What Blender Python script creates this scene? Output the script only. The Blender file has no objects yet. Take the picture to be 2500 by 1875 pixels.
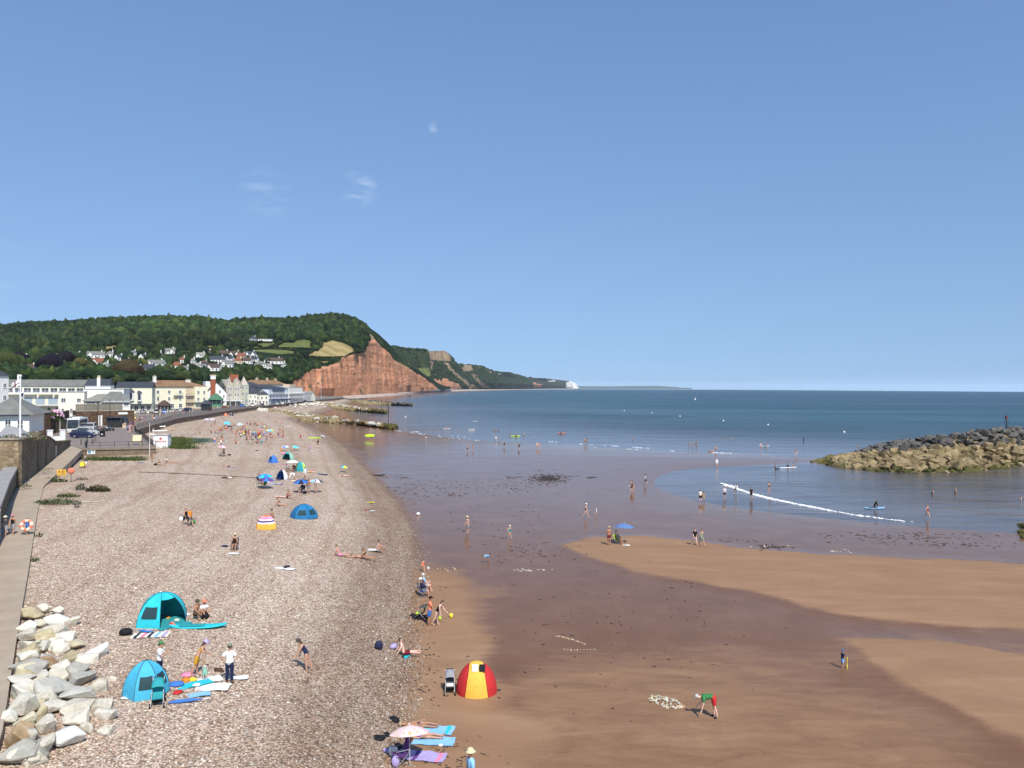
import bpy, bmesh, math, random
import numpy as np
from mathutils import Vector, Matrix, noise, geometry
from mathutils.bvhtree import BVHTree
random.seed(7); RNG = np.random.default_rng(7)
S = bpy.context.scene
COL = S.collection
R = math.radians
# ---------------------------------------------------------------- camera
F_PX, CAM_Z = 1878.0, 16.5            # focal length in pixels of a 2500 x 1875 frame, eye height over the sea
cam = bpy.data.cameras.new('camera'); camo = bpy.data.objects.new('camera', cam); COL.objects.link(camo)
cam.sensor_width = 36; cam.lens = 36 * F_PX / 2500; cam.clip_start = 0.5; cam.clip_end = 120000
CROT = Matrix.Rotation(R(90 + 0.305), 3, 'X') @ Matrix.Rotation(R(0.194), 3, 'Z')
camo.matrix_world = Matrix.Translation((0, 0, CAM_Z)) @ CROT.to_4x4()
S.camera = camo
# ---------------------------------------------------------------- sky and sun
SUN_EL, SUN_AZ = R(50), R(180 - 22)    # sun behind the camera, a little to its right (azimuth clockwise from +Y)
W = bpy.data.worlds.new('World'); S.world = W; W.use_nodes = True
SKY_K, SKY_B = 0.55, .205                  # the lowest, yellowish degrees of the sky model lie behind the sea haze
def build_world():
 nt = W.node_tree; N = nt.nodes; L = nt.links; N.clear()
 out = N.new('ShaderNodeOutputWorld'); bg = N.new('ShaderNodeBackground'); bg.inputs[1].default_value = 0.148
 sky = N.new('ShaderNodeTexSky'); sky.sky_type = 'NISHITA'; sky.sun_disc = False
 sky.sun_elevation = SUN_EL; sky.sun_rotation = SUN_AZ
 sky.altitude = 0; sky.air_density = 1.3; sky.dust_density = 0.3; sky.ozone_density = 2.5
 tcs = N.new('ShaderNodeTexCoord'); sx = N.new('ShaderNodeSeparateXYZ'); L.new(tcs.outputs['Generated'], sx.inputs[0])
 zz = N.new('ShaderNodeMath'); zz.operation = 'MULTIPLY_ADD'; zz.inputs[1].default_value = SKY_K; zz.inputs[2].default_value = SKY_B
 zm = N.new('ShaderNodeMath'); zm.operation = 'MAXIMUM'; zm.inputs[1].default_value = 0; L.new(sx.outputs[2], zm.inputs[0]); L.new(zm.outputs[0], zz.inputs[0])
 cb = N.new('ShaderNodeCombineXYZ'); L.new(sx.outputs[0], cb.inputs[0]); L.new(sx.outputs[1], cb.inputs[1]); L.new(zz.outputs[0], cb.inputs[2]); L.new(cb.outputs[0], sky.inputs[0])
 # a few faint wisps of cirrus, in the direction of the sky where they hang
 tc = N.new('ShaderNodeTexCoord')
 wisps = None
 for (cx, cy, cz, rad, amt) in ((-.192, .955, .247, .026, .45), (-.30, .93, .235, .035, .18), (-.098, .95, .322, .008, .4), (-.60,.77,.12,.12,.10)):
  v = N.new('ShaderNodeVectorMath'); v.operation = 'DISTANCE'
  c = Vector((cx, cy, cz)).normalized(); v.inputs[1].default_value = c
  L.new(tc.outputs['Generated'], v.inputs[0])
  m = N.new('ShaderNodeMapRange'); m.inputs[1].default_value = rad; m.inputs[2].default_value = 0; m.inputs[3].default_value = 0; m.inputs[4].default_value = amt
  L.new(v.outputs['Value'], m.inputs[0])
  if wisps is None: wisps = m.outputs[0]
  else:
   a = N.new('ShaderNodeMath'); a.operation = 'ADD'; L.new(wisps, a.inputs[0]); L.new(m.outputs[0], a.inputs[1]); wisps = a.outputs[0]
 mp = N.new('ShaderNodeMapping'); mp.inputs['Scale'].default_value = (26, 26, 110); L.new(tc.outputs['Generated'], mp.inputs[0])
 nz = N.new('ShaderNodeTexNoise'); nz.inputs['Scale'].default_value = 1; nz.inputs['Detail'].default_value = 3; nz.inputs['Distortion'].default_value = .2
 L.new(mp.outputs[0], nz.inputs[0])
 mr = N.new('ShaderNodeMapRange'); mr.inputs[1].default_value = .45; mr.inputs[2].default_value = .75; L.new(nz.outputs['Fac'], mr.inputs[0])
 mu = N.new('ShaderNodeMath'); mu.operation = 'MULTIPLY'; L.new(wisps, mu.inputs[0]); L.new(mr.outputs[0], mu.inputs[1])
 mx = N.new('ShaderNodeMix'); mx.data_type = 'RGBA'; L.new(mu.outputs[0], mx.inputs[0])
 hs = N.new('ShaderNodeHueSaturation'); hs.inputs['Hue'].default_value = .508; hs.inputs['Saturation'].default_value = 1.12; hs.inputs['Value'].default_value = 1.0
 L.new(sky.outputs[0], hs.inputs['Color'])
 L.new(hs.outputs[0], mx.inputs[6]); mx.inputs[7].default_value = (7.5, 8.2, 9.0, 1)
 L.new(mx.outputs[2], bg.inputs[0]); L.new(bg.outputs[0], out.inputs[0])
build_world()
sl = bpy.data.lights.new('sun', 'SUN'); sl.energy = 5.0; sl.angle = R(0.53); sl.color = (1, .955, .88)
so = bpy.data.objects.new('sun', sl); COL.objects.link(so)
TO_SUN = Vector((math.sin(SUN_AZ) * math.cos(SUN_EL), math.cos(SUN_AZ) * math.cos(SUN_EL), math.sin(SUN_EL)))
so.rotation_euler = TO_SUN.to_track_quat('Z', 'Y').to_euler(); so.location = (0, 0, 300)
S.render.engine = 'CYCLES'
S.view_settings.view_transform = 'Standard'; S.view_settings.look = 'None'; S.view_settings.exposure = 0.0; S.view_settings.gamma = 1
S.cycles.use_denoising = True; S.cycles.max_bounces = 6; S.cycles.diffuse_bounces = 2; S.cycles.glossy_bounces = 3
S.cycles.transparent_max_bounces = 8; S.cycles.volume_bounces = 0; S.cycles.caustics_reflective = False; S.cycles.caustics_refractive = False
S.cycles.sample_clamp_indirect = 4

# ---------------------------------------------------------------- points of the place from their place in the photograph
CAMP = Vector((0, 0, CAM_Z))
def ray(px, py): return CROT @ Vector(((px - 1250) / F_PX, -(py - 937.5) / F_PX, -1.0))
def at(px, py, z=0.0):
 d = ray(px, py); t = (z - CAM_Z) / d.z; return CAMP + d * t
def atd(px, py, D):
 d = ray(px, py); return CAMP + d * (D / d.y)
def xd(px, D): d = ray(px, 947.5); return d.x / d.y * D
def pl(pts, z): return np.array([[*at(a, b, z)[:2]] for a, b in pts])

# ---------------------------------------------------------------- mesh helpers
class MB:
 def __init__(s): s.v = []; s.f = []; s.m = []
 def add(s, vs, fs, m=0):
  o = len(s.v); s.v += [tuple(v) for v in vs]; s.f += [tuple(i + o for i in f) for f in fs]; s.m += [m] * len(fs); return s
 def box(s, c, d, m=0, rz=0, taper=1.0):
  x, y, z = d[0] / 2, d[1] / 2, d[2] / 2; cs, sn = math.cos(rz), math.sin(rz); vs = []
  for k in (-1, 1):
   t = taper if k > 0 else 1
   for a, b in ((-1, -1), (1, -1), (1, 1), (-1, 1)):
    px_, py_ = a * x * t, b * y * t
    vs.append((c[0] + px_ * cs - py_ * sn, c[1] + px_ * sn + py_ * cs, c[2] + k * z))
  return s.add(vs, [(3, 2, 1, 0), (4, 5, 6, 7), (0, 1, 5, 4), (1, 2, 6, 5), (2, 3, 7, 6), (3, 0, 4, 7)], m)
 def bx(s, x0, x1, y0, y1, z0, z1, m=0): return s.box(((x0 + x1) / 2, (y0 + y1) / 2, (z0 + z1) / 2), (x1 - x0, y1 - y0, z1 - z0), m)
 def tube(s, pts, r, n=6, m=0, cap=True):
  pts = [Vector(p) for p in pts]; rs = r if isinstance(r, (list, tuple)) else [r] * len(pts); vs = []; fs = []
  for i, p in enumerate(pts):
   t = (pts[min(i + 1, len(pts) - 1)] - pts[max(i - 1, 0)])
   t = t.normalized() if t.length > 1e-9 else Vector((0, 0, 1))
   a = Vector((0, 0, 1)) if abs(t.z) < .9 else Vector((1, 0, 0))
   u = t.cross(a).normalized(); w = t.cross(u)
   for k in range(n): q = 2 * math.pi * k / n; vs.append(p + (u * math.cos(q) + w * math.sin(q)) * rs[i])
  for i in range(len(pts) - 1):
   for k in range(n):
    k2 = (k + 1) % n; fs.append((i * n + k, i * n + k2, (i + 1) * n + k2, (i + 1) * n + k))
  if cap: fs.append(tuple(range(n))[::-1]); fs.append(tuple((len(pts) - 1) * n + k for k in range(n)))
  return s.add(vs, fs, m)
 def lathe(s, prof, n=12, c=(0, 0, 0), m=0, sx=1, sy=1):
  vs = []; fs = []
  for r, z in prof:
   for k in range(n): q = 2 * math.pi * k / n; vs.append((c[0] + r * sx * math.cos(q), c[1] + r * sy * math.sin(q), c[2] + z))
  for i in range(len(prof) - 1):
   for k in range(n): k2 = (k + 1) % n; fs.append((i * n + k, i * n + k2, (i + 1) * n + k2, (i + 1) * n + k))
  if prof[0][0] > 1e-4: fs.append(tuple(range(n))[::-1])
  if prof[-1][0] > 1e-4: fs.append(tuple((len(prof) - 1) * n + k for k in range(n)))
  return s.add(vs, fs, m)
 def prism(s, poly, z0, z1, m=0):
  n = len(poly); vs = [(p[0], p[1], z0) for p in poly] + [(p[0], p[1], z1) for p in poly]
  return s.add(vs, [tuple(range(n))[::-1], tuple(range(n, 2 * n))] + [(i, (i + 1) % n, n + (i + 1) % n, n + i) for i in range(n)], m)
 def ball(s, c, r, m=0, n=8, k=5):
  rx, ry, rz = r if isinstance(r, (tuple, list)) else (r, r, r)
  prof = [(max(1e-5, math.sin(math.pi * i / k)), -math.cos(math.pi * i / k) * rz) for i in range(k + 1)]
  return s.lathe(prof, n, c, m, rx, ry)
 def grid(s, P, m=0, closed=False):
  h, w = len(P), len(P[0]); vs = [q for row in P for q in row]; fs = []
  for i in range(h - 1):
   for j in range(w if closed else w - 1): j2 = (j + 1) % w; fs.append((i * w + j, i * w + j2, (i + 1) * w + j2, (i + 1) * w + j))
  return s.add(vs, fs, m)
 def xf(s, M):
  s.v = [tuple(M @ Vector(v)) for v in s.v]; return s
 def mesh(s, name, smooth=False):
  me = bpy.data.meshes.new(name); me.from_pydata(s.v, [], s.f)
  if any(s.m): me.polygons.foreach_set('material_index', s.m)
  if smooth: me.polygons.foreach_set('use_smooth', [True] * len(s.f))
  me.update(); return me
 def build(s, name, mats, parent=None, smooth=False, loc=None):
  return obj(name, s.mesh(name, smooth), mats, parent, loc)
def obj(name, me, mats=None, parent=None, loc=None, rz=0):
 if mats is not None and not isinstance(mats, (list, tuple)): mats = [mats]
 if mats is not None and len(me.materials) == 0:
  for m in mats: me.materials.append(m)
 o = bpy.data.objects.new(name, me); COL.objects.link(o)
 if parent: o.parent = parent
 if loc is not None: o.location = loc
 if rz: o.rotation_euler.z = rz
 return o
def tag(o, label, cat, group=None):
 o['label'] = label; o['category'] = cat
 if group: o['group'] = group
 return o
def thing(name, label, cat, loc=(0, 0, 0), rz=0, group=None, scale=None):
 o = bpy.data.objects.new(name, None); COL.objects.link(o); o.empty_display_size = .2
 o.location = loc; o.rotation_euler = (0, 0, rz)
 if scale: o.scale = (scale,) * 3
 return tag(o, label, cat, group)
def struct(o, kind='structure', label=None):
 o['kind'] = kind
 if label: o['label'] = label
 return o
def np_mesh(name, V, Fq, smooth=False, mat_idx=None):
 V = np.asarray(V, np.float32); Fq = np.asarray(Fq, np.int32); k = Fq.shape[1]; me = bpy.data.meshes.new(name)
 me.vertices.add(len(V)); me.vertices.foreach_set('co', V.ravel())
 me.loops.add(Fq.size); me.loops.foreach_set('vertex_index', Fq.ravel())
 me.polygons.add(len(Fq)); me.polygons.foreach_set('loop_start', np.arange(0, Fq.size, k, dtype=np.int32))
 if mat_idx is not None: me.polygons.foreach_set('material_index', np.asarray(mat_idx, np.int32))
 if smooth: me.polygons.foreach_set('use_smooth', np.ones(len(Fq), bool))
 me.update(calc_edges=True); me.validate(); return me
def fattr(me, name, arr):
 a = me.attributes.new(name, 'FLOAT', 'POINT'); a.data.foreach_set('value', np.asarray(arr, np.float32))
def cattr(me, name, arr):
 a = me.attributes.new(name, 'FLOAT_COLOR', 'POINT'); c = np.ones((len(arr), 4), np.float32); c[:, :3] = arr; a.data.foreach_set('color', c.ravel())

# ---------------------------------------------------------------- materials
MATS = {}
def newmat(name):
 m = bpy.data.materials.new(name); m.use_nodes = True; nt = m.node_tree; return m, nt, nt.nodes, nt.links, nt.nodes['Principled BSDF']
def srgb(r, g, b):
 f = lambda c: (c / 255 / 12.92) if c / 255 <= .04045 else ((c / 255 + .055) / 1.055) ** 2.4
 return (f(r), f(g), f(b))
def mat(name, col, rough=.7, var=.12, scale=8.0, metal=0, bump=0, spec=.4, obj_rand=0.0, coord='Object', stretch=None, emis=None):
 """plain procedural surface: base colour broken up by two noises, optional fine relief"""
 if name in MATS: return MATS[name]
 m, nt, N, L, b = newmat(name); b.inputs['Roughness'].default_value = rough; b.inputs['Metallic'].default_value = metal
 b.inputs['Specular IOR Level'].default_value = spec
 tc = N.new('ShaderNodeTexCoord'); src = tc.outputs[coord]
 if stretch:
  mp = N.new('ShaderNodeMapping'); mp.inputs['Scale'].default_value = stretch; L.new(src, mp.inputs[0]); src = mp.outputs[0]
 nz = N.new('ShaderNodeTexNoise'); nz.inputs['Scale'].default_value = scale; nz.inputs['Detail'].default_value = 5; nz.inputs['Roughness'].default_value = .65; L.new(src, nz.inputs[0])
 cr = N.new('ShaderNodeValToRGB'); c = Vector(col)
 cr.color_ramp.elements[0].position = .3; cr.color_ramp.elements[1].position = .7
 cr.color_ramp.elements[0].color = (*(c * (1 - var)), 1); cr.color_ramp.elements[1].color = (*(c * (1 + var)), 1)
 L.new(nz.outputs['Fac'], cr.inputs[0]); o = cr.outputs[0]
 if obj_rand:
  oi = N.new('ShaderNodeObjectInfo'); hs = N.new('ShaderNodeHueSaturation'); mr = N.new('ShaderNodeMapRange'); mr.inputs[3].default_value = 1 - obj_rand; mr.inputs[4].default_value = 1 + obj_rand
  L.new(oi.outputs['Random'], mr.inputs[0]); L.new(mr.outputs[0], hs.inputs['Value']); L.new(o, hs.inputs['Color']); o = hs.outputs[0]
 L.new(o, b.inputs['Base Color'])
 if bump:
  bp = N.new('ShaderNodeBump'); bp.inputs['Strength'].default_value = min(1, bump); bp.inputs['Distance'].default_value = .03; L.new(nz.outputs['Fac'], bp.inputs['Height']); L.new(bp.outputs[0], b.inputs['Normal'])
 if emis: b.inputs['Emission Color'].default_value = (*emis, 1); b.inputs['Emission Strength'].default_value = 1
 MATS[name] = m; return m
# ================================================================= the shore: lines of the beach, in metres
FOOT = np.vstack([[[-4.6, -30], [-4.7, 5], [-4.7, 22]], pl([(972, 1875), (990, 1763), (1003, 1627), (1008, 1514), (1015, 1424), (1023, 1379), (1019, 1320), (1006, 1277), (972, 1220), (904, 1153),
  (859, 1107), (836, 1085), (791, 1057), (745, 1036), (715, 1026)], 1.25), pl([(800, 1008), (812, 996), (848, 988), (868, 979), (900, 973.5), (945, 968.5), (1053, 957.6)], .8)])
WATER = np.vstack([[[-400, 14000]], pl([(1160, 954.2), (1053, 959), (942, 970.5), (890, 977), (885, 984), (872, 992), (856, 1000), (845, 1008), (852, 1016), (865, 1024), (900, 1036), (916, 1042.5), (968, 1051), (1036, 1060.5),
  (1117, 1072), (1200, 1079), (1334, 1085), (1470, 1093), (1613, 1101), (1775, 1108.5), (1900, 1113), (1975, 1118), (2010, 1123), (1975, 1129), (1870, 1134), (1760, 1140), (1655, 1147), (1612, 1160), (1593, 1178), (1610, 1195), (1660, 1213),
  (1740, 1232), (1900, 1254), (2100, 1274), (2300, 1292), (2500, 1303)], 0), [[75, 83], [120, 78], [400, 70]]])
def smooth_line(P, n=3):
 for _ in range(n):
  Q = [P[0]]
  for a, b in zip(P[:-1], P[1:]): Q += [a * .75 + b * .25, a * .25 + b * .75]
  P = np.array(Q + [P[-1]])
 return P
FOOT_S, WATER_S = smooth_line(FOOT, 2), smooth_line(WATER, 2)
def dist_line(P, Lr):
 a = Lr[:-1]; d = Lr[1:] - a; l2 = (d ** 2).sum(1) + 1e-9; best = np.full(len(P), 1e18)
 for i in range(len(a)):
  q = P - a[i]; t = np.clip((q @ d[i]) / l2[i], 0, 1); e = q - t[:, None] * d[i]; best = np.minimum(best, (e ** 2).sum(1))
 return np.sqrt(best)
def in_poly(P, poly):
 x, y = P[:, 0], P[:, 1]; ins = np.zeros(len(P), bool); n = len(poly); j = n - 1
 for i in range(n):
  xi, yi = poly[i]; xj, yj = poly[j]
  if yi != yj:
   c = ((yi > y) != (yj > y)) & (x < (xj - xi) * (y - yi) / (yj - yi) + xi); ins ^= c
  j = i
 return ins
LANDPOLY = np.vstack([FOOT_S, [[-300, 3500], [-3000, 3500], [-3000, -30]]])
SEAPOLY = np.vstack([WATER_S, [[4000, 70], [4000, 14000]]])
def signed(P, Lr, poly):
 d = dist_line(P, Lr); return np.where(in_poly(P, poly), d, -d)
def vnoise(P, sc, seed=0):
 """cheap smooth value noise on arrays"""
 Q = P * sc + seed * 17.31; i = np.floor(Q).astype(np.int64); f = Q - i; f = f * f * (3 - 2 * f)
 def h(a, b): n = (a * 374761393 + b * 668265263 + seed * 144665) & 0xffffffff; n = ((n ^ (n >> 13)) * 1274126177) & 0xffffffff; return ((n ^ (n >> 16)) & 0xffff) / 65535.
 a, b = i[:, 0], i[:, 1]
 return (h(a, b) * (1 - f[:, 0]) + h(a + 1, b) * f[:, 0]) * (1 - f[:, 1]) + (h(a, b + 1) * (1 - f[:, 0]) + h(a + 1, b + 1) * f[:, 0]) * f[:, 1]
def fbm(P, sc, o=4, seed=0): return sum(vnoise(P, sc * 2 ** k, seed + k) * .5 ** k for k in range(o)) / sum(.5 ** k for k in range(o)) - .5
def sstep(a, b, x): t = np.clip((x - a) / (b - a), 0, 1); return t * t * (3 - 2 * t)
# bars of sand that stand a little proud and have drained
BARS = [smooth_line(np.array(list(pl(p, .9)) + [pl(p, .9)[0]]), 2) for p in (
 [(1368, 1335), (1430, 1308), (1560, 1303), (1700, 1312), (1850, 1333), (2050, 1346), (2300, 1352), (2700, 1370), (2800, 1560), (2500, 1546), (2300, 1532), (2100, 1512), (1960, 1484), (1800, 1452), (1640, 1418), (1500, 1392), (1405, 1362)],
 [(2000, 1557), (2080, 1541), (2250, 1552), (2500, 1582), (2900, 1620), (2900, 2100), (2620, 1920), (2480, 1832), (2350, 1755), (2160, 1660), (2030, 1598)])]
def shore(P):
 """height, signed distance to the shingle foot (+ inland), signed distance to the water (+ seaward), wetness"""
 P = np.asarray(P, float).reshape(-1, 2); df = signed(P, FOOT_S, LANDPOLY); dw = signed(P, WATER_S, SEAPOLY)
 e = df + fbm(P, .25, 3, 3) * 1.6
 sh = 1.25 + 2.25 * (1 - np.exp(-np.maximum(e, 0) / 6.5)) + .0035 * np.clip(df - 15, 0, 90) + fbm(P, .35, 4, 5) * .16 + fbm(P, .06, 2, 9) * .3
 sh += 1.35 * np.exp(-(((P[:, 0] + 68) / 15) ** 2 + ((P[:, 1] - 156) / 22) ** 2))
 dl = np.maximum(-df, 0); ww = np.maximum(-dw, 0); t = ww / (ww + dl + 1e-6)
 sa = 1.25 * t ** .8 + fbm(P, .045, 3, 21) * .10 * np.clip(ww / 12, 0, 1)
 far = sstep(700, 1000, P[:, 1])
 dry = np.zeros(len(P))
 for B in BARS:
  sdb = np.where(in_poly(P, B), 1, -1) * dist_line(P, B); q = sstep(-1.2, 2.6, sdb + fbm(P, .25, 3, 31) * 2.5); dry = np.maximum(dry, q)
 sa = sa + dry * .13
 strip = sstep(9.0, .5, dl + fbm(P, .12, 3, 41) * 9) * sstep(78, 56, P[:, 1]) + .5 * sstep(7, 0, dl + fbm(P, .08, 3, 43) * 9) * sstep(60, 90, P[:, 1])
 dry = np.maximum(dry, np.clip(strip, 0, 1) * .9)
 dry = np.maximum(dry, .55 * sstep(.05, .22, fbm(P, .03, 3, 51)) * sstep(20, 60, ww))
 z = np.where(dw > 0, -.012 * dw - .02, np.where(df > 0, sh, sa))
 z = np.where((df > -2.5) & (df <= 0) & (dw < 0), np.minimum(1.25, sa), z)
 z = np.where(dw > 60, np.maximum(z, -3), z)
 z = z - 5 * sstep(850, 1100, P[:, 1])
 return z, df, dw, 1 - dry
BEACH_BVH = None
def gz(x, y):
 h = BEACH_BVH.ray_cast(Vector((x, y, 50)), Vector((0, 0, -1))); return h[0].z if h[0] else 0.0
def G(px, py):
 """the point of the beach (or of the water's surface) seen at a pixel"""
 d = ray(px, py).normalized(); h = BEACH_BVH.ray_cast(CAMP, d); p = h[0]
 return at(px, py, 0) if p is None or p.z < 0 else p
# ---------------------------------------------------------------- beach sheet
def build_beach():
 ys = np.concatenate([np.geomspace(9, 1500, 400) - 3, [2000, 3000, 5000]]); s = np.sign(np.linspace(-1, 1, 470)) * np.abs(np.linspace(-1, 1, 470)) ** 1.0
 X = s[None, :] * (ys[:, None] * .82 + 22); Y = np.repeat(ys[:, None], len(s), 1)
 P = np.stack([X.ravel(), Y.ravel()], 1); z, df, dw, wet = shore(P)
 h, w = X.shape; i = np.arange(h * w).reshape(h, w)
 Fq = np.stack([i[:-1, :-1], i[:-1, 1:], i[1:, 1:], i[1:, :-1]], -1).reshape(-1, 4)
 me = np_mesh('beach', np.column_stack([P, z]), Fq, True)
 fattr(me, 'inland', np.clip(df, -60, 60)); fattr(me, 'wet', wet); fattr(me, 'sea', np.clip(dw, -200, 200))
 return struct(obj('beach', me, M_beach()), 'structure', 'shingle bank and wet red brown sand at low tide')
def nd(N, t, **k):
 n = N.new(t)
 for a, b in k.items(): setattr(n, a, b)
 return n
def ramp(N, L, src, stops, interp='LINEAR'):
 r = N.new('ShaderNodeValToRGB'); r.color_ramp.interpolation = interp; e = r.color_ramp.elements
 while len(e) < len(stops): e.new(.5)
 for k, (p, c) in enumerate(stops): e[k].position = p; e[k].color = (*c, 1) if len(c) == 3 else c
 L.new(src, r.inputs[0]); return r.outputs[0]
def mixc(N, L, f, a, b, mode='MIX'):
 m = N.new('ShaderNodeMix'); m.data_type = 'RGBA'; m.blend_type = mode
 for k, v in ((0, f), (6, a), (7, b)):
  if isinstance(v, (int, float)): m.inputs[k].default_value = v
  elif isinstance(v, tuple): m.inputs[k].default_value = (*v, 1)
  else: L.new(v, m.inputs[k])
 return m.outputs[2]
def mapr(N, L, src, a, b, c=0, d=1):
 m = N.new('ShaderNodeMapRange'); m.interpolation_type = 'SMOOTHSTEP'
 for k, v in enumerate((a, b, c, d)): m.inputs[k + 1].default_value = v
 L.new(src, m.inputs[0]); return m.outputs[0]
def mth(N, L, op, a, b=0.0, c=None):
 m = N.new('ShaderNodeMath'); m.operation = op
 for k, v in enumerate((a, b) if c is None else (a, b, c)):
  if isinstance(v, (int, float)): m.inputs[k].default_value = v
  else: L.new(v, m.inputs[k])
 return m.outputs[0]
def nse(N, L, src, sc, det=4, ro=.55, dist=0):
 n = N.new('ShaderNodeTexNoise'); n.inputs['Scale'].default_value = sc; n.inputs['Detail'].default_value = det; n.inputs['Roughness'].default_value = ro; n.inputs['Distortion'].default_value = dist
 L.new(src, n.inputs[0]); return n.outputs['Fac']
def M_beach():
 m, nt, N, L, b = newmat('shingle_and_sand')
 pos = nd(N, 'ShaderNodeNewGeometry').outputs['Position']
 inl = nd(N, 'ShaderNodeAttribute', attribute_name='inland').outputs['Fac']; wet = nd(N, 'ShaderNodeAttribute', attribute_name='wet').outputs['Fac']; sea = nd(N, 'ShaderNodeAttribute', attribute_name='sea').outputs['Fac']
 # pebbles
 v = nd(N, 'ShaderNodeTexVoronoi'); v.inputs['Scale'].default_value = 9.5; L.new(pos, v.inputs[0])
 v2 = nd(N, 'ShaderNodeTexVoronoi'); v2.inputs['Scale'].default_value = 4.2; L.new(pos, v2.inputs[0])
 sep = nd(N, 'ShaderNodeSeparateColor'); L.new(v.outputs['Color'], sep.inputs[0])
 sep2 = nd(N, 'ShaderNodeSeparateColor'); L.new(v2.outputs['Color'], sep2.inputs[0])
 pc = ramp(N, L, sep.outputs[0], [(0, (.22, .155, .11)), (.2, (.46, .345, .265)), (.5, (.68, .535, .425)), (.8, (.80, .68, .57)), (1, (.90, .83, .74))])
 pc2 = ramp(N, L, sep2.outputs[0], [(0, (.46, .35, .27)), (.5, (.68, .54, .43)), (1, (.82, .71, .60))])
 pc = mixc(N, L, .35, pc, pc2)
 gap = mapr(N, L, v.outputs['Distance'], .3, .75, 1, .45)
 pc = mixc(N, L, 1.0, mixc(N, L, 1.0, pc, gap, 'MULTIPLY'), (.99, .955, .895), 'MULTIPLY')
 big = nse(N, L, pos, .09, 5, .6)
 pc = mixc(N, L, mapr(N, L, big, .35, .65, 0, .5), pc, mixc(N, L, 1.0, pc, (.80, .73, .68), 'MULTIPLY'))
 bd = nd(N, 'ShaderNodeCombineXYZ'); L.new(mth(N, L, 'ADD', mth(N, L, 'MULTIPLY', inl, .55), mth(N, L, 'MULTIPLY', nse(N, L, pos, .12, 4), 3)), bd.inputs[0]); band = nse(N, L, bd.outputs[0], 1, 3)
 pc = mixc(N, L, mapr(N, L, band, .42, .62, 0, .75), pc, mixc(N, L, 1.0, pc, (.80, .74, .69), 'MULTIPLY'))
 # lower slope browner and darker (damp), crest pale
 damp = mapr(N, L, mth(N, L, 'ADD', inl, mth(N, L, 'MULTIPLY', nse(N, L, pos, .5, 4), 4)), 4.5, 10.0, 1, 0)
 pc = mixc(N, L, damp, pc, mixc(N, L, 1.0, pc, (.62, .575, .53), 'MULTIPLY'))
 # sand
 n1 = nse(N, L, pos, .35, 6, .6); st = nd(N, 'ShaderNodeMapping'); st.inputs['Scale'].default_value = (.14, .42, 1); st.inputs['Rotation'].default_value = (0, 0, .25); L.new(pos, st.inputs[0])
 streak = nse(N, L, st.outputs[0], 1.0, 6, .62, .6); fine = nse(N, L, pos, 14, 3)
 dry = ramp(N, L, streak, [(.25, (.255, .145, .078)), (.5, (.295, .172, .095)), (.75, (.345, .212, .125))])
 wetc = ramp(N, L, n1, [(.3, (.150, .074, .036)), (.5, (.172, .086, .043)), (.7, (.195, .104, .056))])
 wj = mth(N, L, 'ADD', wet, mth(N, L, 'MULTIPLY_ADD', nse(N, L, st.outputs[0], 2.4, 6, .7, .5), .5, -.25)); wk = mapr(N, L, wj, .28, .66)
 sc = mixc(N, L, wk, dry, wetc)
 sc = mixc(N, L, .5, sc, mixc(N, L, 1.0, sc, mapr(N, L, fine, .3, .7, .86, 1.14), 'MULTIPLY'))
 # scattered small stones and weed on the sand
 vs = nd(N, 'ShaderNodeTexVoronoi'); vs.inputs['Scale'].default_value = 1.3; vs.inputs['Randomness'].default_value = 1; L.new(pos, vs.inputs[0])
 sv = nd(N, 'ShaderNodeSeparateColor'); L.new(vs.outputs['Color'], sv.inputs[0])
 patch = mapr(N, L, nse(N, L, pos, .06, 4), .48, .62)
 spot = mth(N, L, 'MULTIPLY', mth(N, L, 'LESS_THAN', vs.outputs['Distance'], mth(N, L, 'MULTIPLY', sv.outputs[1], .07)), patch)
 sc = mixc(N, L, mth(N, L, 'MULTIPLY', spot, .8), sc, ramp(N, L, sv.outputs[0], [(0, (.03, .022, .018)), (.6, (.05, .035, .03)), (.75, (.3, .25, .2)), (1, (.5, .42, .36))], 'CONSTANT'))
 # shingle edge: ragged
 edge = mth(N, L, 'ADD', inl, mth(N, L, 'MULTIPLY_ADD', nse(N, L, pos, .9, 6, .7), 1.8, -.9))
 edge = mth(N, L, 'ADD', edge, mth(N, L, 'MULTIPLY_ADD', sep.outputs[1], 1.5, -.75))
 k = mapr(N, L, edge, -.25, .3)
 L.new(mixc(N, L, k, sc, pc), b.inputs['Base Color'])
 ro = mth(N, L, 'MULTIPLY_ADD', wk, -.42, .53); ro = mth(N, L, 'ADD', ro, mth(N, L, 'MULTIPLY', mapr(N, L, streak, .35, .7), .07)); rr = N.new('ShaderNodeMix'); L.new(k, rr.inputs[0]); L.new(ro, rr.inputs[2]); rr.inputs[3].default_value = .75
 L.new(rr.outputs[0], b.inputs['Roughness']); b.inputs['IOR'].default_value = 1.33
 sp = N.new('ShaderNodeMix'); L.new(k, sp.inputs[0]); L.new(mapr(N, L, wk, 0, 1, .10, .11), sp.inputs[2]); sp.inputs[3].default_value = .25; L.new(sp.outputs[0], b.inputs['Specular IOR Level'])
 # relief
 bp = nd(N, 'ShaderNodeBump'); bp.inputs['Strength'].default_value = 1; bp.inputs['Distance'].default_value = .05
 hp = mth(N, L, 'MULTIPLY', mth(N, L, 'MULTIPLY', v.outputs['Distance'], -.55), k); hp = mth(N, L, 'ADD', hp, mth(N, L, 'MULTIPLY', mth(N, L, 'MULTIPLY', nse(N, L, pos, 1.1, 4), 1.7), k))
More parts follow.
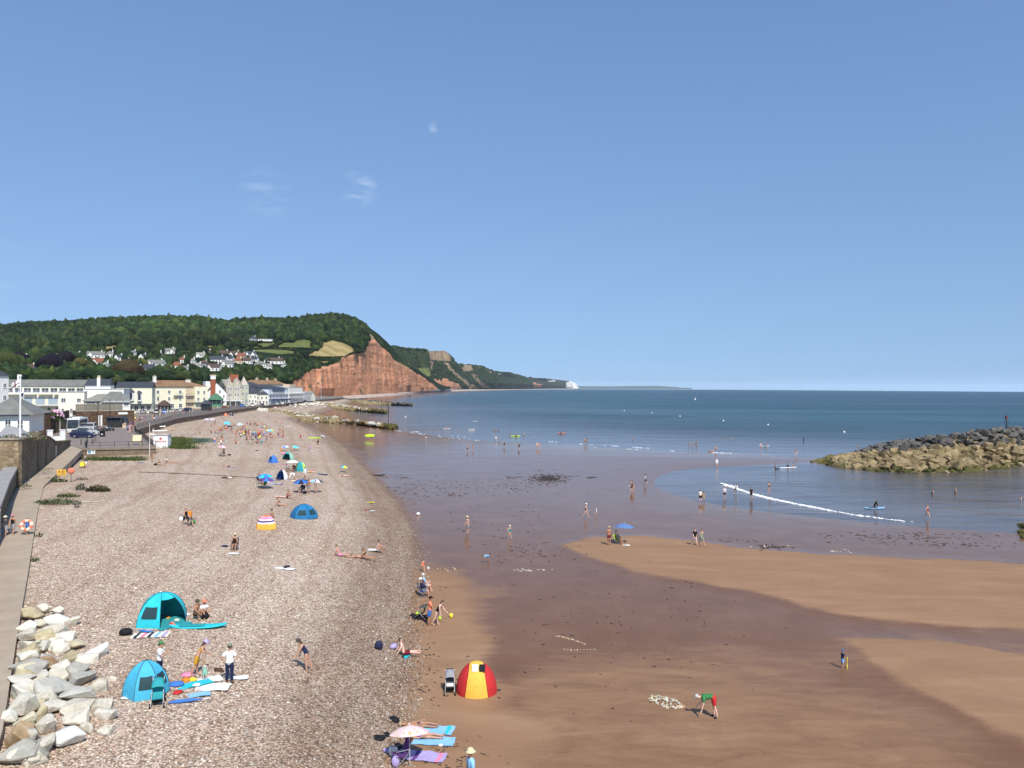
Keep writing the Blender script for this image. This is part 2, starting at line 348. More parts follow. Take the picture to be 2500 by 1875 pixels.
 hp = mth(N, L, 'MULTIPLY', hp, 8.0 / 8); L.new(mth(N, L, 'ADD', mth(N, L, 'MULTIPLY', hp, 1.6), mth(N, L, 'MULTIPLY', mth(N, L, 'ADD', mth(N, L, 'MULTIPLY', n1, .25), mth(N, L, 'MULTIPLY', nse(N, L, st.outputs[0], 22, 3), .10)), mth(N, L, 'SUBTRACT', 1.20, wk))), bp.inputs['Height'])
 L.new(bp.outputs[0], b.inputs['Normal'])
 return m
BEACH = build_beach(); BEACH_BVH = BVHTree.FromPolygons([v.co[:] for v in BEACH.data.vertices], [p.vertices[:] for p in BEACH.data.polygons])
# ---------------------------------------------------------------- sea sheet
def build_sea():
 ys = np.concatenate([np.geomspace(60, 1500, 200), np.geomspace(1600, 28000, 60)]); s = np.linspace(-.9, 1.0, 260)
 X = s[None, :] * (ys[:, None] + 40); Y = np.repeat(ys[:, None], len(s), 1); P = np.stack([X.ravel(), Y.ravel()], 1)
 dw = signed(P, WATER_S, SEAPOLY)
 z = np.where((P[:, 1] < 260) & (dw > 0), (np.sin(dw * .55 + fbm(P, .03, 3, 8) * 14) * .035 * np.clip(dw / 8, 0, 1) * np.clip((60 - dw) / 40, 0, 1)), 0)
 h, w = X.shape; i = np.arange(h * w).reshape(h, w); Fq = np.stack([i[:-1, :-1], i[:-1, 1:], i[1:, 1:], i[1:, :-1]], -1).reshape(-1, 4)
 keep = (dw[Fq] > -14).any(1); Fq = Fq[keep]; used = np.unique(Fq); re = -np.ones(len(P), int); re[used] = np.arange(len(used))
 me = np_mesh('sea', np.column_stack([P, z])[used], re[Fq], True); fattr(me, 'off', np.clip(dw[used], -20, 3000))
 return struct(obj('sea', me, M_sea()), 'structure', 'calm blue green sea reaching to the horizon')
def M_sea():
 m, nt, N, L, b = newmat('sea_water'); pos = nd(N, 'ShaderNodeNewGeometry').outputs['Position']; off = nd(N, 'ShaderNodeAttribute', attribute_name='off').outputs['Fac']
 st = nd(N, 'ShaderNodeMapping'); st.inputs['Scale'].default_value = (.0022, .006, 1); st.inputs['Rotation'].default_value = (0, 0, -.35); L.new(pos, st.inputs[0]); slick = nse(N, L, st.outputs[0], 1, 5, .6, .4)
 s2 = nd(N, 'ShaderNodeMapping'); s2.inputs['Scale'].default_value = (.02, .11, 1); L.new(pos, s2.inputs[0]); mid = nse(N, L, s2.outputs[0], 1, 5, .6)
 o2 = mth(N, L, 'ADD', off, mth(N, L, 'MULTIPLY_ADD', nse(N, L, pos, .012, 4), 90, -45))
 deep = ramp(N, L, mth(N, L, 'MULTIPLY', o2, 1 / 900), [(0, (.120, .085, .066)), (.02, (.115, .088, .072)), (.06, (.080, .080, .076)), (.14, (.034, .066, .074)), (.3, (.010, .050, .062)), (1, (.008, .042, .062))])
 c = mixc(N, L, mapr(N, L, slick, .50, .60, 0, .85), deep, mixc(N, L, 1.0, deep, (2.0, 1.5, 1.3), 'MULTIPLY'))
 s3 = nd(N, 'ShaderNodeMapping'); s3.inputs['Scale'].default_value = (.09, .6, 1); L.new(pos, s3.inputs[0]); fin = mth(N, L, 'ADD', mth(N, L, 'MULTIPLY', mid, .5), mth(N, L, 'MULTIPLY', nse(N, L, s3.outputs[0], 1, 5, .7), .5)); c = mixc(N, L, 1.0, c, mapr(N, L, fin, .36, .64, .55, 1.2), 'MULTIPLY')
 L.new(c, b.inputs['Base Color']); b.inputs['IOR'].default_value = 1.33
 L.new(mth(N, L, 'ADD', mapr(N, L, off, 0, 120, .10, .30), mapr(N, L, slick, .45, .65, .03, 0)), b.inputs['Roughness'])
 L.new(mapr(N, L, off, 0, 200, .5, .38), b.inputs['Specular IOR Level'])
 # waves
 wv = nd(N, 'ShaderNodeMapping'); wv.inputs['Scale'].default_value = (.35, 1.0, 1); wv.inputs['Rotation'].default_value = (0, 0, .12); L.new(pos, wv.inputs[0])
 h1 = nse(N, L, wv.outputs[0], .55, 5, .6); h2 = nse(N, L, wv.outputs[0], .09, 4, .6); h3 = nse(N, L, wv.outputs[0], .014, 3)
 h = mth(N, L, 'ADD', mth(N, L, 'MULTIPLY', h1, .35), mth(N, L, 'ADD', mth(N, L, 'MULTIPLY', h2, 1.3), mth(N, L, 'MULTIPLY', h3, 5)))
 bp = nd(N, 'ShaderNodeBump'); bp.inputs['Distance'].default_value = 1; L.new(mapr(N, L, off, 0, 70, .22, .9), bp.inputs['Strength']); L.new(h, bp.inputs['Height']); L.new(bp.outputs[0], b.inputs['Normal'])
 return m
build_sea()
# ================================================================= hills and cliffs
class Hill:
 """a hillside given by lines across it (base ... skyline); every line knows its height in view and its distance"""
 def __init__(s, rows): s.rows = rows     # each row: list of (px, py, D)
 def ctl(s, px):
  o = []
  for r in s.rows:
   a = np.array(r); o.append((float(np.interp(px, a[:, 0], a[:, 1])), float(np.interp(px, a[:, 0], a[:, 2]))))
  return o
 def D(s, px, py):
  c = s.ctl(px)
  for (y0, d0), (y1, d1) in zip(c[:-1], c[1:]):
   if py >= y1 - 1e-6 or (y1, d1) == c[-1]:
    t = min(1, max(0, (py - y0) / (y1 - y0 - 1e-9))); return d0 + (d1 - d0) * t
  return c[-1][1]
 def pt(s, px, py): return atd(px, py, s.D(px, py))
H1 = Hill([
 [(-280, 1000, 330), (0, 990, 400), (250, 984, 470), (450, 978, 600), (600, 974, 760), (700, 973, 900), (723, 972, 950), (815, 968, 1110), (873, 964, 1250), (968, 958.5, 1640), (1030, 955, 2250), (1066, 952, 2750), (1072, 951, 2850)],
 [(-280, 930, 520), (0, 928, 560), (250, 925, 620), (450, 925, 700), (600, 927, 800), (700, 930, 910), (723, 929, 965), (740, 913, 990), (779, 898, 1060), (826, 886, 1160), (838, 872, 1195), (883, 861, 1300), (894, 832, 1390), (914, 830, 1480), (944, 858, 1640), (962, 880, 1720), (1008, 905, 2080), (1048, 932, 2560), (1066, 946, 2780), (1072, 951, 2860)],
 [(-280, 905, 700), (0, 900, 720), (250, 888, 800), (450, 882, 850), (600, 877, 930), (700, 870, 1020), (740, 873, 1080), (779, 876, 1120), (826, 872, 1200), (838, 864, 1215), (883, 850, 1320), (894, 820, 1410), (914, 824, 1500), (944, 854, 1660), (962, 877, 1740), (1008, 902, 2100), (1048, 929, 2575), (1066, 943, 2785), (1072, 951, 2863)],
 [(-280, 862, 900), (0, 855, 920), (250, 846, 1000), (450, 840, 1080), (550, 834, 1140), (700, 826, 1210), (830, 832, 1290), (883, 832, 1360), (894, 808, 1440), (914, 819, 1530), (944, 850, 1690), (962, 874, 1765), (1008, 899.5, 2120), (1048, 927, 2590), (1066, 941, 2790), (1072, 950.8, 2866)],
 [(-280, 806, 1450), (0, 796, 1480), (68, 790, 1480), (167, 786, 1500), (271, 779, 1520), (407, 774, 1540), (495, 777, 1550), (545, 784, 1560), (558, 787, 1560), (570, 781, 1550), (660, 778, 1560), (728, 778, 1560), (773, 771, 1560), (807, 768, 1560), (852, 774, 1545), (870, 780, 1530), (889, 793, 1560), (914, 816, 1580), (944, 847.5, 1720), (962, 872, 1800), (1008, 898, 2150), (1048, 925.5, 2610), (1066, 940, 2800), (1072, 950.5, 2870)]])
H2 = Hill([
 [(930, 962, 2200), (1000, 957, 2500), (1060, 951.5, 2860), (1100, 951, 3600), (1167, 950.6, 5000), (1250, 950.2, 7200), (1300, 949.6, 9500), (1401, 948.3, 13000), (1413, 948.3, 13100)],
 [(930, 930, 2300), (1000, 928, 2650), (1047, 925, 2950), (1100, 928, 3700), (1142, 930, 4500), (1207, 934, 5700), (1284, 938, 8200), (1370, 941, 11800), (1401, 944, 13050), (1413, 948.2, 13120)],
 [(930, 880, 2450), (1000, 884, 2800), (1046, 882, 3100), (1100, 884, 3850), (1142, 906, 4700), (1207, 917, 5900), (1284, 926, 8500), (1370, 931, 12200), (1398, 938, 13070), (1413, 948.1, 13140)],
 [(930, 851, 2650), (949, 851, 2700), (964, 848, 2750), (990, 853.5, 2850), (1040, 856, 3150), (1047, 857, 3200), (1086, 856, 3800), (1099, 868, 3870), (1100.6, 879, 3900), (1116, 888, 4300), (1142, 890, 4850), (1173, 893, 5300), (1207, 907, 6000), (1243, 910, 7000), (1284, 921, 8700), (1331, 923.5, 10200), (1370, 928, 12500), (1392, 930.5, 13090), (1407, 936, 13100), (1413, 948, 13160)]])
def pin(px, py, polys): # numpy test in the plane of the picture of the slope
 P = np.stack([px, py], 1); r = np.zeros(len(P), bool)
 for q in polys: r |= in_poly(P, q)
 return r
GREENF = [[(664, 848.5), (692, 833), (739, 827), (770, 828), (764, 851), (696, 850)], [(547, 851), (603, 840), (649, 831), (687, 832), (655, 848.5), (626, 852), (594, 850)], [(598, 858), (662, 854), (732, 855), (714, 866.6), (682, 868), (637, 862)]]
TANF = [[(739, 869), (775, 853), (789, 831.5), (818, 831), (852, 842), (872, 855), (841, 871), (784, 873)], [(771, 881), (814, 880), (793, 889)], [(90, 868), (167, 856), (165, 862), (136, 867)], [(237, 846), (300, 837), (296, 844), (255, 852)], [(498, 842), (536, 840), (535, 845), (500, 846)]]
def hill_mesh(name, H, xs, nrow, cliff_amp, back):
 PX, PY, DD = [], [], []
 for px in xs:
  c = H.ctl(px); seg = [nrow // (len(c) - 1)] * (len(c) - 1); a, d = [], []
  for k, n in enumerate(seg):
   for i in range(n): t = i / n; a.append(c[k][0] * (1 - t) + c[k + 1][0] * t); d.append(c[k][1] * (1 - t) + c[k + 1][1] * t)
  a.append(c[-1][0]); d.append(c[-1][1]); PX.append([px] * len(a)); PY.append(a); DD.append(d)
 PX, PY, DD = np.array(PX).T, np.array(PY).T, np.array(DD).T
 C = np.array(CROT); dc = np.stack([(PX - 1250) / F_PX, -(PY - 937.5) / F_PX, -np.ones_like(PX)], -1) @ C.T
 V = np.array([0, 0, CAM_Z]) + dc * (DD / dc[..., 1])[..., None]
 return PX, PY, V
def grid_faces(h, w): i = np.arange(h * w).reshape(h, w); return np.stack([i[:-1, :-1], i[:-1, 1:], i[1:, 1:], i[1:, :-1]], -1).reshape(-1, 4)
def M_cliff(name, cols, band=.16, green=None):
 m, nt, N, L, b = newmat(name); pos = nd(N, 'ShaderNodeNewGeometry').outputs['Position']; b.inputs['Roughness'].default_value = .95; b.inputs['Specular IOR Level'].default_value = .1
 mp = nd(N, 'ShaderNodeMapping'); mp.inputs['Scale'].default_value = (.016, .016, band); L.new(pos, mp.inputs[0]); strat = nse(N, L, mp.outputs[0], 1, 6, .6, .5)
 mg = nd(N, 'ShaderNodeMapping'); mg.inputs['Scale'].default_value = (.035, .035, .014); L.new(pos, mg.inputs[0]); gul = nse(N, L, mg.outputs[0], 1, 7, .68, 1.6)
 big = nse(N, L, pos, .008, 4, .6); f = mth(N, L, 'ADD', mth(N, L, 'MULTIPLY', strat, .28), mth(N, L, 'ADD', mth(N, L, 'MULTIPLY', gul, .42), mth(N, L, 'MULTIPLY', nse(N, L, pos, .05, 7, .7, .8), .3)))
 c = ramp(N, L, f, [(.30, cols[0]), (.5, cols[1]), (.68, cols[2])]); c = mixc(N, L, mapr(N, L, big, .4, .62, 0, .6), c, mixc(N, L, 1.0, c, (.82, .74, .70), 'MULTIPLY'))
 if green:
  g = mapr(N, L, mth(N, L, 'ADD', nse(N, L, pos, .03, 6, .7), mth(N, L, 'MULTIPLY', gul, .2)), .70, .76); c = mixc(N, L, g, c, green)
 L.new(c, b.inputs['Base Color']); bp = nd(N, 'ShaderNodeBump'); bp.inputs['Distance'].default_value = 14; bp.inputs['Strength'].default_value = .9; L.new(mth(N, L, 'ADD', f, mth(N, L, 'MULTIPLY', nse(N, L, pos, .12, 5, .7), .35)), bp.inputs['Height']); L.new(bp.outputs[0], b.inputs['Normal']); return m
def M_scrub(name, cols, sc=.05):
 m, nt, N, L, b = newmat(name); pos = nd(N, 'ShaderNodeNewGeometry').outputs['Position']; b.inputs['Roughness'].default_value = .95; b.inputs['Specular IOR Level'].default_value = .1
 f = nse(N, L, pos, sc, 6, .7); L.new(ramp(N, L, f, [(.3, cols[0]), (.52, cols[1]), (.7, cols[2])]), b.inputs['Base Color'])
 bp = nd(N, 'ShaderNodeBump'); bp.inputs['Distance'].default_value = 10; bp.inputs['Strength'].default_value = .8; L.new(f, bp.inputs['Height']); L.new(bp.outputs[0], b.inputs['Normal']); return m
def M_field(name, cols):
 m, nt, N, L, b = newmat(name); pos = nd(N, 'ShaderNodeNewGeometry').outputs['Position']; b.inputs['Roughness'].default_value = .9; b.inputs['Specular IOR Level'].default_value = .1
 mp = nd(N, 'ShaderNodeMapping'); mp.inputs['Scale'].default_value = (.006, .05, .05); L.new(pos, mp.inputs[0]); f = mth(N, L, 'ADD', mth(N, L, 'MULTIPLY', nse(N, L, mp.outputs[0], 1, 5, .65, .6), .7), mth(N, L, 'MULTIPLY', nse(N, L, pos, .05, 5), .3))
 L.new(ramp(N, L, f, [(.35, cols[0]), (.5, cols[1]), (.62, cols[2])]), b.inputs['Base Color']); return m
GREEN_COLS = ((.006, .012, .004), (.014, .026, .008), (.032, .046, .014))
MH = dict(wood=M_scrub('wood_floor', GREEN_COLS), red=M_cliff('red_sandstone', ((.44, .19, .10), (.61, .295, .165), (.72, .40, .245)), .10, (.13, .11, .05)),
 green=M_field('green_pasture', ((.075, .10, .028), (.12, .145, .042), (.165, .18, .06))), tan=M_field('mown_field', ((.20, .155, .06), (.30, .23, .095), (.40, .31, .15))),
 rock=M_cliff('pale_greensand', ((.20, .135, .075), (.38, .27, .16), (.52, .42, .28)), .10, (.04, .05, .02)), chalk=M_cliff('chalk', ((.45, .42, .36), (.75, .73, .68), (.85, .84, .8)), .03), scrub=M_scrub('coast_scrub', ((.016, .026, .010), (.032, .046, .016), (.070, .074, .028)), .02))
def cliff_noise(V, sc=1.0):
 s = np.stack([V[..., 0].ravel() * .7 + V[..., 1].ravel() * .7, V[..., 2].ravel() * .22], 1)
 a = fbm(s, .018 / sc, 5, 61); b = 1 - np.abs(fbm(s, .035 / sc, 4, 71)) * 4; st = fbm(np.stack([s[:, 0] * .02, V[..., 2].ravel()], 1), .12 / sc, 3, 77)
 return (a * 34 + b * 9 + st * 3).reshape(V.shape[:2]) * sc
def build_hill1():
 xs = np.concatenate([np.linspace(-280, 690, 330), np.linspace(692, 1072, 330)]); PX, PY, V = hill_mesh('h', H1, xs, 200, 0, 0)
 h, w = PX.shape; r1 = np.array([H1.ctl(x)[1][0] for x in xs])[None, :]
 cl = sstep(716, 735, PX) * sstep(-2, 6, PY - r1); cl *= 1 - sstep(1050, 1068, PX) * .7; base = H1.ctl
 t = np.linspace(0, 1, h)[:, None]
 amp = cl * np.clip(t * 14, 0, 1); n = cliff_noise(V) * amp
 V[..., 0] += n * .55; V[..., 1] -= n * .8
 Q = np.stack([V[..., 0].ravel(), V[..., 1].ravel()], 1); V[..., 2] += (fbm(Q, .006, 4, 81) * 10).reshape(h, w) * (1 - cl) * np.clip(t * 6, 0, 1) * np.clip((1 - t) * 4, 0, 1)
 top = V[-1].copy(); b1 = top + [0, 160, -6]; b2 = top * [1, 1, 0] + [0, 700, 20]
 VV = np.concatenate([V.reshape(-1, 3), b1, b2]); Fq = grid_faces(h + 2, w)
 fx, fy = (PX.ravel()[Fq[:(h - 1) * (w - 1)]].mean(1), PY.ravel()[Fq[:(h - 1) * (w - 1)]].mean(1)); P2 = np.stack([fx, fy], 1)
 jx = fx + fbm(P2, .12, 3, 91) * 7; jy = fy + fbm(P2, .15, 3, 95) * 5
 mi = np.zeros(len(Fq), int); k = len(fx); rr = np.interp(fx, xs, r1[0])
 red = (fx > 712 + fbm(P2, .1, 3, 97) * 16) & (jy > rr + .5); mi[:k][red] = 1
 mi[:k][pin(fx, fy, GREENF)] = 2; mi[:k][pin(fx, fy, TANF)] = 3
 hi = (fx > 885) & (~red) & pin(jx, jy, [[(884, 806), (892, 802), (905, 815), (930, 845), (938, 860), (930, 862), (905, 835)], [(905, 822), (925, 835), (960, 872), (1000, 898), (990, 900), (950, 880), (915, 845)]]); mi[:k][hi] = 4
 me = np_mesh('hill', VV, Fq, True, mi); o = obj('wooded_hill', me, [MH['wood'], MH['red'], MH['green'], MH['tan'], MH['rock']])
 return struct(o, 'structure', 'wooded hill ending in a high red sandstone cliff')
def build_hill2():
 xs = np.linspace(930, 1413, 420); PX, PY, V = hill_mesh('h', H2, xs, 120, 0, 0); h, w = PX.shape; t = np.linspace(0, 1, h)[:, None]
 n = cliff_noise(V, 1.6) * np.clip(t * 8, 0, 1) * np.clip((1 - t) * 8, 0, 1); V[..., 0] += n * .5; V[..., 1] -= n * .9
 top = V[-1].copy(); VV = np.concatenate([V.reshape(-1, 3), top + [0, 300, -4], top * [1, 1, 0] + [0, 1200, 10]]); Fq = grid_faces(h + 2, w); k = (h - 1) * (w - 1)
 fx, fy = PX.ravel()[Fq[:k]].mean(1), PY.ravel()[Fq[:k]].mean(1); P2 = np.stack([fx, fy], 1); jx = fx + fbm(P2, .15, 3, 101) * 8; jy = fy + fbm(P2, .15, 3, 105) * 7
 mi = np.zeros(len(Fq), int)
 mi[:k][pin(jx, jy, [[(1044, 858), (1086, 855), (1099, 868), (1101, 882), (1047, 880)], [(1047, 882), (1058, 884), (1052, 905), (1048, 905)], [(1082, 884), (1092, 886), (1112, 910), (1145, 935), (1168, 950), (1150, 950), (1120, 925), (1098, 905)], [(1129, 891), (1151, 891), (1151, 905), (1126, 908)], [(1146, 912), (1158, 915), (1170, 927), (1196, 948), (1180, 948), (1160, 932)], [(1165, 894), (1180, 896), (1206, 908), (1204, 912), (1170, 900)]])] = 1
 mi[:k][pin(jx, jy, [[(1056, 925), (1085, 922), (1118, 938), (1128, 950), (1066, 950)], [(1300, 932), (1322, 938), (1319, 946), (1304, 946)], [(960, 940), (1060, 935), (1070, 955), (960, 962)]])] = 2
 mi[:k][pin(fx + (jx - fx) * .5, fy + (jy - fy) * .5, [[(1383, 934), (1392, 931), (1408, 935), (1414, 949), (1378, 949)], [(1334, 926.5), (1356, 929), (1356, 932), (1336, 931)], [(1214, 911), (1222, 912), (1221, 915), (1214, 914)]])] = 3
 mi[:k][pin(jx, jy, [[(1018, 898), (1044, 898), (1046, 918), (1030, 920)]])] = 4
 me = np_mesh('hill', VV, Fq, True, mi); o = obj('headland', me, [MH['scrub'], MH['rock'], MH['red'], MH['chalk'], MH['green']]); return struct(o, 'structure', 'far headlands ending in a white chalk point')
def build_far():
 xs = np.linspace(1380, 1690, 80); D = 24000; P = []
 prof = lambda x: 947 + .0034 * (x - 1250) - np.interp(x, [1380, 1415, 1500, 1540, 1600, 1630, 1660, 1690], [4, 4.5, 4.6, 5.2, 6.2, 5, 2, .6]) - vnoise(np.array([[x, 0.]]), .08, 3)[0] * .6
 for k, (yy, dd) in enumerate(((0, 0), (1, 500), (.3, 1200))):
  P.append([tuple(Vector((atd(x, 947.5, D + dd).x, D + dd, max(-3, (atd(x, prof(x), D).z) * yy - (3 if yy == 0 else 0))))) for x in xs])
 o = MB().grid(P).build('distant_hills', MH['scrub'], smooth=True); struct(o, 'structure', 'faint blue hills on the far horizon')
 A, B = [], []
 for (px, py, D), (wx, wy) in zip([(770, 972, 1000), (815, 968, 1112), (873, 964.3, 1255), (968, 959, 1650), (1064, 952.5, 2740), (1100, 951.3, 3600), (1167, 950.9, 5050), (1300, 950, 9600), (1402, 949, 13000)],
        [(790, 981), (830, 975.5), (890, 971.5), (960, 966.5), (1053, 958.6), (1100, 955.8), (1170, 953.6), (1300, 951.1), (1402, 950.6)]): A.append(atd(px, py, D)); B.append(at(wx, wy, -.1))
 A = smooth_line(np.array([list(a) for a in A]), 2); B = smooth_line(np.array([list(b) for b in B]), 2)
 rows = [[tuple(a * t + b * (1 - t) + np.array([0, 0, 1.8 * math.sin(math.pi * t)])) for a, b in zip(A, B)] for t in np.linspace(0, 1, 6)]
 o = MB().grid(rows).build('far_beach', mat('far_shingle', (.46, .36, .29), .9, .15, .02), smooth=True); struct(o, 'structure', 'pale strip of shingle under the cliffs')
build_hill1(); build_hill2(); build_far()
# ================================================================= woods: every crown a lumpy body of leaf clumps
def ico(sub):
 bm = bmesh.new(); bmesh.ops.create_icosphere(bm, subdivisions=sub, radius=1); v = np.array([x.co[:] for x in bm.verts]); f = np.array([[q.index for q in p.verts] for p in bm.faces]); bm.free(); return v, f
ICO1, ICO2 = ico(1), ico(2)
def crown_template(seed, base, clumps, csize=.3, rough=.28):
 r = np.random.default_rng(seed); v, f = base; v = v.copy()
 k = np.array([1 + rough * (noise.noise(Vector(p) * 1.7 + Vector((seed * 3.1, 0, 0))) * 1.4 + noise.noise(Vector(p) * 3.6 + Vector((0, seed * 2.3, 0))) * .8) for p in v]); v = v * k[:, None] * [1, 1, .85]; v[:, 2] = np.where(v[:, 2] < -.45, -.45 + (v[:, 2] + .45) * .3, v[:, 2])
 cv, cf = [], []; n0 = len(v)
 for _ in range(clumps):
  d = r.normal(size=3); d /= np.linalg.norm(d); d[2] = abs(d[2]) * .9 - .25; p = d * (1 + r.uniform(-.05, .14)) * [1, 1, .88]; a = np.cross(d, r.normal(size=3)); a /= np.linalg.norm(a); b = np.cross(d, a) + d * r.uniform(-.4, .6)
  s = csize * r.uniform(.6, 1.2); cv += [p + a * s, p - a * s * .6 + b * s, p - a * s * .5 - b * s * .8]; cf.append([n0 + len(cv) - 3, n0 + len(cv) - 2, n0 + len(cv) - 1])
 return (np.vstack([v, cv]) if clumps else v), (np.vstack([f, cf]) if clumps else f)
CT1 = [crown_template(k, ICO1, 26, .34) for k in range(8)]
CT2 = [crown_template(40 + k, ICO2, 150, .22, .34) for k in range(6)]
def M_leaf(name='foliage'):
 m, nt, N, L, b = newmat(name); b.inputs['Roughness'].default_value = .85; b.inputs['Specular IOR Level'].default_value = .15
 pos = nd(N, 'ShaderNodeNewGeometry').outputs['Position']; c = nd(N, 'ShaderNodeAttribute', attribute_name='tint').outputs['Color']
 f = nse(N, L, pos, .7, 5, .75); L.new(mixc(N, L, 1.0, c, mapr(N, L, f, .3, .7, .45, 1.6), 'MULTIPLY'), b.inputs['Base Color'])
 bp = nd(N, 'ShaderNodeBump'); bp.inputs['Distance'].default_value = 1.2; bp.inputs['Strength'].default_value = .8; L.new(f, bp.inputs['Height']); L.new(bp.outputs[0], b.inputs['Normal']); return m
LEAF = M_leaf()
def crowns(name, pts, tmpl, tints):
 """pts: x y z radius height; one mesh"""
 VV, FF, CC, o = [], [], [], 0
 for i, (x, y, z, r, hh) in enumerate(pts):
  v, f = tmpl[i % len(tmpl)]; a = RNG.uniform(0, 6.28); c, s = math.cos(a), math.sin(a)
  q = np.stack([(v[:, 0] * c - v[:, 1] * s) * r + x, (v[:, 0] * s + v[:, 1] * c) * r + y, (v[:, 2] + .45) * hh + z], 1); VV.append(q); FF.append(f + o); o += len(v); CC.append(np.repeat(tints[i][None], len(v), 0))
 me = np_mesh(name, np.vstack(VV), np.vstack(FF)); cattr(me, 'tint', np.vstack(CC)); return me
def tints(n, kind='wood'):
 b = np.array([[.016, .030, .007], [.024, .040, .009], [.011, .022, .007], [.034, .048, .012], [.018, .034, .012]])[RNG.integers(0, 5, n)]; return b * RNG.uniform(.6, 1.6, (n, 1))
HOUSE_CLEAR = []          # filled before the wood is planted: (px, py, half width, half height)
def plant_wood():
 pts = []
 n = 12500; px = RNG.uniform(-270, 1000, n); u = RNG.uniform(0, 1, n) ** 1.25
 P2 = np.stack([px, px], 1)
 for x, t in zip(px, u):
  c = H1.ctl(x); lo, hi = c[0][0], c[-1][0]
  if x > 712: lo = c[1][0] - 2
  py = lo + (hi - lo) * (1 - t) + RNG.uniform(0, .5)
  if py > 930 and x < 712: continue
  pts.append((x, max(py, hi + .2)))
 for x in np.arange(-275, 925, 3.6):    # the skyline
  pts.append((x + RNG.uniform(-1, 1), H1.ctl(x)[-1][0] + RNG.uniform(1, 4)))
 A = np.array(pts); bad = pin(A[:, 0], A[:, 1] - 1.5, GREENF + TANF)
 bad |= (A[:, 0] > 880) & pin(A[:, 0], A[:, 1], [[(884, 806), (892, 802), (905, 815), (945, 860), (930, 862), (905, 835)]])
 for (hx, hy, hw, hh) in HOUSE_CLEAR: bad |= (np.abs(A[:, 0] - hx) < hw + 3) & (A[:, 1] > hy - hh * .3) & (A[:, 1] < hy + hh + 5)
 A = A[~bad]; out = []
 dens = fbm(A, .02, 3, 111)
 lowv = sum(pin(A[:, 0], A[:, 1] - q, GREENF + TANF).astype(int) for q in (4, 8, 12, 16)) > 0
 for (hx, hy, hw, hh) in HOUSE_CLEAR: lowv |= (np.abs(A[:, 0] - hx) < hw + 2) & (A[:, 1] > hy) & (A[:, 1] < hy + 13)
 for kk, ((x, y), dn) in enumerate(zip(A, dens)):
  p = H1.pt(x, y); near = y > 872; r = RNG.uniform(3.8, 8.0) * (1.0 if not near else .72)
  if x > 900: r *= .55
  if lowv[kk]: r = RNG.uniform(1.0, 1.9)
  sky_ = y - H1.ctl(x)[-1][0] < 9; con = RNG.uniform() < .08 and not sky_
  if sky_: r *= .62
  out.append((p.x, p.y, p.z - r * .25, r * (.55 if con else 1), r * (2.0 if con else RNG.uniform(.85, 1.6))))
 for poly in GREENF + TANF[:2]:
  for (x0, y0), (x1, y1) in zip(poly, poly[1:] + poly[:1]):
   k = int(math.hypot(x1 - x0, y1 - y0) / 2.2)
   for i in range(k):
    t = (i + RNG.uniform(-.3, .3)) / max(1, k); p = H1.pt(x0 + (x1 - x0) * t, y0 + (y1 - y0) * t); r = RNG.uniform(1.5, 2.8); out.append((p.x, p.y, p.z - .6, r, r * .8))
 tn = tints(len(out)); big = fbm(np.array(out)[:, :2], .004, 3, 121); tn = tn * (1.15 + big[:, None] * 1.6)
 me = crowns('wood', out, CT1, tn); o = obj('wood', me, LEAF); o['label'] = 'dense green woodland covering the hill'; return struct(o, 'stuff')
def plant_far_scrub():
 out = []
 for _ in range(2600):
  x = RNG.uniform(935, 1300); c = H2.ctl(x); t = RNG.uniform(.1, 1) ** .6; py = c[0][0] + (c[-1][0] - c[0][0]) * t
  if pin(np.array([x]), np.array([py]), [[(1044, 857), (1086, 854), (1101, 868), (1102, 884), (1045, 882)], [(1018, 898), (1044, 898), (1046, 918), (1030, 920)], [(1082, 884), (1092, 886), (1168, 950), (1150, 950), (1098, 905)], [(1129, 891), (1151, 891), (1151, 907), (1126, 908)]])[0]: continue
  p = H2.pt(x, py); r = RNG.uniform(4, 9) * (p.y / 2600) ** .5; out.append((p.x, p.y, p.z - r * .4, r, r * .9))
 for x in np.arange(946, 1042, 2.2): p = H2.pt(x, H2.ctl(x)[-1][0] + .3); r = RNG.uniform(5, 9); out.append((p.x, p.y, p.z - 2, r, r * 1.1))
 o = obj('cliff_scrub', crowns('cliff_scrub', out, CT1, tints(len(out)) * 1.25), LEAF); o['label'] = 'dark scrub clinging to the far headlands'; struct(o, 'stuff')
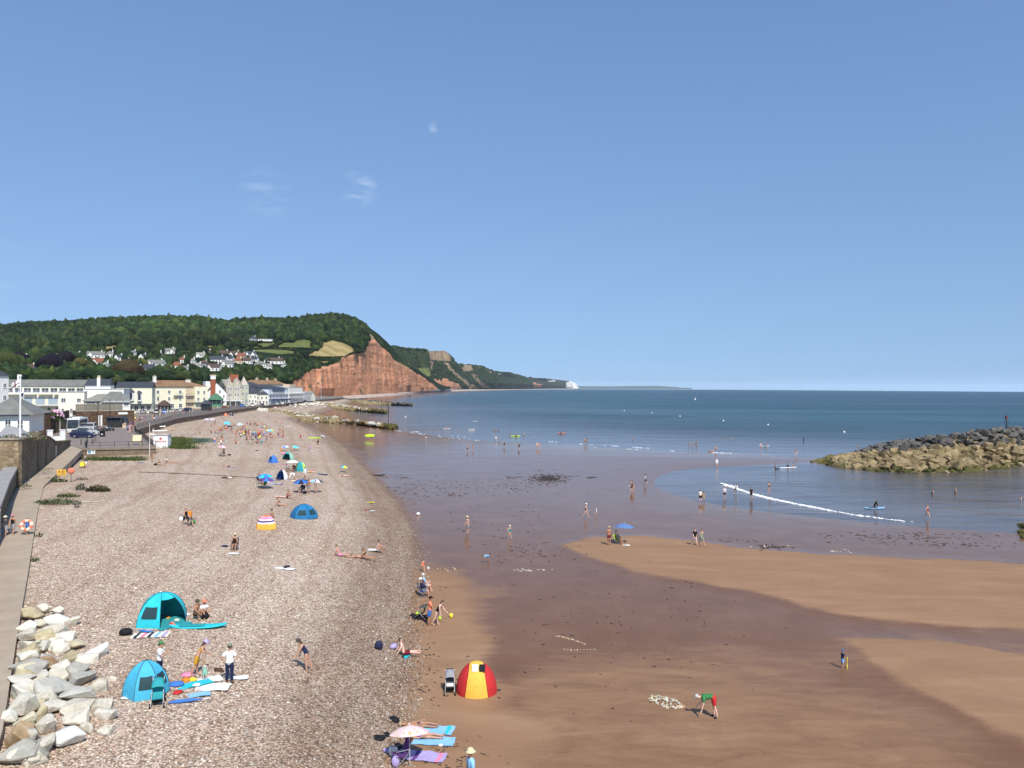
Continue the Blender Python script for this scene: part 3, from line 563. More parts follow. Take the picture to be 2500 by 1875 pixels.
# ================================================================= sea wall, promenade, walkway
def lin(name, c, **k): return mat(name, srgb(*c), **k)
M_CONC = mat('weathered_concrete', (.30, .26, .20), .9, .3, 1.2, bump=.5)
M_TARMAC = mat('tarmac', (.17, .15, .135), .9, .16, .8, bump=.2); M_PROM = mat('promenade_paving', (.22, .18, .155), .9, .15, .7, bump=.2); M_WALK = mat('walkway_concrete', (.38, .305, .225), .9, .14, .6, bump=.2)
M_KERB = mat('kerb_stone', (.44, .35, .26), .9, .15, 3, bump=.4, obj_rand=.12); M_RAIL = mat('dark_painted_iron', (.035, .033, .032), .5, .1); M_WHITE = mat('white_paint', (.78, .77, .74), .5, .06, 3); M_GLASS = mat('window_glass', (.035, .045, .055), .12, .3, .7, spec=.6)
M_PAVE = mat('town_ground', (.20, .18, .15), .95, .25, .2)
def stone_mat(name, cols, scale=1.6, mortar=(.30, .24, .17)):
 m, nt, N, L, b = newmat(name); b.inputs['Roughness'].default_value = .95; b.inputs['Specular IOR Level'].default_value = .15
 pos = nd(N, 'ShaderNodeNewGeometry').outputs['Position']; mp = nd(N, 'ShaderNodeMapping'); mp.inputs['Scale'].default_value = (scale, scale, scale * 1.7); L.new(pos, mp.inputs[0])
 v = nd(N, 'ShaderNodeTexVoronoi'); v.feature = 'DISTANCE_TO_EDGE'; v.inputs['Scale'].default_value = 1; L.new(mp.outputs[0], v.inputs[0]); w = nd(N, 'ShaderNodeTexVoronoi'); w.inputs['Scale'].default_value = 1; L.new(mp.outputs[0], w.inputs[0])
 s = nd(N, 'ShaderNodeSeparateColor'); L.new(w.outputs['Color'], s.inputs[0]); c = ramp(N, L, s.outputs[0], [(0, cols[0]), (.5, cols[1]), (1, cols[2])]); c = mixc(N, L, mapr(N, L, nse(N, L, pos, .35, 5, .65), .35, .65, 0, .8), c, mixc(N, L, 1.0, c, (.55, .52, .48), 'MULTIPLY'))
 j = mapr(N, L, v.outputs['Distance'], .02, .09); L.new(mixc(N, L, j, mortar, c), b.inputs['Base Color']); bp = nd(N, 'ShaderNodeBump'); bp.inputs['Distance'].default_value = .06; L.new(j, bp.inputs['Height']); L.new(bp.outputs[0], b.inputs['Normal']); return m
M_STONE = stone_mat('rubble_stone', ((.24, .17, .10), (.34, .25, .15), (.45, .34, .21))); M_DARKSTONE = stone_mat('dark_rubble', ((.15, .125, .09), (.22, .185, .135), (.30, .255, .18)), 2.2, (.18, .15, .11)); M_BROWNSTONE = stone_mat('red_brown_stone', ((.09, .05, .032), (.15, .085, .05), (.22, .13, .08)), 1.4, (.14, .10, .07))  # second stone mix has darker tones and smaller blocks than the first
ZP = 5.5
COPE = smooth_line(np.vstack([pl([(381, 1092), (352, 1068), (330, 1054), (336, 1048), (352, 1043), (376, 1036), (407, 1028.5), (430, 1021), (500, 1011.5), (530, 1006), (597, 996.5), (681, 986.5), (731, 981), (760, 977)], ZP), [[-178, 800], [-215, 980]]]), 2)
WALL_A, WALL_B = at(201, 1096, ZP), at(381, 1092, ZP)
def offs(Lr, d):
 t = np.gradient(Lr, axis=0); n = np.stack([-t[:, 1], t[:, 0]], 1) / np.linalg.norm(t, axis=1)[:, None]; return Lr + n * d
def ribbon(a, b, z, m=0): return MB().add([(p[0], p[1], z) for p in a] + [(p[0], p[1], z) for p in b], [(i, i + 1, len(a) + i + 1, len(a) + i) for i in range(len(a) - 1)], m)
def build_prom():
 w0 = (WALL_A.x, WALL_A.y); ramp_top = pl([(172, 1088)], ZP)[0]
 # town ground sheet, inland of the wall line
 poly = [w0] + [tuple(p) for p in COPE] + [(-420, 1000), (-420, 140), (-92, 140), tuple(ramp_top)]
 tri = geometry.tessellate_polygon([[Vector((p[0], p[1], 0)) for p in poly]]); o = MB().add([(p[0], p[1], ZP) for p in poly], [tuple(t) if True else t for t in tri]).build('town_ground', M_PROM); struct(o)
 for p in o.data.polygons:
  if p.normal.z < 0: p.flip()
 C = COPE[14:]; r = ribbon(offs(C, 6.5), offs(C, 14.5), ZP + .004).build('road', M_TARMAC); struct(r)
 f = MB()
 for d in (7.2, 10.4): f.add(ribbon(offs(C, d), offs(C, d + .14), ZP + .008).v, ribbon(offs(C, d), offs(C, d + .14), 0).f)
 struct(f.build('road_line', mat('yellow_line_paint', (.5, .38, .08), .8)))
 struct(ribbon(offs(C, 14.5), offs(C, 17.5), ZP + .13).build('pavement', M_PAVE)); pk = MB(); k = offs(C, 14.5); pk.grid([[(p[0], p[1], ZP) for p in k], [(p[0], p[1], ZP + .13) for p in k]]); struct(pk.build('kerb', M_KERB))
 # sea wall: face, coping and the terrace front
 wl = [(WALL_A.x - .2, WALL_A.y + 30)] + [w0] + [tuple(p) for p in COPE]; wl = wl[1:]
 t = thing('sea_wall', 'curved brown concrete sea wall below the promenade', 'wall'); wl = np.array(wl); inn = offs(wl, .6)
 MB().grid([[(p[0], p[1], 0) for p in wl], [(p[0], p[1], ZP - .02) for p in wl]]).build('wall_face', mat('sea_wall_concrete', (.17, .125, .085), .9, .35, .6, bump=.4), t)
 out = offs(wl, -.18); c = MB(); c.grid([[(p[0], p[1], ZP - .25) for p in out], [(p[0], p[1], ZP + .12) for p in out], [(p[0], p[1], ZP + .12) for p in inn], [(p[0], p[1], ZP) for p in inn]]); c.build('coping', mat('coping_stone', (.24, .19, .145), .9, .2, .8), t)
 # painted notice board on the terrace wall
 p = at(215, 1101, 4.9); q = at(215, 1101, 5.0); d = (Vector(wl[1].tolist() + [0]) - Vector(wl[0].tolist() + [0])).normalized(); b = thing('notice_board', 'small white and blue notice board on the concrete terrace wall', 'sign', (WALL_A.x + d.x * .8, WALL_A.y + d.y * .8 - .06, 4.55), math.atan2(d.y, d.x))
 MB().bx(0, 1.25, -.06, 0, 0, .8).build('board', M_WHITE, b); MB().bx(.12, .6, -.07, -.062, .12, .66).build('picture', mat('sea_picture_print', (.12, .28, .36), .6, .5, 6), b); MB().bx(.75, 1.1, -.07, -.062, .5, .64).bx(.95, 1.12, -.07, -.062, .2, .4).build('print', mat('blue_print', (.1, .16, .3), .6), b)
build_prom()
def railing(label, L2, z0, h, gap, mats, rails, group=None, r=.03, name='railing'):
 L2 = np.array(L2); seg = np.linalg.norm(np.diff(L2, axis=0), axis=1); cum = np.concatenate([[0], np.cumsum(seg)]); n = max(2, int(cum[-1] / gap) + 1); s = np.linspace(0, cum[-1], n)
 P = np.stack([np.interp(s, cum, L2[:, 0]), np.interp(s, cum, L2[:, 1])], 1); t = thing(name, label, 'railing', group=group); me = MB().tube([(0, 0, 0), (0, 0, h)], r * 1.3, 5).ball((0, 0, h + r), r * 1.8, n=5, k=3).mesh('post')
 for p in P: obj('post', me, mats, t, (p[0], p[1], z0))
 for k in rails: MB().tube([(p[0], p[1], z0 + h * k) for p in P], r, 5, cap=False).build('rail', mats, t)
 return t
CP = offs(COPE, .35)
i0 = int(np.argmin(np.abs(COPE[:, 0] - pl([(336, 1048)], ZP)[0][0]) + np.abs(COPE[:, 1] - pl([(336, 1048)], ZP)[0][1]))); i1 = int(np.argmin(np.abs(COPE[:, 1] - 470)))
railing('long dark iron railing curving along the promenade edge', CP[i0:i1], ZP + .1, 1.15, 2.2, mat('railing_iron', (.06, .055, .05), .5), (.97, .62, .3), r=.045)
railing('black iron railing along the front of the terrace above the shingle', [[WALL_A.x + .3, WALL_A.y + .5], [WALL_B.x - .3, WALL_B.y + .6]], ZP, 1.1, 2.05, M_RAIL, (.97, .5), r=.035)
railing('black iron railing behind the lifeguard hut', CP[1:i0], ZP, 1.1, 1.5, M_RAIL, (.97, .5), r=.035)
railing('short black railing at the head of the ramp', [[WALL_A.x + .3, WALL_A.y + .7], [at(213, 1076, ZP).x, at(213, 1076, ZP).y]], ZP, 1.1, 1.8, M_RAIL, (.97, .5), r=.035)
# ---------------------------------------------------------------- walkway and ramp
def build_walk():
 Lf = [(-14, 14), (-25.5, 34), (-43.5, 65.3), (-54, 82.6), (-62.5, 97.5), (-67.5, 109), (-75, 126), tuple(at(172, 1088, ZP)[:2])]; Zs = [3.72, 3.72, 3.75, 3.78, 3.85, 4.15, 4.85, ZP]
 Rt = [tuple(at(a, b, z)[:2]) for a, b, z in ((3, 1801, 3.72), (43, 1543, 3.72), (69, 1395, 3.75), (91, 1252, 3.8), (106, 1187, 3.85), (137, 1158, 4.2), (170, 1128, 4.85), (201, 1097, ZP))]; Rt = [(-11.6, 14)] + Rt[:1] + Rt[1:]
 Rz = [3.72, 3.72, 3.72, 3.75, 3.8, 3.85, 4.2, 4.85, ZP]
 A = np.array([(*p, z) for p, z in zip(Lf, Zs)]); B = np.array([(*p, z) for p, z in zip(Rt, Rz)])
 def resamp(P, n):
  s = np.concatenate([[0], np.cumsum(np.linalg.norm(np.diff(P, axis=0), axis=1))]); q = np.linspace(0, s[-1], n); return np.stack([np.interp(q, s, P[:, k]) for k in range(3)], 1)
 A, B = resamp(A, 60), resamp(B, 60)
 o = MB().grid([A.tolist(), B.tolist(), (B - [0, 0, .9]).tolist()]).build('walkway', M_WALK); struct(o, label='pale concrete walkway rising to the promenade')
 cum = np.concatenate([[0], np.cumsum(np.linalg.norm(np.diff(B, axis=0), axis=1))]); k = thing('kerb_stones', 'line of long kerb stones edging the concrete walkway', 'kerb'); k['kind'] = 'structure'; del k['category']; s = 0.5; end = cum[int(len(cum) * .66)]
 while s < end:
  l = random.uniform(1.7, 2.5); p, q = [Vector([float(np.interp(u, cum, B[:, j])) for j in range(3)]) for u in (s + .03, s + l - .03)]; d = (q - p); a = math.atan2(d.y, d.x)
  MB().bx(0, d.length, -.1, .36, -.55, .05 + random.uniform(-.012, .012)).build('kerb_stone', M_KERB, k, p); bpy.context.scene.objects; k.children[-1].rotation_euler.z = a; s += l
 # concrete parapet wall left of the walkway, then the tall stone retaining wall beside the ramp
 t = thing('parapet_wall', 'low grey concrete parapet wall beside the walkway', 'wall'); f = [(-25.5, 34), (-43.5, 65.3), (-54, 82.6), (-62.6, 97.3)]; b = [(x - 1.0, y - .6) for x, y in f]
 MB().grid([[(x, y, 3) for x, y in f], [(x, y, 6.2) for x, y in f]]).grid([[(x, y, 6.2) for x, y in b], [(x, y, 3) for x, y in b]]).build('wall_body', M_DARKSTONE, t)
 MB().grid([[(x + .12, y + .07, 6.0) for x, y in f], [(x + .12, y + .07, 6.35) for x, y in f], [(x - .2, y - .1, 6.35) for x, y in b], [(x - .2, y - .1, 6.0) for x, y in b]]).build('coping', mat('grey_coping', (.30, .28, .26), .85, .12, 1), t)
 t = thing('retaining_wall', 'tall dark stone wall beside the ramp', 'wall'); N = 18; P0, P1 = Vector((-62.5, 97.6, 0)), Vector((*at(172, 1088, ZP)[:2], 0)); pts = [P0.lerp(P1, i / N) for i in range(N + 1)]; zt = [float(np.interp(i / N, [0, .42, .5, .62, 1], [9.9, 9.1, 8.7, 7.6, 6.55])) for i in range(N + 1)]
 MB().grid([[(p.x, p.y, 3) for p in pts], [(p.x, p.y, z - .25) for p, z in zip(pts, zt)]]).build('wall_face', M_DARKSTONE, t); MB().grid([[(p.x + .12, p.y, z - .25) for p, z in zip(pts, zt)], [(p.x + .12, p.y, z) for p, z in zip(pts, zt)], [(p.x - .7, p.y, z) for p, z in zip(pts, zt)], [(p.x - .7, p.y, 4) for p, z in zip(pts, zt)]]).build('coping', M_STONE, t)
 for u in (.27, .42, .62):
  q = P0.lerp(P1, u); z = float(np.interp(u, [0, .42, .5, .62, 1], [9.9, 9.1, 8.7, 7.6, 6.55])); MB().tube([(q.x + .12, q.y, z - .9), (q.x + .12, q.y, 4.0 + u * 1.5)], .05, 6).build('drain_pipe', mat('rusty_pipe', (.06, .05, .04)) if u < .6 else M_WHITE, t)
 t = thing('garden_wall', 'sunlit rubble stone wall at the edge of the garden terrace', 'wall'); MB().bx(-95, -62.3, 97.2, 97.9, 3, 9.75).build('wall_body', M_STONE, t); MB().bx(-95, -62.2, 97.05, 98.05, 9.752, 9.95).build('coping', M_CONC, t)
 poly = [(-62.6, 98), (-66, 106), (-72, 119), (-95, 119), (-140, 200), (-140, 98)]; o = MB().prism([(-63.3, 97.95), (-68.2, 108.5), (-73.5, 120.5), (-90, 139), (-160, 139), (-160, 97.95)], 5, 9.2).build('garden_terrace', mat('garden_soil', (.14, .12, .06), .95, .4, .5)); struct(o)
 o = MB().prism([(-26.6, 33.4), (-44.5, 64.7), (-63.6, 97.0), (-120, 97.0), (-90, 30)], 2.5, 5.2).build('lower_yard', mat('yard_paving', (.36, .29, .2), .95, .2, .5)); struct(o)
 railing('white painted railing in the yard below the stone wall', [(-66.5, 95.6), (-80, 95.6)], 5.2, 1.3, 3.2, M_WHITE, (.97, .75, .5, .25), r=.06)
 railing('white lifebelt railing at the walkway edge beside two strollers', [(-41.6, 62.3), (-42.7, 64.2)], 3.74, 2.4, .9, M_WHITE, (.98, .75, .5, .25), r=.05)
build_walk()
# ================================================================= buildings along the front
MW = dict(cream=mat('cream_render', (.82, .78, .62), .8, .05, .5), yellow=mat('pale_yellow_render', (.82, .77, .55), .8, .05, .5), white=mat('white_render', (.82, .80, .72), .8, .05, .5), grey=mat('grey_render', (.42, .42, .41), .85, .1, .5), beige=mat('stone_dressed', (.50, .45, .36), .85, .2, 1), green=mat('sage_render', (.48, .50, .37), .8, .1, .6), brick=mat('red_brick', (.32, .095, .045), .9, .2, 3), blue=mat('pale_blue_render', (.60, .66, .74), .8, .06), dkblue=mat('navy_fascia', (.03, .045, .10), .6), tanw=mat('tan_render', (.6, .48, .33), .8, .1))
MR = dict(slate=mat('dark_slate', (.045, .05, .062), .7, .25, .8, bump=.3, stretch=(1, 1, 4)), grey=mat('grey_slate', (.17, .17, .15), .8, .25, .6, bump=.3), brown=mat('lichened_brown_tile', (.24, .14, .07), .85, .35, .35, bump=.3), red=mat('red_clay_tile', (.22, .075, .042), .85, .25, 1), lead=mat('lead_flat_roof', (.42, .42, .40), .7, .15, .5), dkbrown=mat('dark_brown_tile', (.085, .055, .042), .85, .25, 1), ltgrey=mat('pale_grey_slate', (.25, .24, .20), .85, .25, .5), greenr=mat('green_roof', (.06, .16, .09), .6, .15))
def frame_xy(px0, px1, D0, D1):
 a = Vector((xd(px0, D0), D0, 0)); b = Vector((xd(px1, D1), D1, 0)); d = b - a; return a, d.length, math.atan2(d.y, d.x)
def roof(o, kind, w, d, z, rise, m, ov=.4):
 r = MB(); x0, x1, y0, y1 = -ov, w + ov, -ov, d + ov; i = min(w, d) / 2 + ov
 if kind == 'hip':
  if w >= d: vs = [(x0, y0, z), (x1, y0, z), (x1, y1, z), (x0, y1, z), (x0 + i * .9, d / 2, z + rise), (x1 - i * .9, d / 2, z + rise)]; fs = [(0, 1, 5, 4), (1, 2, 5), (2, 3, 4, 5), (3, 0, 4), (3, 2, 1, 0)]
  else: vs = [(x0, y0, z), (x1, y0, z), (x1, y1, z), (x0, y1, z), (w / 2, y0 + i * .9, z + rise), (w / 2, y1 - i * .9, z + rise)]; fs = [(0, 1, 4), (1, 2, 5, 4), (2, 3, 5), (3, 0, 4, 5), (3, 2, 1, 0)]
  r.add(vs, fs)
 elif kind == 'side':   # ridge parallel to the front
  r.add([(x0, y0, z), (x1, y0, z), (x1, y1, z), (x0, y1, z), (x0, d / 2, z + rise), (x1, d / 2, z + rise)], [(0, 1, 5, 4), (2, 3, 4, 5), (3, 2, 1, 0), (1, 2, 5), (3, 0, 4)])
 elif kind == 'front':  # gable towards the viewer: thin slopes over a gable wall
  for s in (0, 1):
   a, b = ((x0, z - ov * rise / (w / 2)), (w / 2, z + rise)) if s == 0 else ((w / 2, z + rise), (x1, z - ov * rise / (w / 2)))
   r.add([(a[0], y0, a[1]), (b[0], y0, b[1]), (b[0], y1, b[1]), (a[0], y1, a[1]), (a[0], y0, a[1] + .22), (b[0], y0, b[1] + .22), (b[0], y1, b[1] + .22), (a[0], y1, a[1] + .22)], [(0, 1, 5, 4), (4, 5, 6, 7), (2, 3, 7, 6), (3, 2, 1, 0), (0, 4, 7, 3), (1, 2, 6, 5)])
 elif kind == 'pyr':
  r.add([(x0, y0, z), (x1, y0, z), (x1, y1, z), (x0, y1, z), (w / 2, d / 2, z + rise)], [(0, 1, 4), (1, 2, 4), (2, 3, 4), (3, 0, 4), (3, 2, 1, 0)])
 elif kind == 'shed':
  r.add([(x0, y0, z), (x1, y0, z), (x1, y1, z + rise), (x0, y1, z + rise), (x0, y0, z - .15), (x1, y0, z - .15), (x1, y1, z - .15), (x0, y1, z - .15)], [(0, 1, 2, 3), (0, 4, 5, 1), (1, 5, 6, 2), (2, 6, 7, 3), (3, 7, 4, 0), (7, 6, 5, 4)])
 elif kind == 'flat':
  r.bx(-.15, w + .15, -.15, d + .15, z, z + .35)
 return r.build('roof', m, o)
def window(o, x, z, w, h, y=0, fr=None, pane=None, bars=True, side=None):
 """frame standing 6 cm proud of the wall with glass set into it"""
 f = MB(); t = min(.14, w * .12)
 for a, b, c, e in ((x, x + w, z, z + t), (x, x + w, z + h - t, z + h), (x, x + t, z + t, z + h - t), (x + w - t, x + w, z + t, z + h - t)): f.bx(a, b, y - .09, y - .004, c, e)
 if bars: f.bx(x + w / 2 - .04, x + w / 2 + .04, y - .08, y - .004, z + t, z + h - t); f.bx(x + t, x + w - t, y - .075, y - .004, z + h * .5 - .035, z + h * .5 + .035)
 f.bx(x - .08, x + w + .08, y - .16, y - .003, z - .1, z - .002)
 wo = f.build('window', fr or M_WHITE, o); MB().bx(x + t, x + w - t, y - .03, y - .012, z + t, z + h - t).build('pane', pane or M_GLASS, wo); return wo
def building(name, label, px0, px1, D0, D1, eave, depth, wall, rf, wins=(), chim=(), zb=ZP, door=None, extra=None, cat='building', frame=None, group=None):
 a, w, rz = frame_xy(px0, px1, D0, D1); o = thing(name, label, cat, (a.x, a.y, zb), rz, group=group); h = eave - zb; kind, rise, rm = rf[:3]
 b = MB().bx(0, w, 0, depth, 0, h)
 if kind == 'front': b.add([(0, 0, h), (w, 0, h), (w / 2, 0, h + rise), (0, depth, h), (w, depth, h), (w / 2, depth, h + rise)], [(0, 1, 2), (4, 3, 5)])
 b.build('wall', MW[wall], o); roof(o, kind, w, depth, h + .003, rise, MR[rm], rf[3] if len(rf) > 3 else .4)
 for row in wins:
  z, hh, ww, n = row[:4]; u0, u1 = row[4:6] if len(row) > 4 else (0, 1)
  for k in range(n): window(o, w * (u0 + (u1 - u0) * (k + .5) / n) - ww / 2, z, ww, hh, fr=frame, bars=ww > .7)
 for (u, yy, zz, cw, ch, cm) in chim:
  c = MB().bx(w * u - cw / 2, w * u + cw / 2, yy - .45, yy + .45, zz - 1.5, zz + ch).bx(w * u - cw / 2 - .12, w * u + cw / 2 + .12, yy - .57, yy + .57, zz + ch, zz + ch + .25).build('chimney', MW[cm], o); n = max(1, int(cw / .5))
  for k in range(n): MB().lathe([(.16, 0), (.13, .7)], 6, (w * u - cw / 2 + cw * (k + .5) / n, yy, zz + ch + .25)).build('chimney_pot', MW['tanw'], c)
 if door: x, dw = door; MB().bx(w * x - dw / 2, w * x + dw / 2, -.07, -.004, .02, 2.3).build('door', M_GLASS, o)
 if extra: extra(o, w, h, depth)
 return o
def balcony(o, x0, x1, z, out=1.3, m=None, rail=None, h=1.0):
 b = MB().bx(x0, x1, -out, -.004, z - .15, z).build('balcony', m or MW['white'], o); r = MB(); n = max(2, int((x1 - x0) / .7))
 for k in range(n + 1): x = x0 + (x1 - x0) * k / n; r.bx(x - .03, x + .03, -out + .03, -out + .09, z + .001, z + h)
 r.bx(x0, x1, -out + .02, -out + .1, z + h, z + h + .07); r.build('balustrade', rail or M_RAIL, b)
def awning(o, x0, x1, z, out=1.8, m=None): MB().add([(x0, -.01, z), (x1, -.01, z), (x1, -out, z - .8), (x0, -out, z - .8), (x0, -.01, z - .12), (x1, -.01, z - .12), (x1, -out, z - .95), (x0, -out, z - .95)], [(3, 2, 1, 0), (0, 1, 5, 4), (2, 3, 7, 6), (4, 5, 6, 7), (1, 2, 6, 5), (3, 0, 4, 7)]).build('awning', m or MW['dkblue'], o)
def bay(o, x, z, w, h, rm='slate'):
 b = MB().add([(x, 0, z), (x + w * .2, -.9, z), (x + w * .8, -.9, z), (x + w, 0, z), (x, 0, z + h), (x + w * .2, -.9, z + h), (x + w * .8, -.9, z + h), (x + w, 0, z + h)], [(0, 1, 5, 4), (1, 2, 6, 5), (2, 3, 7, 6), (3, 2, 1, 0)]).build('bay_window', M_WHITE, o)
 MB().bx(x + w * .25, x + w * .75, -.93, -.905, z + .5, z + h - .2).build('pane', M_GLASS, b)
 MB().add([(x - .15, .05, z + h), (x + w * .15, -1.1, z + h), (x + w * .85, -1.1, z + h), (x + w + .15, .05, z + h), (x + w / 2, -.05, z + h + w * .55)], [(0, 1, 4), (1, 2, 4), (2, 3, 4), (3, 2, 1, 0)]).build('bay_roof', MR[rm], b)
# -- the block at the far left and the long terrace
building('town_house', 'tall white house with navy slate roof at the frame edge', -60, 21, 238, 250, 19.9, 12, 'white', ('side', 2.6, 'slate'), [(10.0, 1.5, 1.3, 4), (6.0, 1.6, 1.3, 4), (2.4, 1.7, 1.3, 4)], zb=6)
def ex_terrace(o, w, h, d):
 for k in range(4): balcony(o, w * (.02 + .2 * k), w * (.20 + .2 * k), h - 3.0, 1.5, MW['white'], M_WHITE)
 for k in range(3): MB().bx(w * (.22 + .16 * k), w * (.34 + .16 * k), -.08, -.005, h - 7.0, h - 4.3).build('glazed_screen', mat('pale_glazing', (.35, .42, .46), .2, .2), o)
 MB().bx(0, w, -1.6, -.005, h - 7.6, h - 7.3).build('lower_balcony', MW['grey'], o)
 MB().bx(w * .12, w * .14, 3, 4, h + .5, h + 4.5).build('chimney', MW['white'], o)
building('terrace_row', 'long pale yellow terrace with grey slate roof and balconies', 12, 206, 292, 300, 16.6, 10, 'yellow', ('side', 2.6, 'grey'), [(8.6, 1.9, 2.6, 9), (1.0, 2.0, 1.3, 10)], extra=ex_terrace)
building('cream_block', 'cream flat roofed block with maroon window before the terrace', 143, 206, 282, 285, 14.4, 7, 'cream', ('flat', .3, 'lead'), [(5.2, 1.6, 1.6, 1, .08, .3), (5.2, 1.5, 1.5, 1, .68, .9), (1.2, 1.8, .9, 3)])
def ex_white(o, w, h, d):
 MB().bx(0, w * .34, -.8, -.004, 0, h - 1.2).build('bow_wing', MW['white'], o); MB().bx(w * .15, w * 1.0, -.3, -.004, h - 1.9, h - 1.55).build('cornice', MW['grey'], o)
 a = MB().bx(0, w * .63, 3, 10, h + .36, h + 1.6).build('penthouse', M_WHITE, o); MB().add([(-.3, 2.6, h + 1.6), (w * .64, 2.6, h + 1.6), (w * .64, 10.4, h + 1.6), (-.3, 10.4, h + 1.6), (.4, 6.5, h + 4.2), (w * .6, 6.5, h + 4.2)], [(0, 1, 5, 4), (1, 2, 5), (2, 3, 4, 5), (3, 0, 4), (3, 2, 1, 0)]).build('slate_roof', MR['slate'], a)
 MB().bx(w * .30, w * .38, 2.4, 3.4, h + .36, h + 4.6).build('chimney', MW['white'], a)
 for k in range(3): MB().lathe([(.2, 0), (.16, .9)], 6, (w * (.315 + .025 * k), 2.9, h + 4.6)).build('chimney_pot', MW['tanw'], a)
building('white_hotel', 'white parapeted building with black slate roof and capped chimney', 203, 302, 296, 300, 15.4, 12, 'white', ('flat', .3, 'lead'), [(5.6, 1.0, 1.1, 2, .42, .62)], extra=ex_white)
def ex_bays(o, w, h, d): bay(o, w * .28, 5.2, 3.2, 3.6); bay(o, w * .58, 5.0, 2.0, 3.4); MB().bx(w * .3, w, -1.6, -.004, 3.6, 3.9).build('canopy', MW['dkblue'], o)
building('pub', 'pale yellow slate roofed building with two pagoda topped bay windows', 284, 371, 318, 322, 16.2, 10, 'yellow', ('side', 2.4, 'slate', .3), [(8.4, 1.2, 1.2, 2, .25, .75), (.9, 2.2, 1.6, 4, .3, 1)], extra=ex_bays)
def ex_hip(o, w, h, d):
 MB().bx(w * .36, w * .98, -5.2, -.003, 0, h - .4).build('front_wing', MW['white'], o)
 MB().add([(w * .33, -5.7, h - .4), (w * 1.02, -5.7, h - .4), (w * 1.02, 4, h - .4), (w * .33, 4, h - .4), (w * .55, -.9, h + 2.9), (w * .80, -.9, h + 2.9)], [(0, 1, 5, 4), (1, 2, 5), (2, 3, 4, 5), (3, 0, 4), (3, 2, 1, 0)]).build('wing_roof', MR['grey'], o)
 for k in range(4): window(o, w * (.42 + .14 * k), 1.2, 1.4, 1.5, y=-5.2)
 for k in range(3): window(o, w * (.05 + .1 * k), 1.2, 1.3, 1.3)
building('hipped_restaurant', 'white low building with two pale grey hipped roofs on the old stone base', 205, 318, 226, 232, 12.2, 8, 'white', ('hip', 2.0, 'ltgrey', .6), zb=9.6, extra=ex_hip)
# the old stone undercroft with its arched shop front
def arch_base():
 a, w, rz = frame_xy(186, 328, 214, 222); o = thing('stone_undercroft', 'old brown stone frontage with an arched shop doorway', 'building', (a.x, a.y, ZP), rz); MB().bx(0, w, 0, 14, 0, 4.05).build('wall', M_BROWNSTONE, o); MB().bx(-.1, w + .1, -.15, .3, 4.052, 4.35).build('parapet', M_CONC, o)
 ax = w * .80; pr = [(ax - 1.5, 0), (ax + 1.5, 0)] + [(ax + 1.5 * math.cos(q), 1.7 + 1.0 * math.sin(q)) for q in np.linspace(0, math.pi, 9)]
 MB().add([(x, -.05, z) for x, z in pr] + [(x, -.004, z) for x, z in pr], [tuple(range(len(pr)))] + [(i, i + len(pr), (i + 1) % len(pr) + len(pr), (i + 1) % len(pr)) for i in range(len(pr))]).build('arched_doorway', M_GLASS, o)
 MB().bx(ax - 1.2, ax + 1.2, -.12, -.004, 3.1, 3.7).build('sign_board', M_WHITE, o)
 for u in (.36, .41): MB().bx(w * u, w * u + .45, -.5, -.1, 0, 2.9).build('white_post', M_WHITE, o)
 for u in (.5, .58, .68): window(o, w * u, .6, 1.6, 1.9, fr=mat('brown_frame', (.1, .06, .04)))
arch_base()
a, w_, rz_ = frame_xy(112, 240, 205, 212)
t = thing('garden_fence', 'long grey brown board fence above the stone frontage', 'fence', (a.x, a.y + 14, 9.4), rz_)
fm = MB().bx(0, .98, -.04, .04, 0, 2.1).mesh('fence_panel')
for k in range(int(w_)): obj('fence_panel', fm, mat('weathered_boards', (.21, .19, .15), .9, .2, 2, obj_rand=.15), t, (k, 0, 0))
def ex_hotel(o, w, h, d):
 balcony(o, w * .40, w * .56, 6.9, 1.2, MW['grey']);
 MB().bx(w * .62, w * .76, -.06, -.004, .2, h - .3).build('recess_shade', MW['tanw'], o); balcony(o, w * .62, w * .77, 6.6, 1.4, MW['grey']); balcony(o, w * .62, w * .77, 3.2, 1.4, MW['grey'])  # tan panel on the flat front stands in for the shaded recess
 MB().bx(w * .76, w, -1.6, -.004, 0, h - .02).build('right_wing', MW['yellow'], o)
 for z in (7.4, 3.9): window(o, w * .80, z, 1.3, 1.7, y=-1.6); window(o, w * .91, z, 1.3, 1.7, y=-1.6)
 MB().bx(w * .75, w * 1.02, -3.2, -1.605, 2.7, 3.1).build('canopy', MW['dkblue'], o)
 g = MB()
 for k, (x, l) in enumerate(((.40, 2.6), (.385, 3.6), (.41, 2.0))): g.bx(w * x, w * x + l, -.03, -.004, 5.5 - k * .45, 5.75 - k * .45)
 g.build('painted_sign', mat('brown_lettering', (.30, .20, .08)), o)
building('seafront_hotel', 'large pale yellow hotel with rusty brown hipped roof', 367, 503, 378, 402, 16.7, 16, 'yellow', ('hip', 3.2, 'brown', .7), [(7.6, 1.7, 1.5, 3, .03, .62), (4.1, 1.9, 1.3, 3, .03, .62), (.4, 2.2, 1.8, 4, .02, .6)], [(.16, 5, 13.2, 1.4, 2.8, 'white'), (.78, 6, 13.0, 2.6, 1.2, 'white')], extra=ex_hotel)
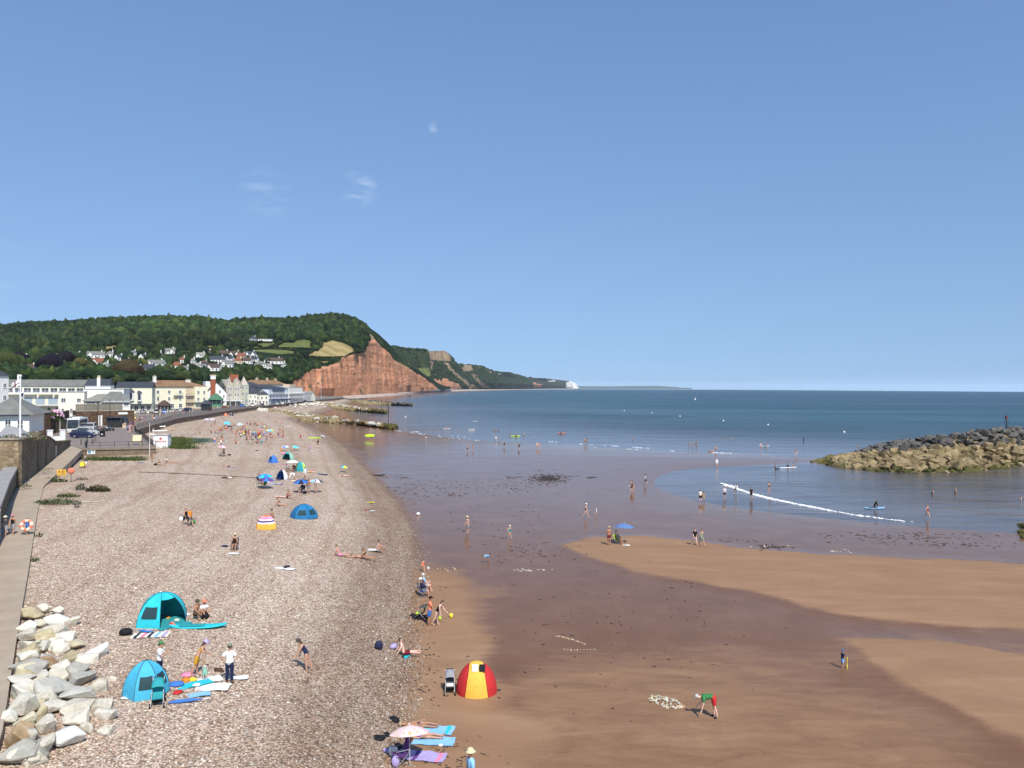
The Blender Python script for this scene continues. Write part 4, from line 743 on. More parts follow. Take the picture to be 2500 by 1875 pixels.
# -- Victorian group
def ex_gable(o, w, h, d):
 MB().bx(w * .20, w * .43, -.9, -.004, 2.5, h + 7.4).build('brick_stack', MW['brick'], o); c = MB().bx(w * .19, w * .44, -1.0, .6, h + 7.402, h + 9.2).build('chimney_cap', M_WHITE, o); MB().bx(w * .17, w * .46, -1.1, .7, h + 9.2, h + 9.9).build('pot_row', MW['tanw'], c)
 MB().bx(0, w * .35, 2, 9, h - 1, h + 6.2).build('rear_block', MW['white'], o); window(o, w * .62, h - .6, 1.2, 1.8)
building('gabled_villa', 'white gabled villa with a tall red brick chimney stack', 504, 553, 436, 442, 13.6, 12, 'white', ('front', 5.6, 'slate', .5), [(1.6, 2.0, 1.2, 4), (4.9, 1.6, 1.1, 2, .45, 1)], extra=ex_gable)
def spire(o, x, y, z, w, h, m): MB().add([(x - w / 2, y - w / 2, z), (x + w / 2, y - w / 2, z), (x + w / 2, y + w / 2, z), (x - w / 2, y + w / 2, z), (x, y, z + h)], [(0, 1, 4), (1, 2, 4), (2, 3, 4), (3, 0, 4), (3, 2, 1, 0)]).build('spire', m, o)
def ex_goth(o, w, h, d):
 for u in (.18, .62):
  x = w * u; g = MB().add([(x - 2.0, -1.0, 0), (x + 2.0, -1.0, 0), (x + 2.0, -1.0, h + .6), (x, -1.0, h + 5.0), (x - 2.0, -1.0, h + .6), (x - 2.0, 3, 0), (x + 2.0, 3, 0), (x + 2.0, 3, h + .6), (x, 3, h + 5.0), (x - 2.0, 3, h + .6)], [(0, 1, 2, 3, 4), (9, 8, 7, 6, 5), (0, 4, 9, 5), (1, 6, 7, 2), (2, 7, 8, 3), (4, 3, 8, 9)]).build('gable_bay', MW['beige'], o); spire(g, x, -.9, h + 4.6, .35, 1.8, MW['white'])
  for z in (2.2, 5.6, 9.0): window(o, x - 1.2, z, 1.0, 1.9, y=-1.0); window(o, x + .3, z, 1.0, 1.9, y=-1.0)
 MB().bx(w * .4, w * .9, 4, 6, h + 3.5, h + 7.5).build('chimney', MW['brick'], o); MB().bx(-6, w * .9, -4.5, -1.05, 2.9, 3.3).build('canopy', M_WHITE, o)
 for k in range(5): MB().bx(-5.6 + k * 3.2, -5.4 + k * 3.2, -4.4, -4.2, 0, 2.89).build('canopy_post', M_WHITE, o)
building('gothic_villa', 'ornate beige Victorian villa with pointed gables and finials', 552, 592, 446, 452, 16.5, 14, 'beige', ('side', 4.6, 'ltgrey'), [(2.2, 1.9, 1.0, 2, .3, .5)], extra=ex_goth)
def ex_tower(o, w, h, d): spire(o, w / 2, d / 2 - 1, h, w * .95, 5.4, MW['beige']);
building('turret_house', 'narrow sage green house with a pointed turret', 589, 607, 455, 458, 17.6, 6, 'green', ('flat', .2, 'lead'), [(2, 2, 1.0, 2), (6, 2, 1.0, 2), (9.6, 1.8, 1.0, 2)], extra=ex_tower)
building('stepped_house', 'cream house with dark slope roof beside the turret', 606, 628, 466, 470, 12.6, 10, 'cream', ('side', 4.0, 'slate'), [(1.5, 1.8, 1.1, 3), (4.6, 1.5, 1.0, 2)])
building('slate_cottage', 'white cottage with steep black slate roof and dormer', 624, 655, 470, 476, 12.0, 9, 'cream', ('hip', 4.2, 'slate', .4), [(3.6, 1.8, 1.3, 3), (.5, 2.2, 1.4, 4)], extra=lambda o, w, h, d: window(o, w * .45, h + 1.0, 1.3, 1.3, y=1.2))
building('shops_terrace', 'row of upper flats with brown hipped roofs behind the seafront', 618, 700, 560, 600, 18.6, 12, 'grey', ('hip', 3.4, 'brown'), [(9.5, 1.8, 1.2, 9), (5.5, 1.8, 1.2, 9)], [(.3, 6, 15, 2.2, 2.4, 'tanw'), (.6, 6, 15, 2.2, 2.4, 'tanw'), (.85, 6, 15, 2.2, 2.0, 'tanw')])
def ex_balc(o, w, h, d):
 for z in (3.4, 6.6): balcony(o, 0, w, z, 1.6, M_WHITE, M_WHITE)
 awning(o, w * .15, w * .75, 9.6, 1.7);
 MB().bx(0, w, -1.9, -1.65, 2.4, 3.2).build('shop_fascia', MW['dkblue'], o)
 for k in range(5): MB().bx(w * k / 4 - .1, w * k / 4 + .1, -1.6, -1.4, 0, 2.39).build('pier', M_WHITE, o)
building('balcony_hotel', 'white and pale blue balconied hotel with a navy awning', 656, 704, 505, 535, 15.6, 12, 'blue', ('shed', 2.2, 'slate', .3), [(3.9, 2.0, 1.5, 6), (7.1, 2.0, 1.5, 6), (.4, 2.0, 1.8, 5)], extra=ex_balc)
def ex_balc2(o, w, h, d):
 for z in (3.4, 6.6): balcony(o, 0, w, z, 1.6, M_WHITE, M_WHITE)
 MB().bx(w * .15, w * .55, 1, 6, h + .36, h + 2.4).build('roof_room', MW['tanw'], o)
building('terraced_hotel', 'white hotel of stacked balconies near the end of the front', 705, 739, 560, 592, 16.4, 12, 'white', ('flat', .3, 'lead'), [(3.9, 2.0, 1.6, 5), (7.1, 2.0, 1.6, 5), (.4, 2.0, 1.8, 4)], extra=ex_balc2)
building('small_cafe', 'pale grey flat roofed café beside the last gabled house', 738, 760, 606, 622, 12.0, 9, 'grey', ('flat', .3, 'lead'), [(3.6, 1.2, 1.4, 3), (.5, 2.2, 2.0, 3)])
building('end_cottage', 'last cream gabled cottage below the red cliff', 757, 770, 622, 634, 9.6, 8, 'cream', ('front', 3.6, 'ltgrey', .3), [(.8, 2.0, 1.2, 1)])
building('rear_rooftops', 'white rear block with a roof lantern behind the turret house', 598, 640, 520, 530, 17.0, 10, 'grey', ('hip', 3.0, 'slate'), [(8.5, 1.6, 1.2, 5)])
# -- kiosks and shelters on the esplanade
def shelter(name, label, px, D, w, d, eave, rise, wall, rm, zb=ZP, group=None):
 o = thing(name, label, 'shelter', (xd(px, D), D, zb), .15, group=group)
 MB().bx(-w / 2, w / 2, -d / 2, d / 2, 0, eave * .45).build('wall', wall, o); g = MB()
 for x in np.linspace(-w / 2, w / 2, 4):
  for y in (-d / 2, d / 2): g.bx(x - .07, x + .07, y - .07, y + .07, eave * .45, eave)
 g.build('frame', wall, o); MB().bx(-w / 2 + .1, w / 2 - .1, -d / 2 + .1, d / 2 - .1, eave * .45 + .002, eave - .01).build('glazing', M_GLASS, o)
 MB().add([(-w / 2 - .5, -d / 2 - .5, eave), (w / 2 + .5, -d / 2 - .5, eave), (w / 2 + .5, d / 2 + .5, eave), (-w / 2 - .5, d / 2 + .5, eave), (-w * .12, 0, eave + rise), (w * .12, 0, eave + rise)], [(0, 1, 5, 4), (1, 2, 5), (2, 3, 4, 5), (3, 0, 4), (3, 2, 1, 0)]).build('roof', MR[rm], o); return o
shelter('promenade_shelter', 'small black glazed shelter on the wide promenade', 282, 209, 3.3, 2.4, 2.6, .25, M_RAIL, 'slate')
shelter('kiosk', 'brown pyramid roofed kiosk before the yellow hotel', 401, 330, 4.4, 4.4, 3.0, 2.3, MW['tanw'], 'dkbrown')
shelter('seafront_shelter', 'dark shelter with pyramid roof behind the promenade railing', 504, 362, 4.2, 3, 3.0, 1.9, M_RAIL, 'slate')
shelter('green_pavilion', 'green café pavilion with a green hipped roof', 527, 412, 6.4, 5, 4.2, 3.4, mat('green_boards', (.10, .25, .15), .7), 'greenr')
# -- the white house at the left edge and its garden
def ex_left(o, w, h, d): window(o, w - 3.4, .5, .9, 1.7); window(o, w - 1.7, .5, .9, 1.7); MB().bx(0, w, -.14, -.005, h - .25, h - .02).build('fascia', mat('lilac_fascia', (.3, .3, .45), .6), o)
building('shore_house', 'white house with weathered grey hipped roof behind the flagpole', -40, 72, 122, 124, 12.0, 9, 'white', ('hip', 2.7, 'grey', .9), zb=9.0, extra=ex_left)
# ================================================================= villas on the hillside, each its own house
def villa(px, py, wpx, label, wall='white', rm='dkbrown', kind='side', gables=0, hr=1.0, group='villas on the wooded hillside'):
 p = H1.pt(px, py); s = p.y / F_PX; w = wpx * s * .84; d = min(w, 9); h = 3.9 * hr; a = -p.x / p.y * .3 + random.uniform(-.25, .25)
 o = thing('villa', label, 'house', (p.x, p.y, p.z - .5), a, group=group); HOUSE_CLEAR.append((px, py, wpx / 2, 9))
 b = MB().bx(-w / 2, w / 2, -d / 2, d / 2, 0, h)
 if kind == 'side': b.add([(-w / 2, -d / 2, h), (-w / 2, d / 2, h), (-w / 2, 0, h + d * .42), (w / 2, -d / 2, h), (w / 2, d / 2, h), (w / 2, 0, h + d * .42)], [(0, 2, 1), (3, 4, 5)])
 b.build('wall', MW[wall], o); r = MB(); e = .35; z = h + .003
 if kind == 'side':
  for sy in (-1, 1): r.add([(-w / 2 - e, sy * (d / 2 + e), z - .3), (w / 2 + e, sy * (d / 2 + e), z - .3), (w / 2 + e, 0, z + d * .42 + .1), (-w / 2 - e, 0, z + d * .42 + .1), (-w / 2 - e, sy * (d / 2 + e), z - .05), (w / 2 + e, sy * (d / 2 + e), z - .05), (w / 2 + e, 0, z + d * .42 + .35), (-w / 2 - e, 0, z + d * .42 + .35)], [(0, 1, 5, 4), (4, 5, 6, 7), (3, 2, 1, 0), (1, 2, 6, 5), (0, 4, 7, 3)])
 elif kind == 'flat': r.bx(-w / 2 - e, w / 2 + e, -d / 2 - e, d / 2 + e, z, z + .4)
 else: r.add([(-w / 2 - e, -d / 2 - e, z), (w / 2 + e, -d / 2 - e, z), (w / 2 + e, d / 2 + e, z), (-w / 2 - e, d / 2 + e, z), (-w * .18, 0, z + d * .45), (w * .18, 0, z + d * .45)], [(0, 1, 5, 4), (1, 2, 5), (2, 3, 4, 5), (3, 0, 4), (3, 2, 1, 0)])
 ro = r.build('roof', MR[rm], o)
 if kind != 'flat': MB().bx(w * .28, w * .28 + .9, -.4, .5, h + d * .2, h + d * .42 + 1.9).build('chimney', MW[wall], ro)
 for k in range(gables):
  x = -w * .3 + k * w * .6; g = MB().add([(x - 2.1, -d / 2 - 1, 0), (x + 2.1, -d / 2 - 1, 0), (x + 2.1, -d / 2 - 1, h), (x, -d / 2 - 1, h + 2.8), (x - 2.1, -d / 2 - 1, h), (x - 2.1, 0, 0), (x + 2.1, 0, 0), (x + 2.1, 0, h), (x, 0, h + 2.8), (x - 2.1, 0, h)], [(0, 1, 2, 3, 4), (0, 4, 9, 5), (1, 6, 7, 2)]).build('gable', MW[wall], o)
  MB().add([(x - 2.5, -d / 2 - 1.3, h - .4), (x, -d / 2 - 1.3, h + 3.0), (x + 2.5, -d / 2 - 1.3, h - .4), (x - 2.5, 0, h - .4), (x, 0, h + 3.0), (x + 2.5, 0, h - .4)], [(0, 1, 4, 3), (1, 2, 5, 4)]).build('gable_roof', MR[rm], g)
 n = max(2, min(5, int(w / 3.4)))
 for k in range(n): MB().bx(-w / 2 + w * (k + .5) / n - .6, -w / 2 + w * (k + .5) / n + .6, -d / 2 - .05 - (1.02 if gables and abs(abs(-w / 2 + w * (k + .5) / n) - w * .3) < 2 else 0), -d / 2 - .004 - (1.0 if gables and abs(abs(-w / 2 + w * (k + .5) / n) - w * .3) < 2 else 0), 1.1, 2.7).build('window', M_GLASS, o)
VILLAS = [(142, 898, 20, 'red roofed villa beside the dark purple beech', 'white', 'red', 'hip', 0), (158, 880, 18, 'small white gabled house between two purple beeches', 'white', 'grey', 'side', 1), (75, 908, 24, 'low brown roofed bungalow among trees above the terrace', 'cream', 'dkbrown', 'side', 0), (235, 874, 46, 'long grey roofed house with a white gable end', 'white', 'grey', 'side', 1),
 (269, 872, 20, 'plain white house right of the long grey roof', 'white', 'grey', 'hip', 0), (240, 892, 28, 'red tiled house below the long grey roofed house', 'cream', 'red', 'side', 1), (307, 895, 26, 'brown roofed house half hidden in the trees', 'tanw', 'dkbrown', 'hip', 0), (413, 865, 38, 'large white villa with two white gables high on the slope', 'white', 'grey', 'side', 2),
 (382, 896, 48, 'wide white bungalow with a grey slate roof', 'white', 'grey', 'side', 1), (432, 901, 30, 'white villa with a bright red roof above the hotel', 'white', 'red', 'hip', 0), (490, 876, 24, 'white gabled house with pale grey roof', 'white', 'ltgrey', 'side', 1), (326, 868, 12, 'tiny white house alone in the dark trees', 'white', 'grey', 'side', 0),
 (364, 908, 30, 'dark roofed bungalow with a white chimney', 'grey', 'slate', 'side', 0), (206, 894, 11, 'narrow white house by the yellowish tree', 'white', 'ltgrey', 'hip', 0), (389, 871, 14, 'small white house below the two gabled villa', 'white', 'grey', 'hip', 0), (531, 885, 44, 'long white house with dark slate roof mid slope', 'white', 'slate', 'side', 0),
 (556, 896, 30, 'white house with one big gable below the long slate roof', 'white', 'grey', 'side', 1), (524, 905, 34, 'villa with dark maroon roof and a white gable', 'white', 'dkbrown', 'side', 1), (497, 896, 26, 'grey brown house with a row of windows', 'grey', 'dkbrown', 'hip', 0), (574, 872, 28, 'brown roofed house with two white gables near the field', 'cream', 'dkbrown', 'side', 2),
 (590, 877, 22, 'red brown terraced house under the green field', 'tanw', 'red', 'side', 0), (612, 872, 28, 'white house with dark gables and a tall chimney', 'white', 'slate', 'side', 2), (581, 888, 24, 'russet roofed house below the terraced houses', 'tanw', 'red', 'hip', 0), (667, 888, 54, 'long low white house with a brown roof near the cliff', 'white', 'dkbrown', 'side', 1),
 (637, 897, 34, 'wide grey hipped roof house above the chimneys', 'white', 'grey', 'hip', 0), (655, 902, 20, 'white boxy house below the wide grey roof', 'white', 'ltgrey', 'side', 0), (648, 832.5, 40, 'long modern white house at the top of the green field', 'white', 'lead', 'flat', 0), (618, 832.5, 18, 'dark low house at the wood edge beside the modern house', 'grey', 'slate', 'hip', 0),
 (547, 870, 26, 'brown roofed house at the foot of the green field', 'cream', 'dkbrown', 'side', 0), (484, 900, 16, 'small white house left of the maroon roof', 'white', 'ltgrey', 'side', 0), (454, 907, 14, 'low white outbuilding just behind the hotel roof', 'white', 'grey', 'side', 0), (20, 884, 18, 'white walled house at the far left of the hillside', 'white', 'dkbrown', 'side', 0)]
VILLAS += [(px, py, w, '%s house %s' % (a, b), 'white', r, k, g) for px, py, w, a, b in ((105, 886, 14, 'small brown roofed white', 'left of the purple beech'), (190, 873, 13, 'pale grey roofed white', 'above the yellowish tree'), (292, 880, 16, 'low slate roofed white', 'in trees above the rusty tree'), (350, 878, 16, 'white gabled', 'above the golden shrub'), (445, 886, 18, 'red roofed white', 'between hotel and upper villas'), (470, 888, 15, 'white hipped roof', 'left of the grey brown house'), (508, 867, 16, 'brown roofed white', 'at the top left of the cluster'), (562, 883, 18, 'slate roofed white', 'in the middle of the cluster'), (605, 888, 22, 'brown roofed cream', 'right of the russet roof'), (622, 884, 18, 'white gabled slate', 'above the wide grey roof'), (690, 897, 18, 'white cottage style', 'nearest the red cliff'), (60, 880, 14, 'white gabled', 'near the upper purple beech'), (258, 899, 18, 'white hipped', 'just behind the black slate roofs'), (338, 908, 16, 'white low', 'behind the pub roof')) for r, k, g in ((('dkbrown', 'side', 0) if 'brown' in a else ('red', 'hip', 0) if 'red' in a else ('slate', 'side', 1) if 'slate' in a or 'gable' in a else ('ltgrey', 'hip', 0)),)]
for v in VILLAS: villa(v[0], v[1], v[2], v[3], *v[4:8], hr=.8 if v[6] == 'flat' else 1.0)
# ================================================================= single trees of the town
BARK = mat('bark', (.07, .05, .035), .95, .3, 3)
def tree(name, label, p, r, h, tint, group='trees of the town', trunk=.35, tm=None):
 o = thing(name, label, 'tree', p, random.uniform(0, 6), group=group); k = random.randrange(len(CT2)); th = h * .35
 t = MB().tube([(0, 0, -.6), (.1, .05, th * .6), (0, 0, th)], [r * .09, r * .06, r * .05], 7)
 for q in range(4): a = q * 1.6 + random.random(); t.tube([(0, 0, th * .8), (math.cos(a) * r * .3, math.sin(a) * r * .3, th + h * .2), (math.cos(a) * r * .6, math.sin(a) * r * .6, th + h * .33)], [r * .04, r * .03, r * .015], 5)
 t.build('trunk', BARK, o)
 me = crowns('crown', [(0, 0, th * .55, r, h * .6), (r * .5, -r * .3, th * .6, r * .62, h * .42), (-r * .5, r * .1, th * .6, r * .66, h * .45), (0, r * .2, th * .9, r * .6, h * .42)], [CT2[(k + i) % 6] for i in range(4)], np.array([tint] * 4) * RNG.uniform(.85, 1.15, (4, 1))); obj('crown', me, tm or LEAF, o); return o
TREES = [(46, 893, 9, 'dark purple beech at the upper left of the slope', (.010, .006, .010)), (123, 911, 11, 'biggest dark purple beech behind the terrace roof', (.009, .005, .010)), (163, 890, 9, 'dark purple beech right of the red roofed villa', (.011, .006, .010)), (20, 905, 12, 'bright green rounded tree at the left edge', (.045, .062, .014)), (197, 900, 7, 'yellowish tree beside a narrow white house', (.085, .075, .016)),
 (345, 897, 6, 'golden green shrub like tree beside the wide bungalow', (.11, .10, .018)), (312, 925, 11, 'rusty brown tree behind the slate roofs', (.055, .038, .016)), (613, 850, 8, 'lone round tree standing in the green field', (.022, .036, .010)), (595, 851, 4, 'small tree beside the lone field tree', (.022, .034, .010)), (634, 849, 3.5, 'tiny tree right of the lone field tree', (.025, .04, .012))]
for px, py, r, l, c in TREES: p = H1.pt(px, py); tree('tree', l, p, r, r * 1.5, c)
LAB = set()
for k in range(62):
 u = (k + .5) / 62; px = -20 + u * 690; py = random.uniform(922, 940) + (5 if k % 2 else -5) - (8 if px > 560 else 0); p = H1.pt(px, py)
 for _ in range(200):
  c, cn = random.choice([((.016, .030, .007), 'green'), ((.024, .040, .009), 'mid green'), ((.012, .024, .008), 'dark green'), ((.034, .046, .012), 'pale green'), ((.020, .036, .012), 'cool green')]); r = random.uniform(4.2, 6.4); l = '%s %s tree behind the %s' % ('small' if r < 4.9 else 'mid sized' if r < 5.7 else 'broad', cn, 'left half of the long terrace roof' if px < 95 else 'right half of the long terrace roof' if px < 200 else 'black slate roofs' if px < 370 else 'brown hotel roof' if px < 500 else 'Victorian villas' if px < 600 else 'far seafront roofs')
  if l not in LAB: break
 LAB.add(l); tree('tree', l, p, r, r * random.uniform(1.35, 1.7), c, group='belt of trees behind the seafront')
plant_wood(); plant_far_scrub()
# ================================================================= rocks
def rock_template(seed, n=12, flat=.75, bev=.016):
 r = random.Random(seed); bm = bmesh.new()
 for _ in range(n):
  v = Vector((r.gauss(0, 1), r.gauss(0, 1), r.gauss(0, 1))).normalized(); k = .5 / max(abs(v.x), abs(v.y), abs(v.z)); v = v.lerp(v * k * 2, .55) * r.uniform(.42, .56); bm.verts.new((v.x, v.y * .95, v.z * flat))
 res = bmesh.ops.convex_hull(bm, input=bm.verts); bmesh.ops.delete(bm, geom=[g for g in res['geom_interior'] if isinstance(g, bmesh.types.BMVert)], context='VERTS')
 bmesh.ops.bevel(bm, geom=list(bm.edges), offset=bev, segments=1, affect='EDGES'); bmesh.ops.triangulate(bm, faces=bm.faces); me = bpy.data.meshes.new('stone'); bm.to_mesh(me); bm.free()
 s = Vector((1 / max(v.co.x for v in me.vertices) / 2, 1 / max(v.co.y for v in me.vertices) / 2, 1 / max(v.co.z for v in me.vertices) / 2))
 for v in me.vertices: v.co = Vector((v.co.x * s.x, v.co.y * s.y, v.co.z * s.z))
 return me
def M_rock(name, cols, sc=1.2):
 m, nt, N, L, b = newmat(name); tc = nd(N, 'ShaderNodeTexCoord'); b.inputs['Roughness'].default_value = .9; b.inputs['Specular IOR Level'].default_value = .2; g = nd(N, 'ShaderNodeNewGeometry').outputs['Position']; oi = nd(N, 'ShaderNodeObjectInfo').outputs['Random']
 f = mth(N, L, 'ADD', mth(N, L, 'MULTIPLY', nse(N, L, g, sc, 7, .72, 1.2), .78), mth(N, L, 'MULTIPLY', oi, .25)); L.new(ramp(N, L, f, [(.32, cols[0]), (.5, cols[1]), (.68, cols[2])]), b.inputs['Base Color'])
 bp = nd(N, 'ShaderNodeBump'); bp.inputs['Distance'].default_value = .25; bp.inputs['Strength'].default_value = .7; L.new(nse(N, L, g, sc * 1.8, 6, .7), bp.inputs['Height']); L.new(bp.outputs[0], b.inputs['Normal']); return m
MK = dict(w=M_rock('pale_limestone', ((.44, .395, .30), (.63, .58, .465), (.74, .695, .585))), W=M_rock('white_limestone', ((.55, .54, .48), (.70, .69, .62), (.78, .77, .71))), g=M_rock('grey_limestone', ((.32, .30, .245), (.47, .45, .38), (.58, .555, .48))), y=M_rock('buff_limestone', ((.40, .33, .19), (.56, .48, .31), (.66, .60, .44))), o=M_rock('ochre_limestone', ((.32, .19, .10), (.52, .35, .19), (.62, .50, .34))),
 tan=M_rock('weedy_buff_rock', ((.09, .066, .032), (.22, .165, .083), (.35, .27, .145)), .8), dark=M_rock('dark_grey_rock', ((.032, .030, .026), (.07, .064, .057), (.15, .138, .12)), .8), alga=M_rock('algae_rock', ((.03, .032, .010), (.075, .07, .018), (.16, .13, .05)), .8), lime=M_rock('pale_armour_rock', ((.36, .33, .26), (.55, .51, .42), (.70, .66, .56)), .6))
ROCKT = {k: [rock_template(s + i * 10, *((12, .75, .016) if i > 4 else (14, .75, .028))) for s in range(10)] for i, k in enumerate(MK)}
for k, ms in ROCKT.items():
 for m in ms: m.materials.append(MK[k])
def stone(parent, p, size, kind, tilt=.35):
 o = bpy.data.objects.new('stone', random.choice(ROCKT[kind])); COL.objects.link(o); o.parent = parent; o.location = p; o.scale = size; o.rotation_euler = (random.uniform(-tilt, tilt), random.uniform(-tilt, tilt), random.uniform(0, 6.28)); return o
ARMOUR = [(285,365,190,90,'y'),(365,335,90,40,'w'),(480,340,110,60,'w'),(480,410,180,120,'W'),(620,425,130,60,'w'),(235,485,150,110,'w'),(345,440,110,90,'w'),(440,500,180,110,'w'),(240,560,190,60,'w'),(520,560,190,90,'w'),(385,575,120,60,'y'),(265,640,180,110,'w'),(640,610,160,100,'y'),(390,640,110,120,'g'),(505,650,140,110,'w'),(840,665,230,140,'W'),(720,720,190,120,'w'),(600,735,170,100,'y'),(215,740,200,90,'w'),(405,780,170,150,'o'),(520,820,150,90,'w'),(655,830,160,90,'g'),(250,840,260,130,'g'),(490,895,180,100,'w'),(650,930,180,130,'g'),(190,945,220,130,'w'),(365,920,150,100,'w'),(450,1000,260,170,'g'),(830,965,150,170,'w'),(965,905,60,40,'w'),(215,1030,200,90,'w'),(650,1050,250,110,'g'),(370,1050,90,100,'y'),(210,1150,260,180,'w'),(460,1150,220,140,'w'),(650,1150,240,110,'w'),(870,1120,180,90,'w'),(900,1200,240,150,'w'),(350,1230,140,100,'y'),(640,1240,200,150,'w'),(90,1270,120,100,'w'),(220,1300,180,140,'y'),(400,1310,180,150,'w'),(740,1320,150,120,'w'),(580,1390,200,300,'W'),(890,1360,120,40,'w'),(110,1440,190,240,'o'),(260,1420,120,120,'g'),(370,1490,200,190,'w'),(480,1440,100,120,'g'),(110,1610,110,100,'w'),(210,1610,90,100,'w'),(290,1620,90,90,'w')]
t = thing('rock_armour', 'heap of large pale quarried rocks below the walkway kerb', 'rocks')
for zx, zy, zw, zh, k in ARMOUR:
 px, py, w, h = zx / 3.492, 1400 + zy / 3.492, zw / 3.492, zh / 3.492; p = G(px, py + h * .25); s = p.y / F_PX; W_ = w * s; dist = max(0.0, 1 - (zx - 100) / 700); hh = max(.45, min(1.2, h * s * .75)); hh = min(hh, .8 * W_); st = stone(t, (p.x, p.y, p.z + hh * .28 + .25 * dist), (W_ * 1.08, W_ * random.uniform(.8, 1.1), hh * 1.15), k, .3); st.rotation_euler.z = random.uniform(-.5, .5) + random.choice((0, math.pi))
for _ in range(26):
 u = random.random(); yy = random.uniform(1500, 1860); a = G(95 - (yy - 1400) * .165 + random.uniform(0, 90), yy); stone(t, (a.x, a.y, a.z + .1), (random.uniform(.5, 1.1),) * 3, random.choice('wgyw'), .5)
def rock_bank(label, name, base, crest, zc, zb, step, size, pick, back=True, maxn=300, sink=.1):
 """stones laid in courses from a foot line up to a crest line; both lines as x y in metres"""
 t = thing(name, label, 'breakwater'); base, crest = np.array(base), np.array(crest); zc = np.array(zc); n = 200; u = np.linspace(0, 1, n); cu = np.concatenate([[0], np.cumsum(np.linalg.norm(np.diff(base, axis=0), axis=1))]); L = cu[-1]; cu /= L; cv = np.linspace(0, 1, len(crest)) if len(crest) != len(base) else cu
 L_ = []; core = []
 def surf(s, v):
  b = np.array([np.interp(s, cu, base[:, 0]), np.interp(s, cu, base[:, 1])]); c = np.array([np.interp(s, cv, crest[:, 0]), np.interp(s, cv, crest[:, 1])]); z1 = np.interp(s, cv, zc)
  if v <= 1: q = b + (c - b) * v; z = zb + (z1 - zb) * (v ** .85)
  else: q = c + (c - b) * (v - 1); z = z1 - (z1 - zb) * (v - 1)
  return Vector((q[0], q[1], z))
 vs_ = np.linspace(0, 1.9 if back else 1.0, 14)
 for s in np.linspace(0, 1, 40): core.append([tuple(surf(s, v) - Vector((0, 0, size * .45))) for v in vs_])
 MB().grid(core).build('core', MK['tan'], t)
 s = 0.0; row = 0
 while s <= 1.0:
  w = (surf(s, 1) - surf(s, 0)).length; m = max(2, int(w / step)); top = 1.25 if back else 1.0
  for k in range(m + 1):
   v = top * (k + (.5 if row % 2 else 0) + random.uniform(-.2, .2)) / m; ss = min(1, max(0, s + random.uniform(-.35, .35) * step / L)); L_.append((surf(ss, min(1.9, max(0, v))), ss, v))
  s += step / L; row += 1
 L_.sort(key=lambda q: q[0].y + q[2] * 2); stuff = []
 for i, (p, s_, v) in enumerate(L_):
  k = size * random.uniform(.75, 1.35); sc = (k * random.uniform(.95, 1.4), k * random.uniform(.8, 1.15), k * random.uniform(.55, .85)); p = p - Vector((0, 0, sink)); kd = pick(s_, v, p)
  if i < maxn: stone(t, p, sc, kd, .45)
  else: stuff.append((p, sc, kd))
 if stuff:
  b = MB(); ms = list(MK.values()); ks = list(MK)
  for p, sc, kd in stuff:
   me = random.choice(ROCKT[kd]); X = Matrix.Translation(p) @ Matrix.Rotation(random.uniform(0, 6), 4, 'Z') @ Matrix.Rotation(random.uniform(-.4, .4), 4, 'X') @ Matrix.Diagonal((*sc, 1)); b.add([X @ v.co for v in me.vertices], [tuple(f.vertices) for f in me.polygons], ks.index(kd))
  o = b.build('stones', ms, t); o['kind'] = 'stuff'
 return t
fb = pl([(1985, 1129), (2037, 1139), (2090, 1147), (2149, 1152.5), (2248, 1156), (2373, 1154), (2447, 1145), (2500, 1136)], -.1); fb = np.vstack([fb, fb[-1] + [9, 9], fb[-1] + [24, 16]])
cr = [(2000, 1119, 178), (2050, 1110, 178), (2099, 1101, 177), (2150, 1086, 176), (2200, 1073, 174), (2273, 1063, 172), (2360, 1050.5, 174), (2447, 1042, 179), (2500, 1042.5, 186)]; cr3 = [atd(*c) for c in cr]; cr3 += [cr3[-1] + Vector((9, 8, 0)), cr3[-1] + Vector((22, 14, 0))]
def pick_bw(s, v, p):
 lim = np.interp(s, [0, .2, .3, .45, .7, 1], [1.3, .95, .75, .68, .58, .5]) + random.uniform(-.1, .1)
 if s < .09 or (v < .12 and random.random() < .75): return 'alga'
 return 'dark' if v > lim else 'tan'
rock_bank('big rock breakwater of dark crest and tan lower stones', 'rock_breakwater', fb, [(p.x, p.y) for p in cr3], [p.z - .5 for p in cr3], -.3, 1.55, 1.85, pick_bw)
# its beacon post
p = atd(2457, 1041, 181); o = thing('beacon_post', 'black beacon post with cage top on the breakwater crest', 'post', (p.x, p.y, p.z - .6)); MB().tube([(0, 0, 0), (0, 0, 3.2)], .13, 8).build('pole', M_RAIL, o); MB().bx(-.22, .22, -.22, .22, 2.3, 3.0).build('topmark', mat('beacon_red', (.15, .05, .05)), o); MB().tube([(-.5, 0, 1.2), (-.35, 0, 2.0)], .04, 5).tube([(.5, 0, 1.2), (.35, 0, 2.0)], .04, 5).tube([(-.5, 0, 1.2), (.5, 0, 1.2)], .04, 5).build('ladder', M_RAIL, o)
def pick_gr(s, v, p): return ('lime' if s < .22 else ('alga' if (s > .93 or v < .12 and random.random() < .5) else random.choice(['tan', 'tan', 'tan', 'g' if v > .5 else 'tan'])))
g1b = pl([(640, 1020), (690, 1027), (760, 1034), (850, 1037), (920, 1038.5), (968, 1037)], .3); g1c = pl([(612, 1003), (680, 1009), (760, 1016), (850, 1024), (930, 1031), (966, 1034)], 2.6); rock_bank('nearest rock groyne with pale boulders at its inner end', 'rock_groyne', g1b, g1c, [4.2, 4.0, 3.2, 2.6, 1.6, .9], .2, 2.0, 2.1, pick_gr, False, 230)
